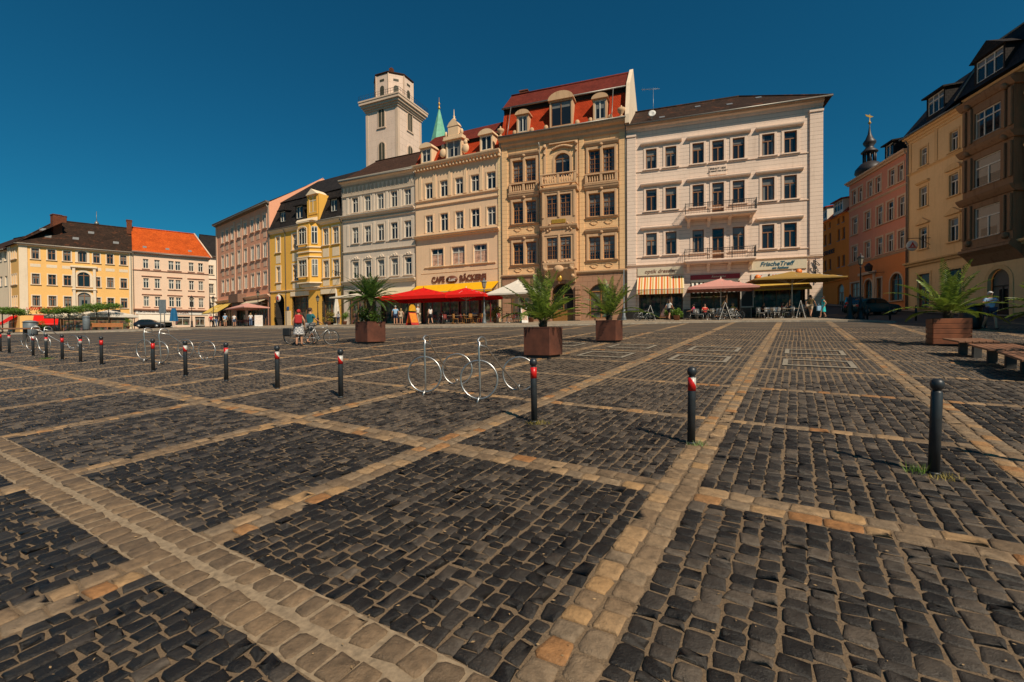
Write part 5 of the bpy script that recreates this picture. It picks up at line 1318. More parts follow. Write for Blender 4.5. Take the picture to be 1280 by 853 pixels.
mb = MB(); mb.tube([(6.9, -.05, 7.9), (6.9, -1.5, 7.9)], .03, 5); mb.lathe([(.05, 8.0), (.3, 8.05), (.38, 8.5), (.4, 8.55), (.05, 8.9)], 6.9, -1.5, 8, False); b.part('wall_lantern', mb, M_IRON); downpipe(b, b.L-.1, 19)

b = Bld('orange_house', (42.2, 68.6), (39.68, 54.29), 'orange house at the far end of the side street with red tiled dormered roof')
WZ = stucco('orange_render', (.6, .18, .03), dirt=.2)
c2 = [(5.0, 5.65), (6.6, 7.25), (8.6, 9.2), (9.8, 10.4), (11.9, 12.5), (13.0, 13.65)]
holes = rowz(c2, 12.95, 14.35)+rowz(c2, 9.7, 11.05)+rowz([(q[0], q[1]-.15) for q in c2], 15.0, 15.7)
gfo = [(11.9, 13.4, 4.6, 7.6, .5), (5.0, 6.4, 4.6, 7.4, .5)]
b.wall([WZ], holes+gfo, 16.0, D=9)
for h in holes: b.window(*h, style='two', fr=M_BROWNFR)
for g in gfo: b.window(*g[:4], style='twot', fr=M_BROWNFR, rise=.5, glass=glassmat('lit_look_glass', (.05, .045, .04), (.42, .4, .33), .9), name='shop_window')
b.moulding('string_course', WZ, 0, b.L, 8.1, BAND)
mb = MB(); mb.quad((-.2, -.3, 16.0), (b.L, -.3, 16.0), (b.L, 2.2, 18.4), (-.2, 2.2, 18.4)); mb.quad((-.2, 2.0, 18.3), (b.L, 2.0, 18.3), (b.L, 6, 20.2), (-.2, 6, 20.2)); mb.poly([(b.L, -.3, 16), (b.L, 6, 16), (b.L, 6, 20.2), (b.L, 2, 18.3)]); roof = b.part('roof', mb, tiles('scarlet_tiles', (.4, .05, .025), (.32, .04, .02)))
for x in (7.5, 11.3): dormer(b, roof, x, x+1.9, 16.5, 17.7, -.1, 2.0, M_WHITEFR, roof.data.materials[0], 'three', None, 'flat')
lettering(b, 'APOTHEKE', 9.4, 11.9, .75, M_INK, bold=.01)

# ===== church tower
def unit(a): return (math.sin(D2R(a)), math.cos(D2R(a)))
CT = (-23.1, 95.0)
dl = unit(-66); dr = unit(24); WT = 8.2
cx_, cy_ = CT[0]+dl[0]*WT/2+dr[0]*WT/2, CT[1]+dl[1]*WT/2+dr[1]*WT/2
tw = empty('church_tower', (cx_, cy_, 5), D2R(-66)-0, 'tall square pale church tower with octagonal top storey and projecting gallery', 'church tower')
tw.rotation_euler = (0, 0, math.atan2(dr[1], dr[0]))   # local x along the right hand face, -y towards that face's viewer
M_TOW = stucco('tower_render', (.53, .41, .325), 1.3, joints=2.6, dirt=.25); M_TOWT = stucco('tower_trim', (.46, .35, .26), dirt=.4)
zT = zat(499, 124, 95)-.6
hw = WT/2
mb = MB(); mb.box(-hw, hw, -hw, hw, 0, zT-5); tb = mb.build('tower_shaft', M_TOW, tw)
M_LOUV = plain('belfry_louvre', (.055, .05, .028), .7, var=.4)
def tower_window(z, h, w, r):
    """arched opening on the two faces towards the square"""
    for rot in (0, -PI/2):
        m = MB(); a = [(-w/2, z)]+arch_pts(-w/2, w/2, z+h-w/2, w/2-.01)+[(w/2, z)]
        m.prism(a, 'y', -hw-.03, -hw+.1); o = m.build('belfry_opening', M_LOUV, tw, (0, 0, -5+0), (0, 0, rot))
        m = MB(); a1 = a; a2 = [(-w/2-.25, z-.15)]+arch_pts(-w/2-.25, w/2+.25, z+h-w/2, w/2+.22)+[(w/2+.25, z-.15)]; n = len(a1)
        m.add([(p[0], -hw-.1, p[1]) for p in a1]+[(p[0], -hw-.1, p[1]) for p in a2]+[(p[0], -hw, p[1]) for p in a2], [(i, n+i, n+i+1, i+1) for i in range(n-1)]+[(n+i, 2*n+i, 2*n+i+1, n+i+1) for i in range(n-1)])
        m.box(-w/2-.4, w/2+.4, -hw-.2, -hw, z-.3, z-.05); m.box(-.05, .05, -hw-.06, -hw, z, z+h-.1); m.build('opening_surround', M_TOWT, o)
zw = zat(478, 160, 97)
tower_window(zw, 3.8, 1.5, 0); tower_window(zat(478, 205, 97), 4.3, 1.5, 0)
mb = MB()
for z, e, h_ in ((zT-.7, .22, .4), (zT-.3, .45, .4), (zT+.1, .75, .5), (zT+.6, 1.05, .55), (zT+1.15, 1.15, .3)): mb.box(-hw-e, hw+e, -hw-e, hw+e, z-5, z-5+h_)
for s1 in (-hw-.06, hw-.6):
    for s2 in (-hw-.06, hw-.6): mb.box(s1, s1+.66, s2, s2+.66, 0, zT-6)
mb.build('gallery_cornice', M_TOWT, tw)
zo = zT+1.45; r8 = 4.15; zt8 = zat(501, 92, 97)
mb = MB(); mb.lathe([(r8, zo-5), (r8, zt8-5)], n=8, smooth=False); mb.xf(Matrix.Rotation(PI/8, 4, 'Z')); oc = mb.build('octagon', M_TOW, tw)
mb = MB(); mb.lathe([(r8+.08, zt8-5.3), (r8+.22, zt8-5.1), (r8+.22, zt8-4.95), (r8-.3, zt8-4.85), (.6, zt8-4.5)], n=8, smooth=False); mb.xf(Matrix.Rotation(PI/8, 4, 'Z')); mb.build('octagon_roof', R_EDGE, tw)
mb = MB(); mb.box(-1.9, -1.2, -1, -.3, zt8-5, zt8-3.0); mb.build('chimney', M_BRICK, tw)
for k in range(8):
    a = k*PI/4; R8 = r8*math.cos(PI/8)
    m = MB(); w = 1.0; z = zo-5+.5; aa = [(-w/2, z)]+arch_pts(-w/2, w/2, z+1.9, w/2-.01)+[(w/2, z)]; m.prism(aa, 'y', -R8-.05, -R8+.1); m.box(-.55, .55, -R8-.05, -R8+.1, zt8-5-1.7, zt8-5-1.25)
    o = m.build('octagon_window', M_LOUV, tw, None, (0, 0, a)); m = MB(); m.box(-r8*math.sin(PI/8)-.1, -r8*math.sin(PI/8)+.12, -R8-.12, -R8+.1, zo-5, zt8-5.3); m.build('corner_strip', M_TOWT, o)
mb = MB()
e = hw+1.05
for z in (zo-5+.55, zo-5+1.05): mb.tube([(-e, -e, z), (e, -e, z), (e, e, z), (-e, e, z)], .04, 5, closed=True, smooth=False)
for i in range(17):
    t = -e+2*e*i/16
    for p in ((t, -e), (t, e), (-e, t), (e, t)): mb.tube([(p[0], p[1], zo-5), (p[0], p[1], zo-5+1.05)], .03, 4)
mb.build('gallery_railing', M_IRON, tw)
# ===== green copper spire
X, Y, Z = pd(551.5, 80); M_COP = plain('green_copper', (.16, .42, .27), .6, var=.2, nscale=1.5)
sp = empty('copper_spire', (X, Y, 20), .5, 'slender green copper spire with gilded finial between the roofs', 'spire')
zb, za = zat(551, 178, 80)-20, zat(551, 137, 80)-20
mb = MB(); mb.lathe([(2.2, zb-3), (1.75, zb-1), (1.3, zb+.8), (.12, za)], n=8, smooth=False); mb.build('spire', M_COP, sp)
mb = MB(); mb.box(-1.4, 1.4, -1.4, 1.4, -6, zb-2.6); mb.build('turret', M_TOWT, sp)
mb = MB(); mb.lathe([(.1, za-.1), (.25, za+.25), (.1, za+.5), (.06, za+.7), (.22, za+.95), (.05, za+1.2), (.03, zat(551, 122, 80)-20)], n=8); mb.build('finial', plain('gilding', (.5, .28, .04)), sp)
# ===== dark onion turret of the town hall
X, Y, Z = pd(1086, 75); M_LEAD = plain('dark_lead', (.03, .022, .02), .5, var=.3, nscale=2)
sp = empty('onion_turret', (X, Y, 14), .2, 'dark baroque onion turret with golden weather vane behind the rose house', 'turret')
zf = lambda y: zat(1086, y, 75)-14
mb = MB(); mb.lathe([(1.6, 0), (1.6, zf(219)), (2.0, zf(216)), (1.9, zf(211)), (1.25, zf(205)), (.8, zf(203))], n=16); mb.build('lower_dome', M_LEAD, sp)
mb = MB()
for k in range(8): mb.lathe([(.12, zf(205)), (.12, zf(191))], .8*math.cos(k*PI/4), .8*math.sin(k*PI/4), 6)
mb.lathe([(.35, zf(205)), (.35, zf(191))], n=8); mb.build('lantern', M_LEAD, sp)
mb = MB(); mb.lathe([(1.15, zf(191)), (1.15, zf(190)), (.75, zf(187)), (.5, zf(184)), (.85, zf(180)), (.9, zf(178)), (.55, zf(174)), (.25, zf(168)), (.1, zf(160)), (.06, zf(155))], n=16); mb.build('onion', M_LEAD, sp)
mb = MB(); mb.lathe([(.05, zf(156)), (.25, zf(154)), (.05, zf(151.5)), (.04, zf(143))], n=8); mb.prism([(-.7, zf(146)), (-.9, zf(144)), (.1, zf(144.6)), (.75, zf(145.6)), (.1, zf(147.4))], 'y', -.03, .03); mb.build('weather_vane', plain('gilding', (.5, .28, .04)), sp)
# ------------------------------------------------------------------ street furniture
def place(o, x, Y, rz=0, sc_=None):
    X, Y_, _ = pd(x, Y); o.location = (X, Y_, gq(X, Y_)); o.rotation_euler = (0, 0, rz)
    if sc_: o.scale = sc_
    return o
M_BOL = plain('bollard_paint', (.022, .026, .03), .42, var=.25, nscale=8, spec=.5)
def band_mat(name, kind):
    """red and white warning foil wrapped round the post"""
    m, nt, p = newmat(name); t = coords(nt)
    sx = nn(nt, 'ShaderNodeSeparateXYZ'); nt.links.new(t, sx.inputs[0])
    ma = nn(nt, 'ShaderNodeMath', operation='MULTIPLY_ADD'); nt.links.new(sx.outputs[0], ma.inputs[0]); ma.inputs[1].default_value = kind[0]; nt.links.new(sx.outputs[2], ma.inputs[2])
    gt = nn(nt, 'ShaderNodeMath', operation='GREATER_THAN'); nt.links.new(ma.outputs[0], gt.inputs[0]); gt.inputs[1].default_value = kind[1]
    nt.links.new(mixc(nt, gt.outputs[0], kind[2], kind[3]), p.inputs['Base Color']); p.inputs['Roughness'].default_value = .35; return m
RD, WT_ = (.55, .012, .01), (.5, .47, .42)
BANDS = {'d': band_mat('foil_diagonal', (1.5, .755, RD, WT_)), 'e': band_mat('foil_diagonal_reversed', (-1.5, .7, WT_, RD)), 'r': band_mat('foil_red', (0, 9, RD, RD)), 'w': band_mat('foil_red_over_white', (0, .735, WT_, RD))}
BH = .93
def make_bollard(kind):
    o = empty('bollard', (0, 0, 0))
    mb = MB(); mb.lathe([(.046, -.05), (.046, BH-.135), (.04, BH-.125), (.032, BH-.115)], n=20); mb.build('post', M_BOL, o)
    mb = MB(); mb.lathe([(.03, BH-.12), (.036, BH-.105), (.05, BH-.09), (.057, BH-.057), (.05, BH-.022), (.03, BH-.004), (.004, BH)], n=20); mb.build('ball_cap', M_BOL, o)
    if kind: mb = MB(); mb.lathe([(.0475, .64), (.0475, .8)], n=20); mb.build('reflective_band', BANDS[kind], o)
    mb = MB(); mb.lathe([(.052, -.03), (.052, .012), (.047, .02)], n=20); mb.build('foot_ring', M_BOL, o)
    return o
BOLS = [(1167, 592, None, 'dark grey bollard without foil at the right, weeds at its foot', 6), (864, 554, 'd', 'bollard with red and white foil standing by the grass tuft on the pale band', 3),
        (668, 527.5, 'r', 'bollard with all red foil standing right of the pair of steel bike racks', -4), (426, 496.5, 'd', 'bollard with red and white foil nearest left of the steel bike racks', 2), (347, 486, 'd', 'bollard with red below white foil, second to the left of the front bike racks', -1),
        (283, 476, 'e', 'bollard with red above white foil right of the rear bike racks', 1), (232, 470, 'd', 'bollard in front of the last ring of the rear bike racks', -2), (191.5, 464, 'r', 'bollard in front of the first ring of the rear bike racks', 2),
        (127, 456, 'r', 'bollard with red foil standing alone left of the rear bike racks', 0), (100.8, 453, 'w', 'bollard with red over white foil at the fourth ring from the left edge', 1), (78, 450, 'r', 'bollard with small red foil between the far left rings', -1),
        (58, 447.8, 'w', 'bollard with tuft of grass at its foot before the far left rings', 2), (41.5, 445.3, 'd', 'bollard right in front of the tall stem of the far left rack', 0), (11.7, 441.8, 'w', 'second bollard from the left edge of the picture', 1), (0.5, 440, 'r', 'bollard cut by the left edge', 0)]
for x, y, k, lab, lean in BOLS:
    o = make_bollard(k); X, Y, Z = gp(x, y); o.location = (X, Y, Z); o.rotation_euler = (D2R(lean*.2), D2R(lean*.15), 0)
    tag(o, lab, 'bollard', 'bollards in a row across the square')
def make_slim():
    o = empty('slim_bollard'); mb = MB(); mb.lathe([(.06, -.05), (.06, .85), (.045, .88), (.055, .95), (.045, 1.0), (.01, 1.03)], n=12); mb.build('post', M_IRON, o); return o
for i, (x, Y, lab) in enumerate(((1084, 33, 'slim black post in front of the parked green car'), (1112.4, 32, 'slim black post below the arched shop window'), (1144.8, 30.3, 'slim black post just left of the wooden palm planter'), (1231, 29, 'slim black post hidden beside the dark bin near the arched door'))[:3]):
    o = make_slim(); X, Y_, Z = pd(x, Y); o.location = (X, Y_, Z); tag(o, lab, 'post', 'black posts along the side street')

# bicycle racks shaped like bicycles of steel tube
M_STEEL = plain('brushed_steel', (.5, .48, .45), .38, metal=.9, var=.12, nscale=9)
def make_rack(L_=1.32, R_=.34, ra=62):
    o = empty('bike_rack'); t = .018
    def ring(cx, z=R_+.05): return [(cx+R_*math.sin(a)*1.0, 0, z-R_*math.cos(a)) for a in [2*PI*i/28 for i in range(28)]]
    # the wheels stand across the frame, turned
    def ringt(cx, ang, z=R_+.06): return [(cx+R_*math.sin(a)*math.cos(ang), R_*math.sin(a)*math.sin(ang), z-R_*math.cos(a)) for a in [2*PI*i/28 for i in range(28)]]
    mb = MB(); mb.tube(ringt(0, D2R(ra)), t, 8, True); mb.build('front_ring', M_STEEL, o)
    mb = MB(); mb.tube(ringt(L_, D2R(ra)), t, 8, True); mb.build('rear_ring', M_STEEL, o)
    mb = MB(); pts = [(0.03, 0, -.05), (0.03, 0, .3), (-.02, -.02, .95), (.0, -.02, 1.05)]+[(.13-.13*math.cos(a), .03, 1.05+.1*math.sin(a)) for a in [PI*i/8 for i in range(1, 9)]]+[(.27, .03, .98)]
    mb.tube(pts, t*1.08, 8); mb.build('upright', M_STEEL, o)
    mb = MB(); mb.tube([(.0, .01, 1.02), (.25, .02, .97), (.7, .02, .6), (L_-.05, 0, .15), (L_+.06, 0, -.04)], t, 8); mb.build('down_tube', M_STEEL, o)
    for pp in ([(L_+.0, .0, .18), (L_+.05, .12, -.04)], [(0, 0, .1), (-.05, .02, -.05)]): mb = MB(); mb.tube(pp, t, 8); mb.build('ground_anchor', M_STEEL, o)
    return o
def rack_at(p, q, lab, flip=1):
    X, Y, Z = gp(*p); X2, Y2, _ = gp(*q); L_ = min(2.2, max(1.0, math.dist((X, Y), (X2, Y2))))
    o = make_rack(1.35, ra=168-math.degrees(math.atan2(Y2-Y, X2-X))); o.location = (X, Y, Z); o.rotation_euler = (0, 0, math.atan2(Y2-Y, X2-X)); tag(o, lab, 'bike rack', 'steel bicycle racks'); return L_
r1 = rack_at((531, 494), (575, 478), 'left one of the two front steel bike racks with ring wheels')
r2 = rack_at((599, 503), (646, 488), 'front steel bike rack standing nearer the red foil bollard')
r3 = rack_at((181, 452), (226, 447), 'left rack of the middle pair behind the bollards')
r4 = rack_at((200, 456), (250, 451), 'right rack of the middle pair behind the bollards')
r5 = rack_at((40, 440), (74, 438), 'left rack of the far pair near the left edge')
r6 = rack_at((56, 442), (92, 439), 'right rack of the far pair near the left edge')
r7 = rack_at((-6, 436), (18, 434), 'rack partly cut by the left edge')
print('rack lengths', r1, r2, r3, r4, r5)

# palms in planters
M_RUST = plain('rusted_steel', (.105, .032, .016), .75, var=.35, nscale=3, bumpy=.15)
M_PWOOD = plain('red_brown_planks', (.23, .07, .025), .6, var=.35, nscale=2.5)
M_SOIL = plain('soil', (.03, .02, .012), .95, var=.4, nscale=12, bumpy=.5)
L_PALM = leafmat('palm_leaf', (.012, .034, .005), (.19, .26, .03)); L_CYC = leafmat('cycad_leaf', (.008, .028, .008), (.09, .16, .02)); L_BUSH = leafmat('shrub_leaf', (.012, .035, .006), (.12, .19, .025)); L_TREE = leafmat('plane_leaf', (.02, .06, .008), (.16, .26, .03))
M_TRUNK = plain('fibrous_trunk', (.06, .04, .022), .9, var=.5, nscale=10, bumpy=.6)
def planter_box(o, s, h, wood=False):
    if not wood:
        mb = MB(); t = .02; hs = s/2
        mb.bbox(-hs, hs, -hs, hs, .06, h, .008); mb.build('planter', M_RUST, o)
        mb = MB(); mb.box(-hs-.006, hs+.006, -hs-.006, -hs+.02, h-.02, h+.012); mb.box(-hs-.006, hs+.006, hs-.02, hs+.006, h-.02, h+.012); mb.box(-hs-.006, -hs+.02, -hs+.02, hs-.02, h-.02, h+.012); mb.box(hs-.02, hs+.006, -hs+.02, hs-.02, h-.02, h+.012); mb.build('rim', M_RUST, o)
        mb = MB(); mb.box(-hs+.06, hs-.06, -hs+.06, hs-.06, -.1, .062); mb.build('foot', M_IRON, o)
    else:
        hs = s/2; mb = MB(); n = 5; g = h/n
        for i in range(n):
            z = .04+i*(h-.04)/n
            for k in range(4):
                q = MB(); q.bbox(-hs, hs, -hs, -hs+.04, z, z+(h-.04)/n-.012, .008); mb.merge(q, Matrix.Rotation(k*PI/2, 4, 'Z'))
        mb.build('planter', M_PWOOD, o); mb = MB(); mb.box(-hs+.035, hs-.035, -hs+.035, hs-.035, 0, h-.02); mb.build('inner_tub', M_IRON, o)
    mb = MB(); mb.box(-s/2+.03, s/2-.03, -s/2+.03, s/2-.03, h-.01, h+.004); mb.build('soil', M_SOIL, o)
def frond(mb, base, az, el0, L_, droop, rng, leaf=.32, n=26, curl=0, vee=.5, wid=.012):
    """arching feather leaf: rachis plus narrow leaflets on both sides"""
    pts = []; p = Vector(base); el = el0; st = L_/n
    for i in range(n+1):
        pts.append((p.copy(), el)); d = Vector((math.cos(az)*math.cos(el), math.sin(az)*math.cos(el), math.sin(el))); p = p+d*st; el -= droop/n*(.4+1.2*i/n); az += curl/n
    mb.tone = .7; mb.tube([q[0] for q in pts], [max(.003, .013*(1-i/(n+1))) for i in range(n+1)], 4)
    for i in range(3, n+1):
        t = i/n; q, e = pts[i]; d = (pts[min(i+1, n)][0]-pts[i-1][0]).normalized(); side = d.cross(Vector((0, 0, 1)))
        if side.length < .1: side = Vector((-math.sin(az), math.cos(az), 0))
        side.normalize(); up = side.cross(d).normalized(); ll = leaf*math.sin(PI*min(1, .18+.78*t))**.7*rng.uniform(.85, 1.1)
        for sg in (-1, 1):
            dirv = (side*sg*.85+d*(.55+.3*t)+up*vee*rng.uniform(.5, 1.1)-Vector((0, 0, .12))).normalized(); w = d*wid*rng.uniform(.8, 1.2)
            a = q; b_ = q+dirv*ll*.55+up*.0; c = q+dirv*ll-Vector((0, 0, ll*.22)); mb.tone = rng.uniform(.1, .9)
            mb.add([a-w*.6, a+w*.6, b_+w, c, b_-w], [(0, 1, 2, 3, 4)])
def palm(name, px, Y, s, h, lab, seed, wood=False, rot=None, fr=34, L_=1.25, cat='potted palm', el=(0.1, 1.35)):
    rng = random.Random(seed); o = empty(name, label=lab, cat=cat, group='planters with palms'); X, Y_, Z = pd(px, Y); o.location = (X, Y_, G(X, Y_)); o.rotation_euler = (0, 0, -TH if rot is None else rot)
    planter_box(o, s, h, wood)
    mb = MB(); mb.lathe([(.1, h-.02), (.13, h+.05), (.12, h+.2), (.06, h+.3)], n=10)
    for i in range(60):
        a = rng.uniform(0, 2*PI); z = h+rng.uniform(.02, .26); r = .12
        mb.add([(r*math.cos(a), r*math.sin(a), z), (r*math.cos(a+.25), r*math.sin(a+.25), z), ((r+.07)*math.cos(a+.12), (r+.07)*math.sin(a+.12), z+.1)], [(0, 1, 2)])
    mb.build('trunk', M_TRUNK, o)
    mb = MB()
    for i in range(fr):
        t = (i+.5)/fr; e = el[0]+(el[1]-el[0])*t**.9+rng.uniform(-.12, .12); az = i*2.399+rng.uniform(-.2, .2)
        frond(mb, (.04*math.cos(az), .04*math.sin(az), h+.2), az, e, L_*rng.uniform(.8, 1.12), rng.uniform(.55, 1.15)*(1.2-.75*t), rng, leaf=.27, wid=.022, vee=.3, n=30)
    mb.build('fronds', L_PALM, o); return o
palm('palm_planter', 679, 14.8, .92, .93, 'feathery palm in a rusty steel cube, larger one in the centre', 3, L_=1.85, fr=24, el=(.3, 1.5))
palm('palm_planter', 761.5, 19.6, .88, .9, 'feathery palm in a rusty steel cube nearest the striped awning', 9, L_=1.95, fr=19, el=(.35, 1.5))
palm('wooden_palm_planter', 1185, 15.7, .98, .9, 'palm in a red brown plank box beside the benches', 14, True, fr=22, L_=1.7, el=(.1, 1.5))
palm('wooden_palm_planter', 1322, 14.4, .98, .9, 'palm at the right edge of which only frond tips show', 15, True, fr=36, L_=1.35, el=(-.02, 1.25))
def leafblob(mb, c, r, n, rng, size=.06, sc_=(1, 1, 1), shell=.45):
    for i in range(n):
        u = Vector((rng.gauss(0, 1), rng.gauss(0, 1), rng.gauss(0, 1))).normalized(); rr = r*(shell+(1-shell)*rng.random()**.6)
        p = Vector((c[0]+u.x*rr*sc_[0], c[1]+u.y*rr*sc_[1], c[2]+u.z*rr*sc_[2]))
        a = Vector((rng.gauss(0, 1), rng.gauss(0, 1), rng.gauss(0, .6))).normalized(); b_ = a.cross(Vector((rng.gauss(0, 1), rng.gauss(0, 1), rng.gauss(0, 1)))).normalized()
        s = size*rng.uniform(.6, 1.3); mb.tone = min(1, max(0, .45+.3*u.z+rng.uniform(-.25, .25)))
        mb.add([p-a*s, p-b_*s*.5, p+a*s, p+b_*s*.5], [(0, 1, 2, 3)])
# cycad over a leafy shrub
o = empty('cycad_planter', label='dense palm crown above a leafy shrub in the leftmost rusty steel cube', cat='potted palm', group='planters with palms'); X, Y_, Z = pd(463, 21.6); o.location = (X, Y_, G(X, Y_)); o.rotation_euler = (0, 0, -TH-.12)
planter_box(o, .98, .98); rng = random.Random(4)
mb = MB()
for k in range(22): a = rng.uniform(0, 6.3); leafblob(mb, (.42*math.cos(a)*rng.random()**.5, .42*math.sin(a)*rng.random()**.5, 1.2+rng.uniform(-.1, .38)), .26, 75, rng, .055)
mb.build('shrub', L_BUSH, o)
mb = MB(); mb.lathe([(.13, .9), (.14, 1.3), (.15, 1.7), (.14, 2.1), (.05, 2.2)], n=12); mb.build('trunk', M_TRUNK, o)
mb = MB()
for i in range(64):
    t = (i+.5)/64; e = -.2+1.65*t; az = i*2.399
    frond(mb, (.06*math.cos(az), .06*math.sin(az), 2.1), az, e+rng.uniform(-.08, .08), (1.38 if t < .7 else 1.15)*rng.uniform(.92, 1.08), .75*(1.1-.6*t), rng, leaf=.2, n=24, vee=.35, wid=.02)
mb.build('fronds', L_CYC, o)

# benches : timber slats on stone legs
M_SLAT = plain('bench_timber', (.22, .1, .05), .65, var=.3, nscale=4); M_BLEG = plain('bench_stone_leg', (.045, .042, .038), .7, var=.3)
def make_bench(L_=1.9, W_=.48, lx=None):
    o = empty('bench')
    mb = MB()
    for i in range(6): mb.bbox(-L_/2, L_/2, -W_/2+i*W_/6, -W_/2+(i+1)*W_/6-.012, .41, .455, .006)
    mb.build('seat', M_SLAT, o)
    for sx in (-(lx or L_*.32), lx or L_*.32): mb = MB(); mb.bbox(sx-.06, sx+.06, -.09, .09, -.05, .408, .01); mb.build('leg', M_BLEG, o)
    return o
for p, q, lab in (((1203.5, 443), (1220.7, 447), 'leftmost of the slatted benches beside the wooden planter'), ((1240, 453), (1263, 460.5), 'middle bench of the row at the right edge'), ((1283, 466), (1312, 478), 'bench cut by the right edge')):
    X, Y, Z = gp(*p); X2, Y2, Z2 = gp(*q); dl_ = math.dist((X, Y), (X2, Y2)); o = make_bench(dl_*1.3, .85, dl_*.5)
    o.location = ((X+X2)/2, (Y+Y2)/2, (Z+Z2)/2); o.rotation_euler = (0, -math.atan2(Z2-Z, dl_), math.atan2(Y2-Y, X2-X)); tag(o, lab, 'bench', 'slatted benches')
# parasols
def make_parasol(w, top, edge, mat, val=.18, polem=None, d=None, wheel=False):
    o = empty('parasol'); d = d or w; polem = polem or M_WHITEFR
    mb = MB(); nseg = 6
    def canopy(u, v, drop=0): # u,v in -1..1
        m = max(abs(u), abs(v)); z = top-(top-edge)*(m**.92)-(.10*(1-abs(min(abs(u), abs(v))))*m*m if 0 else 0)
        sag = -.05*math.sin(PI*m)*(1-min(abs(u), abs(v))/(m+1e-6)); return (u*w/2, v*d/2, z+sag)
    N = 8
    for i in range(N):
        for j in range(N):
            q = [canopy(-1+2*a/N, -1+2*b_/N) for a, b_ in ((i, j), (i+1, j), (i+1, j+1), (i, j+1))]; mb.quad(*q)
    for k in range(N):
        a, c = -1+2*k/N, -1+2*(k+1)/N
        for f in (lambda t: (t, -1), lambda t: (1, t), lambda t: (-t, 1), lambda t: (-1, -t)):
            p, q = canopy(*f(a)), canopy(*f(c)); mb.quad((p[0], p[1], p[2]-val), (q[0], q[1], q[2]-val+.0), q, p)
    mb.smooth = False; mb.build('canopy', mat, o)
    mb = MB(); mb.tube([(0, 0, .05), (0, 0, top+.06)], .04, 8); mb.ball((0, 0, top+.08), .05, 8, 6); mb.build('pole', polem, o)
    mb = MB()
    for sx, sy in ((1, 1), (1, -1), (-1, 1), (-1, -1), (1, 0), (-1, 0), (0, 1), (0, -1)):
        e = canopy(sx*.97, sy*.97); mb.tube([(0, 0, top-.08), (e[0], e[1], e[2]-.05)], .012, 4); mb.tube([(0, 0, edge-.35), (e[0]*.5, e[1]*.5, (top+e[2])/2-.08)], .012, 4)
    mb.build('ribs', polem, o)
    mb = MB(); mb.bbox(-.3, .3, -.3, .3, 0, .08, .02); mb.build('base', M_IRON, o); return o
F_PINK = fabric('dusty_pink_cloth', (.58, .27, .22)); F_OLIVE = fabric('olive_cloth', (.33, .2, .055)); F_CRM = fabric('cream_parasol_cloth', (.62, .53, .4)); F_WH = fabric('off_white_parasol_cloth', (.68, .6, .5)); F_ROSE = fabric('rose_parasol_cloth', (.62, .3, .24))
PG = 'parasols in front of the cafes'
def para(px, Y, w, top, edge, mat, lab, rz=0, d=None, val=.18, polem=None):
    o = make_parasol(w, top, edge, mat, val, polem, d); X, Y_, _ = pd(px, Y); o.location = (X, Y_, gq(X, Y_)); o.rotation_euler = (0, 0, rz); tag(o, lab, 'parasol', PG); return o
M_RPOLE = plain('red_pole', (.3, .05, .03), .5)
para(530, 44.5, 7.6, 3.5, 2.55, F_RED, 'larger bright red parasol left of the cafe door', -.4, val=.3, polem=M_RPOLE, d=4.6)
para(583, 42.5, 5.6, 3.3, 2.5, F_RED, 'smaller bright red parasol in front of the yellow awning', -.4, val=.25, d=4)
para(648, 41.5, 4.4, 3.85, 2.5, F_WH, 'white parasol behind the central palm', -.4, val=.14)
para(455, 47, 4.6, 3.35, 2.75, F_CRM, 'cream parasol half hidden by the cycad', -.4, val=.1)
para(901, 38.2, 5.2, 3.35, 2.55, F_PINK, 'dusty pink parasol in front of the middle shop', -.32, val=.18, d=3.4)
para(990, 37.2, 6.4, 3.75, 3.05, F_OLIVE, 'wide olive parasol at the corner of the pale house', -.25, val=.1, d=3.6)
para(309, 61, 7.6, 3.1, 2.4, F_ROSE, 'flat rose parasol in front of the pink house', -.75, val=.12, d=3)
for i, (x, Y, w) in enumerate(((74, 78, 3.6), (92, 80, 3.6), (110, 82, 4.0), (137, 84, 7.5))):
    para(x, Y, w, 3.5, 2.45, F_WH if i == 3 else F_CRM, ['leftmost cream parasol under the plane trees', 'second cream parasol under the plane trees', 'third cream parasol under the plane trees', 'wide white parasol at the right end of the terrace'][i], .8, val=.4)
def closed_parasol(px, Y, h, mat, lab, r=.34):
    o = empty('closed_parasol', label=lab, cat='parasol'); X, Y_, _ = pd(px, Y); o.location = (X, Y_, gq(X, Y_))
    mb = MB(); vs = []; n = 16
    for z, rr in ((.95, r), (1.4, r*.9), (2.2, r*.75), (3.0, r*.45), (h, .04)):
        mb.cur = 0; vs += [(rr*(1+.22*(k % 2))*math.cos(2*PI*k/n), rr*(1+.22*(k % 2))*math.sin(2*PI*k/n), z) for k in range(n)]
    mb.add(vs, [(j*n+k, j*n+(k+1) % n, j*n+n+(k+1) % n, j*n+n+k) for j in range(4) for k in range(n)]+[tuple(range(n-1, -1, -1))]); mb.build('folded_canopy', mat, o)
    mb = MB(); mb.tube([(0, 0, 0), (0, 0, h+.08)], .035, 6); mb.bbox(-.3, .3, -.3, .3, 0, .1, .02); mb.build('pole', M_WHITEFR, o); return o
closed_parasol(421, 57.5, 4.3, F_WH, 'folded white parasol in front of the yellow house')
closed_parasol(217.5, 74, 2.2, fabric('blue_cloth', (.02, .12, .25)), 'folded blue parasol by the ivory shop front', .5)

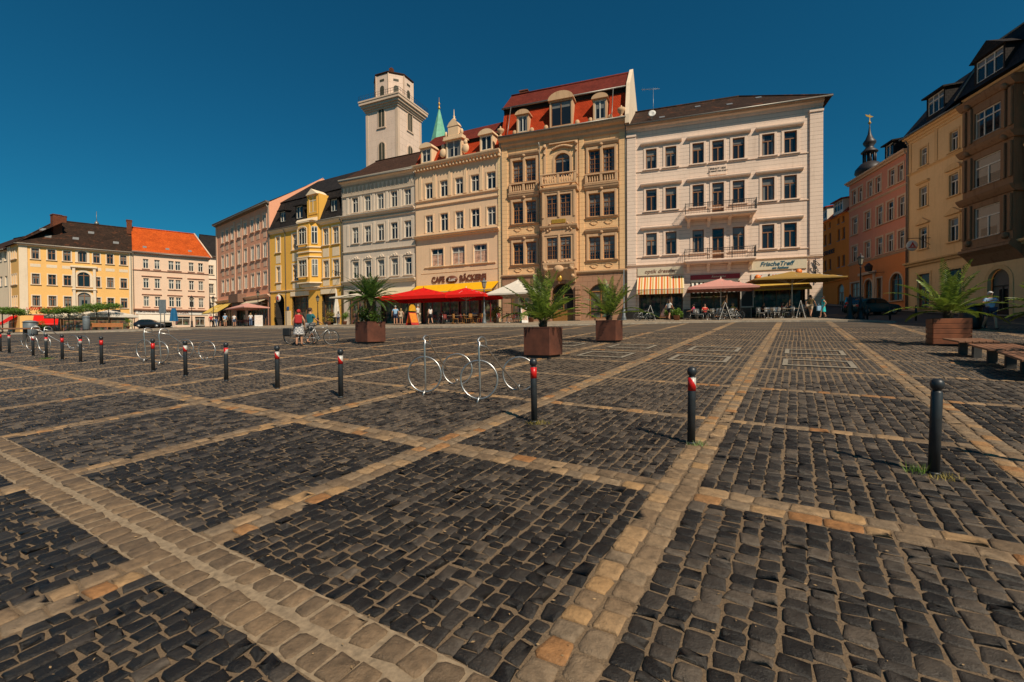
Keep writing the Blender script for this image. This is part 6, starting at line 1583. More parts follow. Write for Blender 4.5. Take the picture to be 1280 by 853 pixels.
# lamps
M_LGL = plain('lantern_glass', (.25, .22, .16), .2, var=.1)
def make_lamp(h=4.6, mat=None, heavy=False):
    mat = mat or M_IRON; o = empty('street_lamp'); k = 1.5 if heavy else 1
    mb = MB(); mb.lathe([(.19*k, -.1), (.19*k, .12), (.14*k, .2), (.12*k, .75), (.15*k, .8), (.08*k, .95), (.055*k, 1.4), (.075, 1.45), (.05, 1.55), (.042, h-1.0), (.08, h-.95), (.04, h-.85), (.03, h-.72)], n=14); mb.build('post', mat, o)
    mb = MB(); mb.lathe([(.12, h-.72), (.2, h-.25)], n=6, smooth=False); mb.build('lantern_glass', M_LGL, o)
    mb = MB(); mb.lathe([(.24, h-.26), (.25, h-.22), (.12, h-.06), (.06, h-.04), (.05, h+.04), (.01, h+.14)], n=6, smooth=False); mb.lathe([(.06, h-.78), (.13, h-.72), (.13, h-.70)], n=6, smooth=False)
    for i in range(6): a = 2*PI*i/6; mb.tube([(.122*math.cos(a), .122*math.sin(a), h-.72), (.205*math.cos(a), .205*math.sin(a), h-.25)], .012, 4)
    mb.build('lantern_frame', mat, o); return o
M_GREYP = plain('grey_blue_paint', (.13, .15, .16), .5, var=.2)
for px, Y, h, mat, hv, lab in ((605.5, 40.5, 3.85, M_GREYP, False, 'grey lamp post with lantern between the red and white parasols'), (1075.5, 34.3, 4.75, M_IRON, True, 'black cast iron lamp post at the corner of the side street'), (397.5, 56, 3.6, M_IRON, False, 'black lamp post before the yellow house behind the cyclist'),
                           (267, 62, 4.1, M_IRON, False, 'black lamp post at the yellow awning of the pink house'), (323, 60, 4.6, M_IRON, False, 'black lamp post above the rose parasol'), (240, 72, 4.8, M_IRON, False, 'thin lamp post before the ivory shop front')):
    o = make_lamp(h, mat, hv); X, Y_, _ = pd(px, Y); o.location = (X, Y_, gq(X, Y_)); tag(o, lab, 'street lamp', 'lamp posts along the square')
o = empty('iron_post', label='thick black cast iron post right of the corner lamp', cat='post'); X, Y_, _ = pd(1062.5, 34.3); o.location = (X, Y_, G(X, Y_)); mb = MB(); mb.lathe([(.3, -.1), (.3, .15), (.2, .3), (.17, .9), (.2, 1.0), (.12, 1.15), (.1, 1.7), (.02, 1.85)], n=14); mb.build('shaft', M_IRON, o); mb = MB(); mb.lathe([(.34, -.1), (.34, .06), (.3, .1)], n=14); mb.build('foot', M_IRON, o)
o = empty('iron_post', label='grey blue post at the house joint left of the parked bicycle', cat='post'); X, Y_, _ = pd(780, 42); o.location = (X, Y_, gq(X, Y_)); mb = MB(); mb.lathe([(.22, 0), (.2, .3), (.14, .4), (.13, 1.0), (.06, 1.1), (.05, 4.6)], n=12); mb.build('shaft', M_GREYP, o); mb = MB(); mb.lathe([(.26, 0), (.26, .08), (.2, .12)], n=12); mb.build('foot', M_GREYP, o)
o = empty('sign_post', label='grey twin information sign on posts before the white awning', cat='sign'); X, Y_, _ = pd(203.5, 60); o.location = (X, Y_, gq(X, Y_)); mb = MB(); mb.tube([(-.25, 0, -.05), (-.25, 0, 3.6)], .05, 6); mb.tube([(.25, 0, -.05), (.25, 0, 3.6)], .05, 6); mb.build('posts', M_GREYP, o); mb = MB(); mb.bbox(-.45, .45, -.04, .04, 1.9, 3.7, .01); mb.build('sign_board', M_GREYP, o)

# cafe chairs and tables
M_CHW = plain('wicker_orange', (.36, .16, .035), .6, var=.2); M_CHR = plain('wicker_red', (.22, .03, .02), .6, var=.2); M_ALU = plain('aluminium', (.42, .41, .39), .35, metal=.7, var=.1); M_TTOP = plain('table_top', (.3, .24, .17), .5, var=.15)
def make_chair(mat, legm):
    o = empty('cafe_chair'); mb = MB(); mb.bbox(-.22, .22, -.22, .22, .43, .47, .015); mb.build('seat', mat, o)
    mb = MB()
    for i in range(7): a = -PI*.42+PI*.84*i/6; a2 = a+.38; mb.add([(.23*math.sin(a), .05+.2*math.cos(a), .55), (.23*math.sin(a2), .05+.2*math.cos(a2), .55), (.25*math.sin(a2), .07+.22*math.cos(a2), .88), (.25*math.sin(a), .07+.22*math.cos(a), .88)], [(0, 1, 2, 3)])
    mb.build('backrest', mat, o)
    for sx in (-1, 1):
        for sy in (-1, 1): mb = MB(); mb.tube([(sx*.22, sy*.22, -.01), (sx*.19, sy*.19, .45)]+([(sx*.2, .24, .86)] if sy > 0 else []), .014, 5); mb.build('leg', legm, o)
    return o
def make_table(legm):
    o = empty('cafe_table'); mb = MB(); mb.bbox(-.38, .38, -.38, .38, .72, .75, .01); mb.build('table_top', M_TTOP, o)
    mb = MB(); mb.tube([(0, 0, .03), (0, 0, .72)], .03, 6); mb.build('column', legm, o); mb = MB()
    for k in range(4): a = PI/4+k*PI/2; mb.tube([(0, 0, .12), (.3*math.cos(a), .3*math.sin(a), .0)], .02, 5)
    mb.build('foot', legm, o); return o
chA, chB = make_chair(M_CHW, M_CHW), make_chair(M_CHR, M_ALU); chC = make_chair(M_ALU, M_ALU); tb0, tb1 = make_table(M_CHW), make_table(M_ALU)
usedc = {}
def put(proto, px, Y, rz, lab, cat, group):
    o = proto if id(proto) not in usedc else copy_tree(proto); usedc[id(proto)] = 1
    X, Y_, _ = pd(px, Y); o.location = (X, Y_, gq(X, Y_)); o.rotation_euler = (0, 0, rz); tag(o, lab, cat, group); return o
rng = random.Random(8)
ti = 0
for px, Y, pr, ch, nm in ((566, 41.5, tb0, chB, 'red cafe'), (578, 40.8, tb0, chA, 'orange cafe'), (592, 41.2, tb0, chA, 'orange cafe'), (600, 43.0, tb0, chA, 'orange cafe'), (553, 43.5, tb0, chB, 'red cafe'), (545, 45.5, tb0, chB, 'red cafe'), (586, 44, tb0, chB, 'red cafe'),
                          (634, 40.5, tb1, chB, 'brown cafe'), (645, 41.5, tb1, chB, 'brown cafe'), (885, 36.3, tb1, chC, 'metal bistro'), (902, 36.6, tb1, chC, 'metal bistro'), (893, 38.2, tb1, chC, 'metal bistro'), (960, 36.4, tb1, chC, 'dark bistro'), (978, 36.6, tb1, chC, 'dark bistro'), (992, 36.8, tb1, chC, 'dark bistro'), (970, 38.0, tb1, chC, 'dark bistro'),
                          (66, 77, tb1, chC, 'terrace'), (84, 78, tb1, chC, 'terrace'), (100, 80, tb1, chC, 'terrace'), (128, 82, tb1, chC, 'terrace'), (300, 60.5, tb1, chB, 'rose parasol'), (318, 59.5, tb1, chB, 'rose parasol')):
    where = {'red cafe': 'under the red parasols', 'orange cafe': 'in front of the yellow awning', 'brown cafe': 'under the white parasol', 'metal bistro': 'under the dusty pink parasol', 'dark bistro': 'under the olive parasol', 'terrace': 'on the terrace below the plane trees', 'rose parasol': 'under the rose parasol'}[nm]
    put(pr, px, Y, rng.uniform(-.5, .5), 'small square cafe table '+where, 'table', 'cafe tables '+where)
    k = FPX/Y
    for dx, dy, rz in ((-.62, -.05, PI/2), (.62, .05, -PI/2)) + (((0, .62, 0),) if rng.random() < .5 else ()):
        put(ch, px+dx*k, Y+dy, rz+rng.uniform(-.4, .4), 'cafe chair '+('of orange wicker ' if ch is chA else 'with red seat ' if ch is chB else 'of pale metal ')+where, 'chair', ('orange' if ch is chA else 'red' if ch is chB else 'metal')+' cafe chairs '+where)

# A boards
def aboard(px, Y, lab, frm, panel, h=1.15, w=.62, rz=0, lean=.24, open_=False):
    o = empty('sandwich_board', label=lab, cat='sign'); X, Y_, _ = pd(px, Y); o.location = (X, Y_, gq(X, Y_)); o.rotation_euler = (0, 0, rz)
    for s in (-1, 1):
        m = MB(); m.bbox(-w/2, w/2, -.015, .015, 0, h, .006) if not open_ else (m.bbox(-w/2, -w/2+.05, -.015, .015, 0, h), m.bbox(w/2-.05, w/2, -.015, .015, 0, h), m.bbox(-w/2+.05, w/2-.05, -.015, .015, h-.06, h), m.bbox(-w/2+.05, w/2-.05, -.015, .015, .15, .21))
        m.xf(Matrix.Translation((0, s*lean, 0)) @ Matrix.Rotation(s*lean/h, 4, 'X')); f = m.build('frame', frm, o)
        m = MB(); m.bbox(-w/2+.05, w/2-.05, -.02, .02, .22, h-.06, .003); m.xf(Matrix.Translation((0, s*lean, 0)) @ Matrix.Rotation(s*lean/h, 4, 'X')); m.build('panel', panel, f)
    return o
M_WB = plain('white_board_frame', (.6, .56, .5), .5); M_CHALK = plain('chalkboard', (.02, .02, .02), .7)
aboard(813, 37.8, 'white framed sandwich board right of the woman in white', M_WB, M_CHALK, 1.3, .55, PI/2-.3, .42)
aboard(906, 35.6, 'white framed sandwich board between the tables and parked bicycle', M_WB, M_CHALK, 1.4, .55, PI/2-.3, .42)
aboard(1001, 35.7, 'white framed sandwich board under the olive parasol', M_WB, M_CHALK, 1.4, .55, PI/2-.6, .3)
aboard(655, 38.6, 'white framed easel board below the white parasol', M_WB, M_POST, 1.3, .55, .3, .3)
aboard(323.5, 58, 'white price board in front of the pink house', M_WB, plain('white_sheet', (.6, .5, .42), .6), 1.4, .9, .4, .2)
aboard(515.5, 39.3, 'orange and red sandwich board with rounded yellow head', plain('red_board', (.4, .02, .015), .5), plain('deep_orange', (.62, .19, .012), .5), 1.15, .75, .8, .45)
o = bpy.data.objects[-1] if False else None
ab = [q for q in bpy.data.objects if q.get('label', '').startswith('orange and red sandwich')][0]
m = MB(); m.prism([(-.34, 1.2), (.34, 1.2), (.3, 1.55), (.12, 1.75), (-.12, 1.75), (-.3, 1.55)], 'y', -.04, .04); m.build('head_panel', plain('sun_yellow', (.6, .3, .015), .5), ab)

# bicycles
M_TYRE = plain('black_rubber', (.015, .015, .015), .8); M_SIL = plain('bike_silver', (.35, .35, .34), .35, metal=.6)
def make_bike(fm):
    o = empty('bicycle'); R_ = .34
    for x in (0, 1.06):
        mb = MB(); mb.tube([(x+R_*math.cos(a), 0, R_+R_*math.sin(a)) for a in [2*PI*i/24 for i in range(24)]], .02, 6, True); wh = mb.build('wheel', M_TYRE, o)
        mb = MB(); mb.tube([(x+.31*math.cos(a), 0, R_+.31*math.sin(a)) for a in [2*PI*i/24 for i in range(24)]], .008, 4, True)
        for i in range(12): a = 2*PI*i/12; mb.tube([(x, 0, R_), (x+.31*math.cos(a), 0, R_+.31*math.sin(a))], .0025, 3)
        mb.tube([(x, -.05, R_), (x, .05, R_)], .025, 6); mb.build('rim', M_SIL, wh)
    mb = MB(); s_, h_, bb = (.30, 0, .82), (.88, 0, .88), (.46, 0, .3)
    for p, q in (((0, 0, R_), bb), ((0, 0, R_), (.32, 0, .74)), (bb, s_), (bb, (.9, 0, .72)), ((.33, 0, .76), (.89, 0, .82)), ((1.06, 0, R_), (.9, 0, .72)), ((.9, 0, .72), (.86, 0, .98))): mb.tube([p, q], .018, 6)
    mb.build('frame', fm, o)
    mb = MB(); mb.tube([(.78, -.28, 1.02), (.86, -.2, 1.03), (.9, 0, 1.0), (.86, .2, 1.03), (.78, .28, 1.02)], .013, 6); mb.build('handlebar', M_IRON, o)
    mb = MB(); mb.bbox(.14, .4, -.08, .08, .86, .91, .025); mb.tube([(.3, 0, .8), (.29, 0, .88)], .014, 6); mb.build('saddle', M_IRON, o)
    mb = MB(); mb.lathe([(.09, -.01), (.09, .01)], n=14); mb.xf(Matrix.Translation((.46, .04, .3)) @ Matrix.Rotation(PI/2, 4, 'X')); mb.tube([(.46, -.09, .3), (.55, -.09, .2)], .01, 5); mb.tube([(.46, .09, .3), (.37, .09, .4)], .01, 5); mb.build('crank', M_SIL, o)
    mb = MB(); mb.bbox(-.2, .22, -.07, .07, .72, .74, .005); mb.build('carrier', M_IRON, o)
    return o
bk = make_bike(M_SIL)
BK = [(797, 37.3, .0, 'silver bicycle parked before the striped awning shop'), (917, 35.4, PI-.25, 'silver bicycle parked beside the white sandwich board'), (925, 35.9, PI-.4, 'bicycle behind the parked silver one at the pink parasol'), (363, 21.9, -.1, 'bicycle of the woman in the red helmet'), (384, 21.3, .15, 'bicycle pushed by the man in the teal shirt')]
for i, (px, Y, rz, lab) in enumerate(BK):
    o = bk if i == 0 else copy_tree(bk); X, Y_, _ = pd(px, Y); o.location = (X, Y_, gq(X, Y_)); o.rotation_euler = (0, 0, rz); tag(o, lab, 'bicycle', 'bicycles')
for q in bpy.data.objects:
    if q.parent and q.parent.get('label') == BK[3][3] and q.name.startswith('carrier'):
        m = MB(); m.bbox(-.28, .1, -.22, -.08, .38, .76, .04); m.build('pannier', M_IRON, q)

# cars
M_CARG = plain('dark_green_car_paint', (.008, .07, .075), .2, var=.05, spec=.8); M_CARK = plain('black_car_paint', (.01, .01, .012), .2, var=.05, spec=.8); M_CGL = plain('car_glass', (.01, .012, .014), .05)
def make_car(paint):
    o = empty('parked_car'); W_ = .84
    prof = [(-2.0, .3), (-2.05, .55), (-2.0, .82), (-1.75, .98), (-1.3, 1.32), (-.9, 1.44), (.1, 1.46), (.55, 1.32), (1.05, .98), (1.75, .86), (2.0, .7), (2.05, .4), (1.95, .25), (-1.9, .22)]
    mb = MB(); vs = []; n = len(prof)
    for y, k, inz in ((-W_, .97, 0), (-W_*.97, 1, 0), (W_*.97, 1, 0), (W_, .97, 0)): vs += [(p[0]*k, y*(1 if p[1] < .95 else .82), .2+(p[1]-.2)*k) for p in prof]
    mb.smooth = True; mb.add(vs, [(j*n+i, j*n+(i+1) % n, j*n+n+(i+1) % n, j*n+n+i) for j in range(3) for i in range(n)]+[tuple(range(n-1, -1, -1)), tuple(range(3*n, 4*n))]); mb.build('body', paint, o)
    for s in (-1, 1):
        y = s*(W_*.84+.01); mb = MB()
        for q in ([(-1.35, 1.0), (-1.05, 1.32), (-.45, 1.38), (-.45, 1.0)], [(-.38, 1.0), (-.38, 1.38), (.1, 1.38), (.5, 1.26), (.85, 1.0)]): mb.poly([(p[0], y*(1.0 if p[1] > 1.2 else 1.02), p[1]) for p in q][::s])
        mb.build('side_window', M_CGL, o)
    mb = MB(); mb.quad((1.04, -.62, 1.0), (1.04, .62, 1.0), (.58, .6, 1.33), (.58, -.6, 1.33)); mb.quad((-1.74, -.62, 1.0), (-1.74, .62, 1.0), (-1.33, .6, 1.32), (-1.33, -.6, 1.32)); mb.xf(Matrix.Translation((.0, 0, .012))); mb.build('windscreen', M_CGL, o)
    for x in (-1.28, 1.28):
        for s in (-1, 1):
            mb = MB(); mb.lathe([(.2, -.1), (.31, -.1), (.32, 0), (.31, .1), (.2, .1)], n=18); mb.xf(Matrix.Translation((x, s*W_*.93, .32)) @ Matrix.Rotation(PI/2, 4, 'X')); wh = mb.build('wheel', M_TYRE, o)
            mb = MB(); mb.lathe([(.02, -.115), (.2, -.11), (.2, .11), (.02, .115)], n=12); mb.xf(Matrix.Translation((x, s*W_*.93, .32)) @ Matrix.Rotation(PI/2, 4, 'X')); mb.build('rim', M_SIL, wh)
    for s in (-1, 1):
        mb = MB(); mb.bbox(1.88, 2.03, s*.6-.18, s*.6+.18, .62, .76, .03); mb.build('headlight', M_WHITES, o); mb = MB(); mb.bbox(-2.05, -1.92, s*.62-.14, s*.62+.14, .68, .88, .03); mb.build('tail_light', M_REDT, o)
    return o
c1 = make_car(M_CARG); X, Y_, _ = pd(1090, 40.5); c1.location = (X, Y_, G(X, Y_)); c1.rotation_euler = (0, 0, .12); tag(c1, 'dark green hatchback parked in the side street before the rose house', 'car', 'parked cars')
c2_ = copy_tree(c1); X, Y_, _ = pd(1067, 45); c2_.location = (X, Y_, G(X, Y_)); c2_.rotation_euler = (0, 0, 1.0); c2_['label'] = 'second dark car mostly hidden behind the green hatchback'
c3 = make_car(M_CARK); X, Y_, _ = pd(187, 80); c3.location = (X, Y_, gq(X, Y_)); c3.rotation_euler = (0, 0, .35); tag(c3, 'black car parked under the white awning at the left', 'car', 'parked cars')

# plane trees clipped flat, terrace plants, weeds
def flat_tree(px, Y, ht, r, lab, seed):
    rng = random.Random(seed); o = empty('plane_tree', label=lab, cat='tree', group='clipped plane trees'); X, Y_, _ = pd(px, Y); o.location = (X, Y_, gq(X, Y_))
    mb = MB(); mb.tube([(0, 0, -.1), (.03, 0, ht*.5), (0, .02, ht-.35)], [.09, .07, .06], 8)
    for k in range(6): a = k*PI/3; mb.tube([(0, 0, ht-.45), (r*.5*math.cos(a), r*.5*math.sin(a), ht-.2), (r*.9*math.cos(a), r*.9*math.sin(a), ht-.05)], [.04, .025, .01], 5)
    mb.build('trunk', M_TRUNK, o); mb = MB()
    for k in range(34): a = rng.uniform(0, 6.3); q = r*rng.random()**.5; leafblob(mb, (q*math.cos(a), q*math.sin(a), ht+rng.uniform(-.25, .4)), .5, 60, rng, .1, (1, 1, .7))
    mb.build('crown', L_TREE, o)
for i, (px, Y, lab) in enumerate(((68, 75, 'leftmost clipped plane tree of the terrace row'), (86, 76.5, 'second clipped plane tree of the terrace row'), (104, 78, 'third clipped plane tree of the terrace row'), (121, 79.5, 'fourth clipped plane tree of the terrace row'), (136, 81, 'rightmost clipped plane tree, largest crown'), (3, 70, 'clipped plane tree cut by the left edge'), (17, 71.5, 'clipped plane tree beside the red corner awning'))): flat_tree(px, Y, [3.1, 3.25, 3.45, 3.8, 4.0, 3.2, 3.1][i], 1.75, lab, 30+i)
def shrub(px, Y, r, h, lab, seed, mat=None, pot=True, n=10, name='potted_shrub'):
    rng = random.Random(seed); o = empty(name, label=lab, cat='plant'); X, Y_, _ = pd(px, Y); o.location = (X, Y_, gq(X, Y_))
    if pot: mb = MB(); mb.lathe([(.2, 0), (.28, .4), (.3, .42), (.24, .38)], n=12); mb.build('pot', plain('terracotta', (.25, .1, .05), .8), o)
    mb = MB()
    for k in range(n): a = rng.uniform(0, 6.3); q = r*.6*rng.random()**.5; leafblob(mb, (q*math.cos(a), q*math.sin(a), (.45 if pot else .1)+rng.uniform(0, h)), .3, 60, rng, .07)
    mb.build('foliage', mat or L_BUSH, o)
L_YG = leafmat('golden_shrub_leaf', (.06, .06, .008), (.35, .26, .03))
for a in ((411, 55, .8, .9, 'golden green shrub left of the folded white parasol', 51, L_YG), (431, 56, .5, 1.0, 'small green shrub right of the folded white parasol', 52, L_TREE), (620, 41.8, .6, .8, 'golden green shrub between the red and white parasols', 53, L_YG), (160, 80, 1.3, 1.3, 'round green shrub at the right end of the terrace', 54, L_TREE), (50, 74, 1.0, 1.1, 'green shrub under the red awning at the left', 55, L_TREE), (836, 39.9, .5, .3, 'low flowering pot at the open shop door', 56, L_TREE), (846, 36.8, .5, .3, 'flower tub left of the person in magenta', 57, L_TREE), (664, 43, .4, 1.2, 'dark potted plant behind the central palm', 58, L_BUSH)): shrub(*a)
def tuft(px, py, lab, seed, n=120, r=.13, h=.12, dry=False):
    rng = random.Random(seed); X, Y_, Z = gp(px, py); mb = MB()
    for i in range(n):
        a = rng.uniform(0, 6.3); q = r*rng.random(); x, y = q*math.cos(a)*1.6, q*math.sin(a); t = rng.uniform(.3, 1)*h; dx, dy = rng.uniform(-.06, .06), rng.uniform(-.06, .06); mb.tone = rng.random(); w = .003
        mb.add([(x-w, y, -.01), (x+w, y, -.01), (x+dx, y+dy, t)], [(0, 1, 2)])
    o = mb.build('grass_tuft', L_YG if dry else L_TREE, None, (X, Y_, G(X, Y_))); tag(o, lab, 'grass')
tuft(872, 556, 'green grass tuft at the foot of the bollard on the pale band', 1, 80, .08, .07); tuft(1148, 590, 'green weed tuft left of the right bollard foot', 2, 80, .08, .12); tuft(1182, 597, 'dry grass tuft right of the right bollard foot', 3, 70, .1, .05, True); tuft(58, 449, 'small grass tuft at a far left bollard foot', 4, 160, .2, .1); tuft(672, 529, 'dry moss tuft at the foot of the all red bollard', 5, 120, .12, .05, True)
# planks of the terrace fence and bins
def fence(px, Y, L_, rz, lab, mat, h=1.0, z0=.35, name='terrace_fence'):
    o = empty(name, label=lab, cat='fence'); X, Y_, _ = pd(px, Y); o.location = (X, Y_, gq(X, Y_)); o.rotation_euler = (0, 0, rz); mb = MB()
    for k in range(4): mb.bbox(-L_/2, L_/2, -.02, .02, z0+k*(h-z0)/4, z0+(k+.85)*(h-z0)/4, .005)
    mb.build('boards', mat, o)
    for x in (-L_/2+.1, 0, L_/2-.1): mb = MB(); mb.bbox(x-.04, x+.04, .021, .08, -.05, h+.05, .01); mb.build('post', mat, o)
fence(134, 76, 4.2, .4, 'orange plank screen below the wide white parasol', plain('orange_planks', (.42, .15, .04), .6)); 
o = make_bench(3.2, .6); X, Y_, Z = gp(6, 428); o.location = (X, Y_, Z); o.rotation_euler = (0, 0, .25); tag(o, 'long wooden bench at the left edge behind the bollards', 'bench', 'slatted benches'); o.scale = (1, 1, 1.9)
def bin_(px, Y, lab, h=1.0, r=.28, mat=None):
    o = empty('litter_bin', label=lab, cat='bin'); X, Y_, _ = pd(px, Y); o.location = (X, Y_, gq(X, Y_)); mb = MB(); mb.lathe([(r*.85, 0), (r, .08), (r, h*.82), (r*.9, h*.86)], n=16); mb.build('body', mat or M_GREYP, o); mb = MB(); mb.lathe([(r*1.08, h*.86), (r*1.08, h*.92), (r*.6, h), (.02, h*1.02)], n=16); mb.build('lid', mat or M_GREYP, o)
bin_(38, 36, 'dark grey litter bin behind the far left bollards', 1.15, .42); bin_(108, 74, 'tall grey bin between the terrace parasols', 2.2, .45); bin_(1213, 22.6, 'large dark cylindrical bin left of the man in the blue shirt', 1.25, .42, M_IRON); bin_(1222.5, 23, 'dark bin directly beside the man in the blue shirt', 1.2, .3, M_IRON)

# just outside the frame on the right: the next bollard of the row and a young tree, both throw shadows into the picture
o = make_bollard(None); o.location = (5.5, 4.45, G(5.5, 4.45)); tag(o, 'plain bollard just outside the right edge whose shadow reaches the pale band', 'bollard', 'bollards in a row across the square')
rng = random.Random(77); o = empty('young_tree', (13.4, 6.6, G(13.4, 6.6)), 0, 'young tree beyond the right edge shading the benches', 'tree')
mb = MB(); mb.tube([(0, 0, -.1), (.05, 0, 1.6), (0, .05, 3.6)], [.09, .07, .04], 8)
for k in range(7): a = k*.9; mb.tube([(0, 0, 2.2+.15*k), (.6*math.cos(a), .6*math.sin(a), 2.9+.15*k), (1.1*math.cos(a), 1.1*math.sin(a), 3.3+.15*k)], [.03, .02, .01], 5)
mb.build('trunk', M_TRUNK, o); mb = MB()
for k in range(34): a = rng.uniform(0, 6.3); q = 1.3*rng.random()**.5; leafblob(mb, (q*math.cos(a), q*math.sin(a), 3.7+rng.uniform(-1.1, 1.1)*(1-.35*q)), .4, 45, rng, .07)
mb.build('crown', L_TREE, o)

# windblown bits on the paving
mb = MB(); rng = random.Random(21)
for i in range(420):
    Y = 1.6+10*rng.random()**1.4; X = rng.uniform(-1.15, 1.15)*Y; s = rng.uniform(.006, .016); a = rng.uniform(0, 6.3); mb.tone = rng.random(); z = G(X, Y)+.006
    c_, s_ = s*math.cos(a), s*math.sin(a); mb.add([(X-c_, Y-s_, z), (X+s_*.4, Y-c_*.4, z+.003), (X+c_, Y+s_, z+.002), (X-s_*.4, Y+c_*.4, z)], [(0, 1, 2, 3)])
o = mb.build('dry_leaf_litter', plain('dry_leaf', (.3, .19, .09), .8, var=.6, nscale=2)); tag(o, 'small dry leaf bits scattered over the paving', 'litter', kind='stuff')
# ------------------------------------------------------------------ people
SKN = plain('skin', (.48, .24, .14), .55, var=.06); HB = plain('brown_hair', (.05, .025, .012), .7, var=.2); HK = plain('dark_hair', (.012, .01, .008), .7, var=.2); HBL = plain('fair_hair', (.32, .2, .08), .7, var=.2); HG = plain('grey_hair', (.3, .28, .25), .7, var=.2)
SHOE = plain('dark_shoe', (.02, .018, .016), .6)
def cloth(n, c): return plain('cloth_'+n, c, .85, var=.15, nscale=7)
def skin_mesh(name, pts, edges, rad, mat, root, lvl=1):
    me = bpy.data.meshes.new(name); me.from_pydata([tuple(p) for p in pts], edges, [])
    o = bpy.data.objects.new(name, me); COL.objects.link(o)
    s = o.modifiers.new('skin', 'SKIN'); s.use_smooth_shade = True
    for i, v in enumerate(me.skin_vertices[0].data): v.radius = rad[i] if isinstance(rad[i], tuple) else (rad[i], rad[i]); v.use_root = (i == root)
    u = o.modifiers.new('sub', 'SUBSURF'); u.levels = lvl; u.render_levels = lvl
    return o
def bake(o, mat, parent, name):
    dg = bpy.context.evaluated_depsgraph_get(); me = bpy.data.meshes.new_from_object(o.evaluated_get(dg)); bpy.data.objects.remove(o)
    me.name = name; me.materials.clear(); me.materials.append(mat)
    for p in me.polygons: p.use_smooth = True
    r = bpy.data.objects.new(name, me); COL.objects.link(r)
    if parent: r.parent = parent
    return r
PROTO = []
def person(pose, h, male, shirt, legs, legkind, hair, hairm, sleeves=True, seed=0, extra=None, lvl=1, shoes=None, skirtm=None):
    """figure facing +y; one body mesh, clothes and hair as children"""
    rng = random.Random(seed); k = h/1.75
    o = empty('person'); sh = .2 if male else .175; hp = .1
    P = {}
    if pose == 'sit':
        P['pel'] = (0, 0, .5); P['hipL'] = (-hp, .02, .49); P['hipR'] = (hp, .02, .49); P['kneL'] = (-.13, .42, .5); P['kneR'] = (.14, .42, .5); P['ankL'] = (-.13, .4, .09); P['ankR'] = (.15, .48, .09)
        zz = -.43; wl, wr = (-.18, .38, .72), (.2, .36, .72); el, er = (-.26, .1, .78), (.27, .1, .78)
    else:
        st = .0 if pose == 'stand' else .24
        P['pel'] = (0, 0, .95); P['hipL'] = (-hp, 0, .92); P['hipR'] = (hp, 0, .92); P['kneL'] = (-.1, st*.6+.02, .5); P['kneR'] = (.11, -st*.35, .5); P['ankL'] = (-.1, st*.9, .09); P['ankR'] = (.12, -st*1.15, .09+st*.25); zz = 0
        a = rng.uniform(-.05, .05)
        el, er = (-sh-.08, -.03-st*.4, 1.17), (sh+.08, -.03+st*.4, 1.17); wl, wr = (-sh-.09+a, .06-st*.3, .93), (sh+.08, .08+st*.7, .95)
        if pose == 'arms': el, er = (-sh-.1, .05, 1.2), (sh+.1, .05, 1.2); wl, wr = (-.12, .28, 1.28), (.14, .28, 1.3)
        if pose == 'push': el, er = (-sh-.07, .12, 1.17), (sh+.07, .12, 1.17); wl, wr = (-.24, .36, 1.05), (.24, .36, 1.05)
    P['bel'] = (0, .01, 1.1+zz); P['che'] = (0, 0, 1.3+zz); P['nck'] = (0, -.01, 1.47+zz); P['chin'] = (0, .01, 1.54+zz); P['hed'] = (0, .02, 1.62+zz); P['top'] = (0, .01, 1.69+zz)
    P['shL'] = (-sh+.03, 0, 1.4+zz); P['shR'] = (sh-.03, 0, 1.4+zz); P['elL'] = el; P['elR'] = er; P['wrL'] = wl; P['wrR'] = wr
    P['toeL'] = (P['ankL'][0], P['ankL'][1]+.15, P['ankL'][2]-.055); P['toeR'] = (P['ankR'][0]+.01, P['ankR'][1]+.15, P['ankR'][2]-.055)
    def hand(w, e, s):
        d = (Vector(w)-Vector(e)).normalized(); c = Vector(w)+d*.08; P['pal'+s] = tuple(c); P['fin'+s] = tuple(c+d*.09+Vector((0, .015, 0))); P['thu'+s] = tuple(Vector(w)+d*.07+Vector((0, .045, 0)))
    hand(wl, el, 'L'); hand(wr, er, 'R')
    R = dict(pel=(.15, .11), hipL=.095, hipR=.095, kneL=.06, kneR=.06, ankL=.042, ankR=.042, bel=(.135, .1), che=(.165, .115), nck=.058, chin=(.062, .07), hed=(.078, .095), top=(.055, .07), shL=.062, shR=.062, elL=.042, elR=.042, wrL=.028, wrR=.028, toeL=.032, toeR=.032, palL=(.036, .02), palR=(.036, .02), finL=.013, finR=.013, thuL=.011, thuR=.011)
    E_ = [('pel', 'bel'), ('bel', 'che'), ('che', 'nck'), ('nck', 'chin'), ('chin', 'hed'), ('hed', 'top'), ('pel', 'hipL'), ('pel', 'hipR'), ('hipL', 'kneL'), ('hipR', 'kneR'), ('kneL', 'ankL'), ('kneR', 'ankR'), ('ankL', 'toeL'), ('ankR', 'toeR'), ('che', 'shL'), ('che', 'shR'), ('shL', 'elL'), ('shR', 'elR'), ('elL', 'wrL'), ('elR', 'wrR'), ('wrL', 'palL'), ('wrR', 'palR'), ('palL', 'finL'), ('palR', 'finR'), ('palL', 'thuL'), ('palR', 'thuR')]
    def mk(name, es, grow, mat, root, trim=None):
        nm = sorted({a for e in es for a in e}); ix = {n: i for i, n in enumerate(nm)}; pp = {n: Vector(P[n]) for n in nm}
        for (a, b_, t) in (trim or []): pp[b_] = Vector(P[a]).lerp(Vector(P[b_]), t)
        g = lambda r: tuple((x*grow[0]+grow[1])*k for x in (r if isinstance(r, tuple) else (r, r)))
        s = skin_mesh(name, [pp[n]*k for n in nm], [(ix[a], ix[b_]) for a, b_ in es], [g(R[n]) for n in nm], mat, ix[root], lvl); return bake(s, mat, o, name)
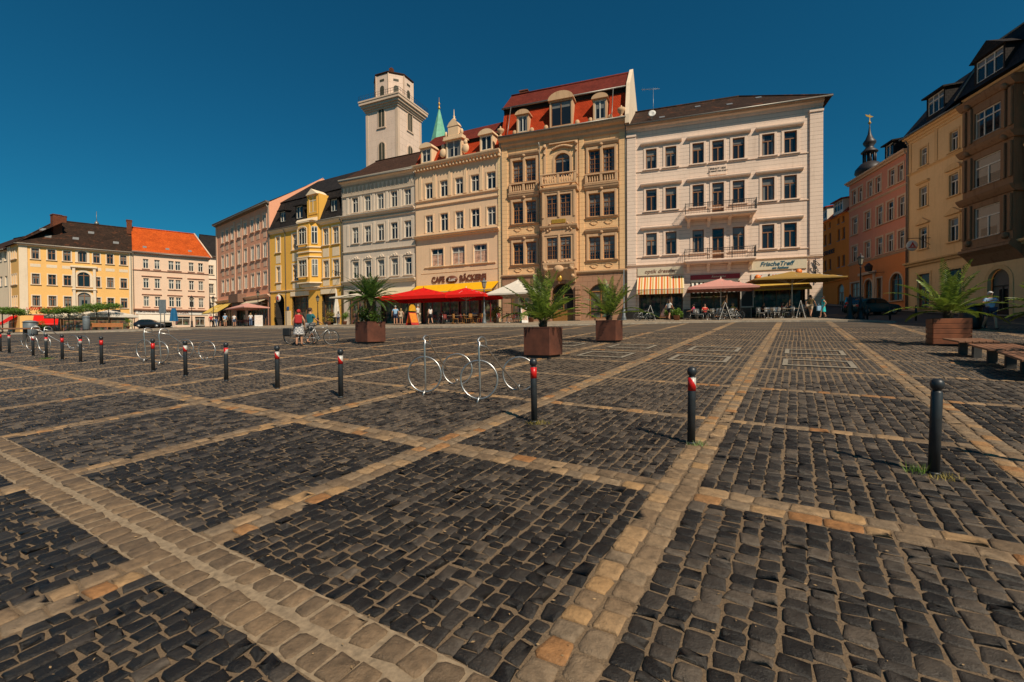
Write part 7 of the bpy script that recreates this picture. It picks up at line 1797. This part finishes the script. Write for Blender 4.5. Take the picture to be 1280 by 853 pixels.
    body = mk('body', E_, (1, 0), SKN, 'pel')
    # face
    hz = 1.62+zz
    m = MB()
    m.ball((0, .12, hz-.015), .016, 6, 5, (1, 1.2, 1.5)); m.ball((-.08, .02, hz), .02, 6, 5, (.4, 1, 1.5)); m.ball((.08, .02, hz), .02, 6, 5, (.4, 1, 1.5)); m.xf(Matrix.Scale(k, 4)); m.build('face_features', SKN, o)
    m = MB(); m.ball((-.03, .108, hz+.015), .009, 6, 5); m.ball((.03, .108, hz+.015), .009, 6, 5); m.box(-.022, .022, .104, .112, hz-.058, hz-.05); m.xf(Matrix.Scale(k, 4)); m.build('eyes_and_mouth', HK, o)
    mk('shirt', [('pel', 'bel'), ('bel', 'che'), ('che', 'nck'), ('che', 'shL'), ('che', 'shR'), ('shL', 'elL'), ('shR', 'elR')], (1.04, .012), shirt, 'bel', [('che', 'nck', .5)]+([('shL', 'elL', .75), ('shR', 'elR', .75)] if sleeves else [('shL', 'elL', .12), ('shR', 'elR', .12)]))
    if legkind in ('trousers', 'shorts'):
        t = 1 if legkind == 'trousers' else None
        es = [('pel', 'hipL'), ('pel', 'hipR'), ('hipL', 'kneL'), ('hipR', 'kneR')]+([('kneL', 'ankL'), ('kneR', 'ankR')] if t else [])
        mk(legkind, es, (1.06, .014), legs, 'pel', [] if t else [('hipL', 'kneL', .85), ('hipR', 'kneR', .85)])
    else:
        m = MB(); n = 20; zb = {'skirt': .55, 'dress': .5}[legkind]
        if pose == 'sit': m.prism([(-.05, .4), (.45, .42), (.45, .6), (-.15, .62)], 'x', -.2, .2)
        else:
            vs = []; 
            for z, r in ((1.08, .15), (.95, .18), (.8, .21), (zb, .25)): vs += [(r*(1+.07*math.sin(5*a))*math.cos(a), .75*r*(1+.07*math.sin(5*a))*math.sin(a), z) for a in [2*PI*i/n for i in range(n)]]
            m.smooth = True; m.add(vs, [(j*n+i, j*n+n+i, j*n+n+(i+1) % n, j*n+(i+1) % n) for j in range(3) for i in range(n)])
        m.xf(Matrix.Scale(k, 4)); m.build('skirt', legs, o)
    m = MB()
    for s in 'LR': q = P['ank'+s]; m.ball((q[0], q[1]+.06, q[2]-.045), .055, 8, 6, (.8, 2.3, .8))
    m.xf(Matrix.Scale(k, 4)); m.build('shoes', shoes or SHOE, o)
    m = MB(); m.ball((0, -.005, hz+.03), .1, 12, 8, (.93, 1.12, 1.02))
    if hair == 'long': m.ball((0, -.065, hz-.08), .085, 10, 8, (1, .6, 1.8))
    if hair == 'cap': m.ball((0, .1, hz+.05), .07, 8, 5, (1, 1.2, .2))
    # hair keeps clear of the face
    m.v = [((x, y if z > hz+.045 or y < .02 else min(y, .035), z)) for x, y, z in m.v]
    m.xf(Matrix.Scale(k, 4)); m.build('cap' if hair == 'cap' else ('helmet' if hair == 'helmet' else 'hair'), hairm, o)
    if extra == 'backpack': m = MB(); m.bbox(-.16, .16, -.32, -.12, 1.05+zz, 1.48+zz, .05); m.xf(Matrix.Scale(k, 4)); m.build('backpack', cloth('red_bag', (.4, .02, .02)), o)
    if extra == 'sash': m = MB(); m.tube([(-.16, -.1, 1.45), (0, -.15, 1.2), (.16, -.1, .98)], .03, 6); m.xf(Matrix.Scale(k, 4)); m.build('bag_strap', HK, o)
    return o
CW, CK, CB, CLB, CBE, CRD, CTE, COL_, CTQ, CMG, CYE, CGR, CDN = [cloth(*a) for a in (('white', (.62, .58, .54)), ('black', (.015, .015, .018)), ('navy', (.02, .03, .07)), ('light_blue', (.25, .4, .55)), ('beige', (.42, .32, .22)), ('red', (.45, .03, .02)), ('teal', (.015, .13, .15)), ('olive', (.14, .09, .03)), ('turquoise', (.02, .42, .42)), ('magenta', (.42, .015, .08)), ('yellow', (.6, .38, .04)), ('grey', (.25, .24, .23)), ('denim', (.08, .12, .2)))]
def check_mat():
    m, nt, p = newmat('checked_cloth'); c = nn(nt, 'ShaderNodeTexChecker'); c.inputs['Scale'].default_value = 14; nt.links.new(coords(nt), c.inputs[0]); c.inputs[1].default_value = (.55, .52, .48, 1); c.inputs[2].default_value = (.22, .22, .24, 1); nt.links.new(c.outputs[0], p.inputs[0]); p.inputs['Roughness'].default_value = .9; return m
CCH = check_mat()
# (px, distance, facing, pose, height, male, shirt, legs, kind, hair, hair material, sleeves, extra, label)
F0 = PI  # facing the camera
PPL = [
 (373.5, 20.9, .35, 'stand', 1.66, 0, CRD, CCH, 'skirt', 'helmet', CRD, 0, 'backpack', 'woman in red helmet and red backpack with a checked skirt'),
 (388, 21.6, -.5, 'push', 1.72, 1, CTE, CGR, 'shorts', 'short', HB, 1, None, 'person in a teal shirt with grey shorts leaning on a bicycle'),
 (423, 55, .2, 'walk', 1.62, 0, CGR, CB, 'trousers', 'long', HK, 1, None, 'person in a grey top walking by the folded white parasol'),
 (494.5, 40.6, .1, 'stand', 1.74, 1, CLB, CB, 'shorts', 'short', HG, 1, None, 'man in a light blue shirt and dark shorts seen from behind'),
 (501.5, 40.9, .1, 'stand', 1.5, 0, CBE, CBE, 'shorts', 'long', HBL, 0, None, 'smaller person in pale beige beside the man in light blue'),
 (522.5, 40.2, 1.3, 'stand', 1.78, 1, CW, CBE, 'trousers', 'short', HG, 1, None, 'man in white shirt and beige trousers right of the orange board'),
 (538, 40.4, .6, 'walk', 1.62, 0, CW, CK, 'shorts', 'long', HK, 0, None, 'person in white top and black shorts under the red parasol'),
 (553, 45.2, F0, 'sit', 1.7, 0, CRD, CK, 'trousers', 'long', HB, 1, None, 'seated person in red under the larger red parasol'),
 (568, 46, F0+.4, 'sit', 1.7, 1, CK, CK, 'trousers', 'short', HG, 1, None, 'seated person in black with grey hair behind the cafe tables'),
 (593, 43.2, F0, 'sit', 1.7, 0, CLB, CB, 'trousers', 'short', HB, 1, None, 'seated person in light blue left of the grey lamp post'),
 (264, 62, .5, 'stand', 1.7, 1, CRD, CK, 'shorts', 'short', HB, 1, None, 'person in red shirt at the lamp by the yellow awning'),
 (270.5, 61.5, F0, 'walk', 1.8, 1, CK, CDN, 'trousers', 'short', HK, 1, None, 'tall person in black shirt and jeans beside the one in red'),
 (281.5, 60, .1, 'stand', 1.75, 1, CLB, CBE, 'shorts', 'short', HG, 1, None, 'person in pale blue shirt and beige shorts before the pink house'),
 (293, 60, .1, 'stand', 1.68, 0, CW, CDN, 'shorts', 'short', HB, 1, None, 'person in white top and denim shorts left of the rose parasol pole'),
 (313.5, 58.5, .4, 'stand', 1.74, 0, CW, CDN, 'trousers', 'long', HBL, 1, None, 'blond woman in white blouse and jeans under the rose parasol'),
 (320, 59.5, F0, 'stand', 1.74, 1, CK, CDN, 'trousers', 'short', HK, 1, None, 'person in black behind the white price board'),
 (836.5, 38.2, -.9, 'walk', 1.7, 0, CW, CK, 'shorts', 'long', HB, 1, None, 'woman in white shirt walking past the optician door'),
 (867, 37.3, .9, 'sit', 1.7, 0, CMG, CK, 'trousers', 'short', HK, 1, None, 'seated person in magenta with back to the square'),
 (881, 37.6, F0, 'sit', 1.7, 1, CRD, CK, 'trousers', 'short', HB, 1, None, 'seated person in dull red at the next bistro table'),
 (908, 38.0, F0-.4, 'sit', 1.75, 1, CK, CK, 'trousers', 'short', HG, 1, None, 'seated person in black below the dusty pink parasol edge'),
 (916, 37.4, -1.2, 'sit', 1.72, 0, CYE, CK, 'trousers', 'short', HBL, 1, None, 'seated person in a yellow top behind the parked bicycle'),
 (955, 38.6, F0, 'sit', 1.7, 1, CK, CK, 'trousers', 'short', HB, 1, None, 'seated person in black in the shade of the ochre awning'),
 (978, 37.6, F0+.9, 'sit', 1.72, 0, CRD, CK, 'trousers', 'long', HK, 1, None, 'seated person in red under the olive parasol'),
 (990, 38.2, F0, 'sit', 1.72, 1, CGR, CB, 'trousers', 'short', HK, 1, None, 'seated person in grey by the olive parasol pole'),
 (1003.5, 37.2, -.8, 'sit', 1.72, 0, CW, CK, 'trousers', 'short', HB, 0, None, 'seated person in a white top at the right end of the bistro tables'),
 (1013, 36.2, -1.0, 'walk', 1.8, 1, COL_, CBE, 'shorts', 'short', HK, 1, None, 'man in an olive shirt walking below the parasol edge'),
 (1028.5, 35.0, 1.35, 'walk', 1.68, 0, CTQ, CTQ, 'dress', 'long', HK, 0, None, 'woman in a short turquoise dress walking with a bag'),
 (1237.5, 21.8, F0-.3, 'arms', 1.82, 1, CLB, CB, 'shorts', 'cap', CW, 1, 'sash', 'man in light blue shirt, pale cap and dark shorts by the bins'),
]
for i, (px, Y, fz, pose, h, male, s1, l1, lk, hr, hm, slv, ex, lab) in enumerate(PPL):
    o = person(pose, h, male, s1, l1, lk, hr, hm, slv, i, ex, 2 if Y < 25 else 1)
    X, Y_, _ = pd(px, Y); o.location = (X, Y_, gq(X, Y_)); o.rotation_euler = (0, 0, fz); tag(o, lab, 'person')
    if pose == 'sit': c = copy_tree(chC); c.location = (X, Y_, gq(X, Y_)); c.rotation_euler = (0, 0, fz+PI); tag(c, 'chair occupied by the '+' '.join(lab.split()[:9]), 'chair', 'chairs with someone seated')
o = empty('shopping_bag', label='pale blue bag carried by the woman in the turquoise dress', cat='bag'); X, Y_, _ = pd(1023.5, 35.0); o.location = (X, Y_, gq(X, Y_)+.55); mb = MB(); mb.bbox(-.16, .16, -.07, .07, 0, .38, .03); mb.build('pouch', CLB, o); mb = MB(); mb.tube([(-.1, 0, .36), (0, 0, .55), (.1, 0, .36)], .012, 5); mb.build('handle', CLB, o)
# ------------------------------------------------------------------ camera, sun and sky
cam = bpy.data.cameras.new('camera'); co = bpy.data.objects.new('camera', cam); COL.objects.link(co)
cam.sensor_width = 36; cam.lens = 36*FPX/1280; cam.clip_end = 3000; cam.clip_start = .05
M = Matrix((Vector(RX), Vector(UP), -Vector(FW))).transposed().to_4x4(); M.translation = (0, 0, CAM_H); co.matrix_world = M
sc.camera = co
sun_dir = Vector((.545, -.838, 0)).normalized(); EL = D2R(45.5)
sd = Vector((sun_dir.x*math.cos(EL), sun_dir.y*math.cos(EL), math.sin(EL)))
L = bpy.data.lights.new('sun', 'SUN'); L.energy = 5.0; L.angle = D2R(.53); L.color = (1, .86, .68)
lo = bpy.data.objects.new('sun', L); COL.objects.link(lo); lo.rotation_euler = sd.to_track_quat('Z', 'Y').to_euler()
w = bpy.data.worlds.new('World'); sc.world = w; w.use_nodes = True; nt = w.node_tree; nt.nodes.clear()
sky = nn(nt, 'ShaderNodeTexSky', sky_type='NISHITA'); sky.sun_disc = False; sky.sun_elevation = EL
sky.sun_rotation = math.atan2(sd.x, sd.y); sky.air_density = 1.0; sky.dust_density = 1.0; sky.ozone_density = 2.5; sky.altitude = 300
bg = nn(nt, 'ShaderNodeBackground'); bg.inputs[1].default_value = .066; out = nn(nt, 'ShaderNodeOutputWorld')
tint = mixc(nt, 1.0, sky.outputs[0], (.09, .70, .86), 'MULTIPLY')
nt.links.new(tint, bg.inputs[0]); nt.links.new(bg.outputs[0], out.inputs[0])
sc.view_settings.view_transform = 'Standard'; sc.view_settings.look = 'None'; sc.view_settings.exposure = 0
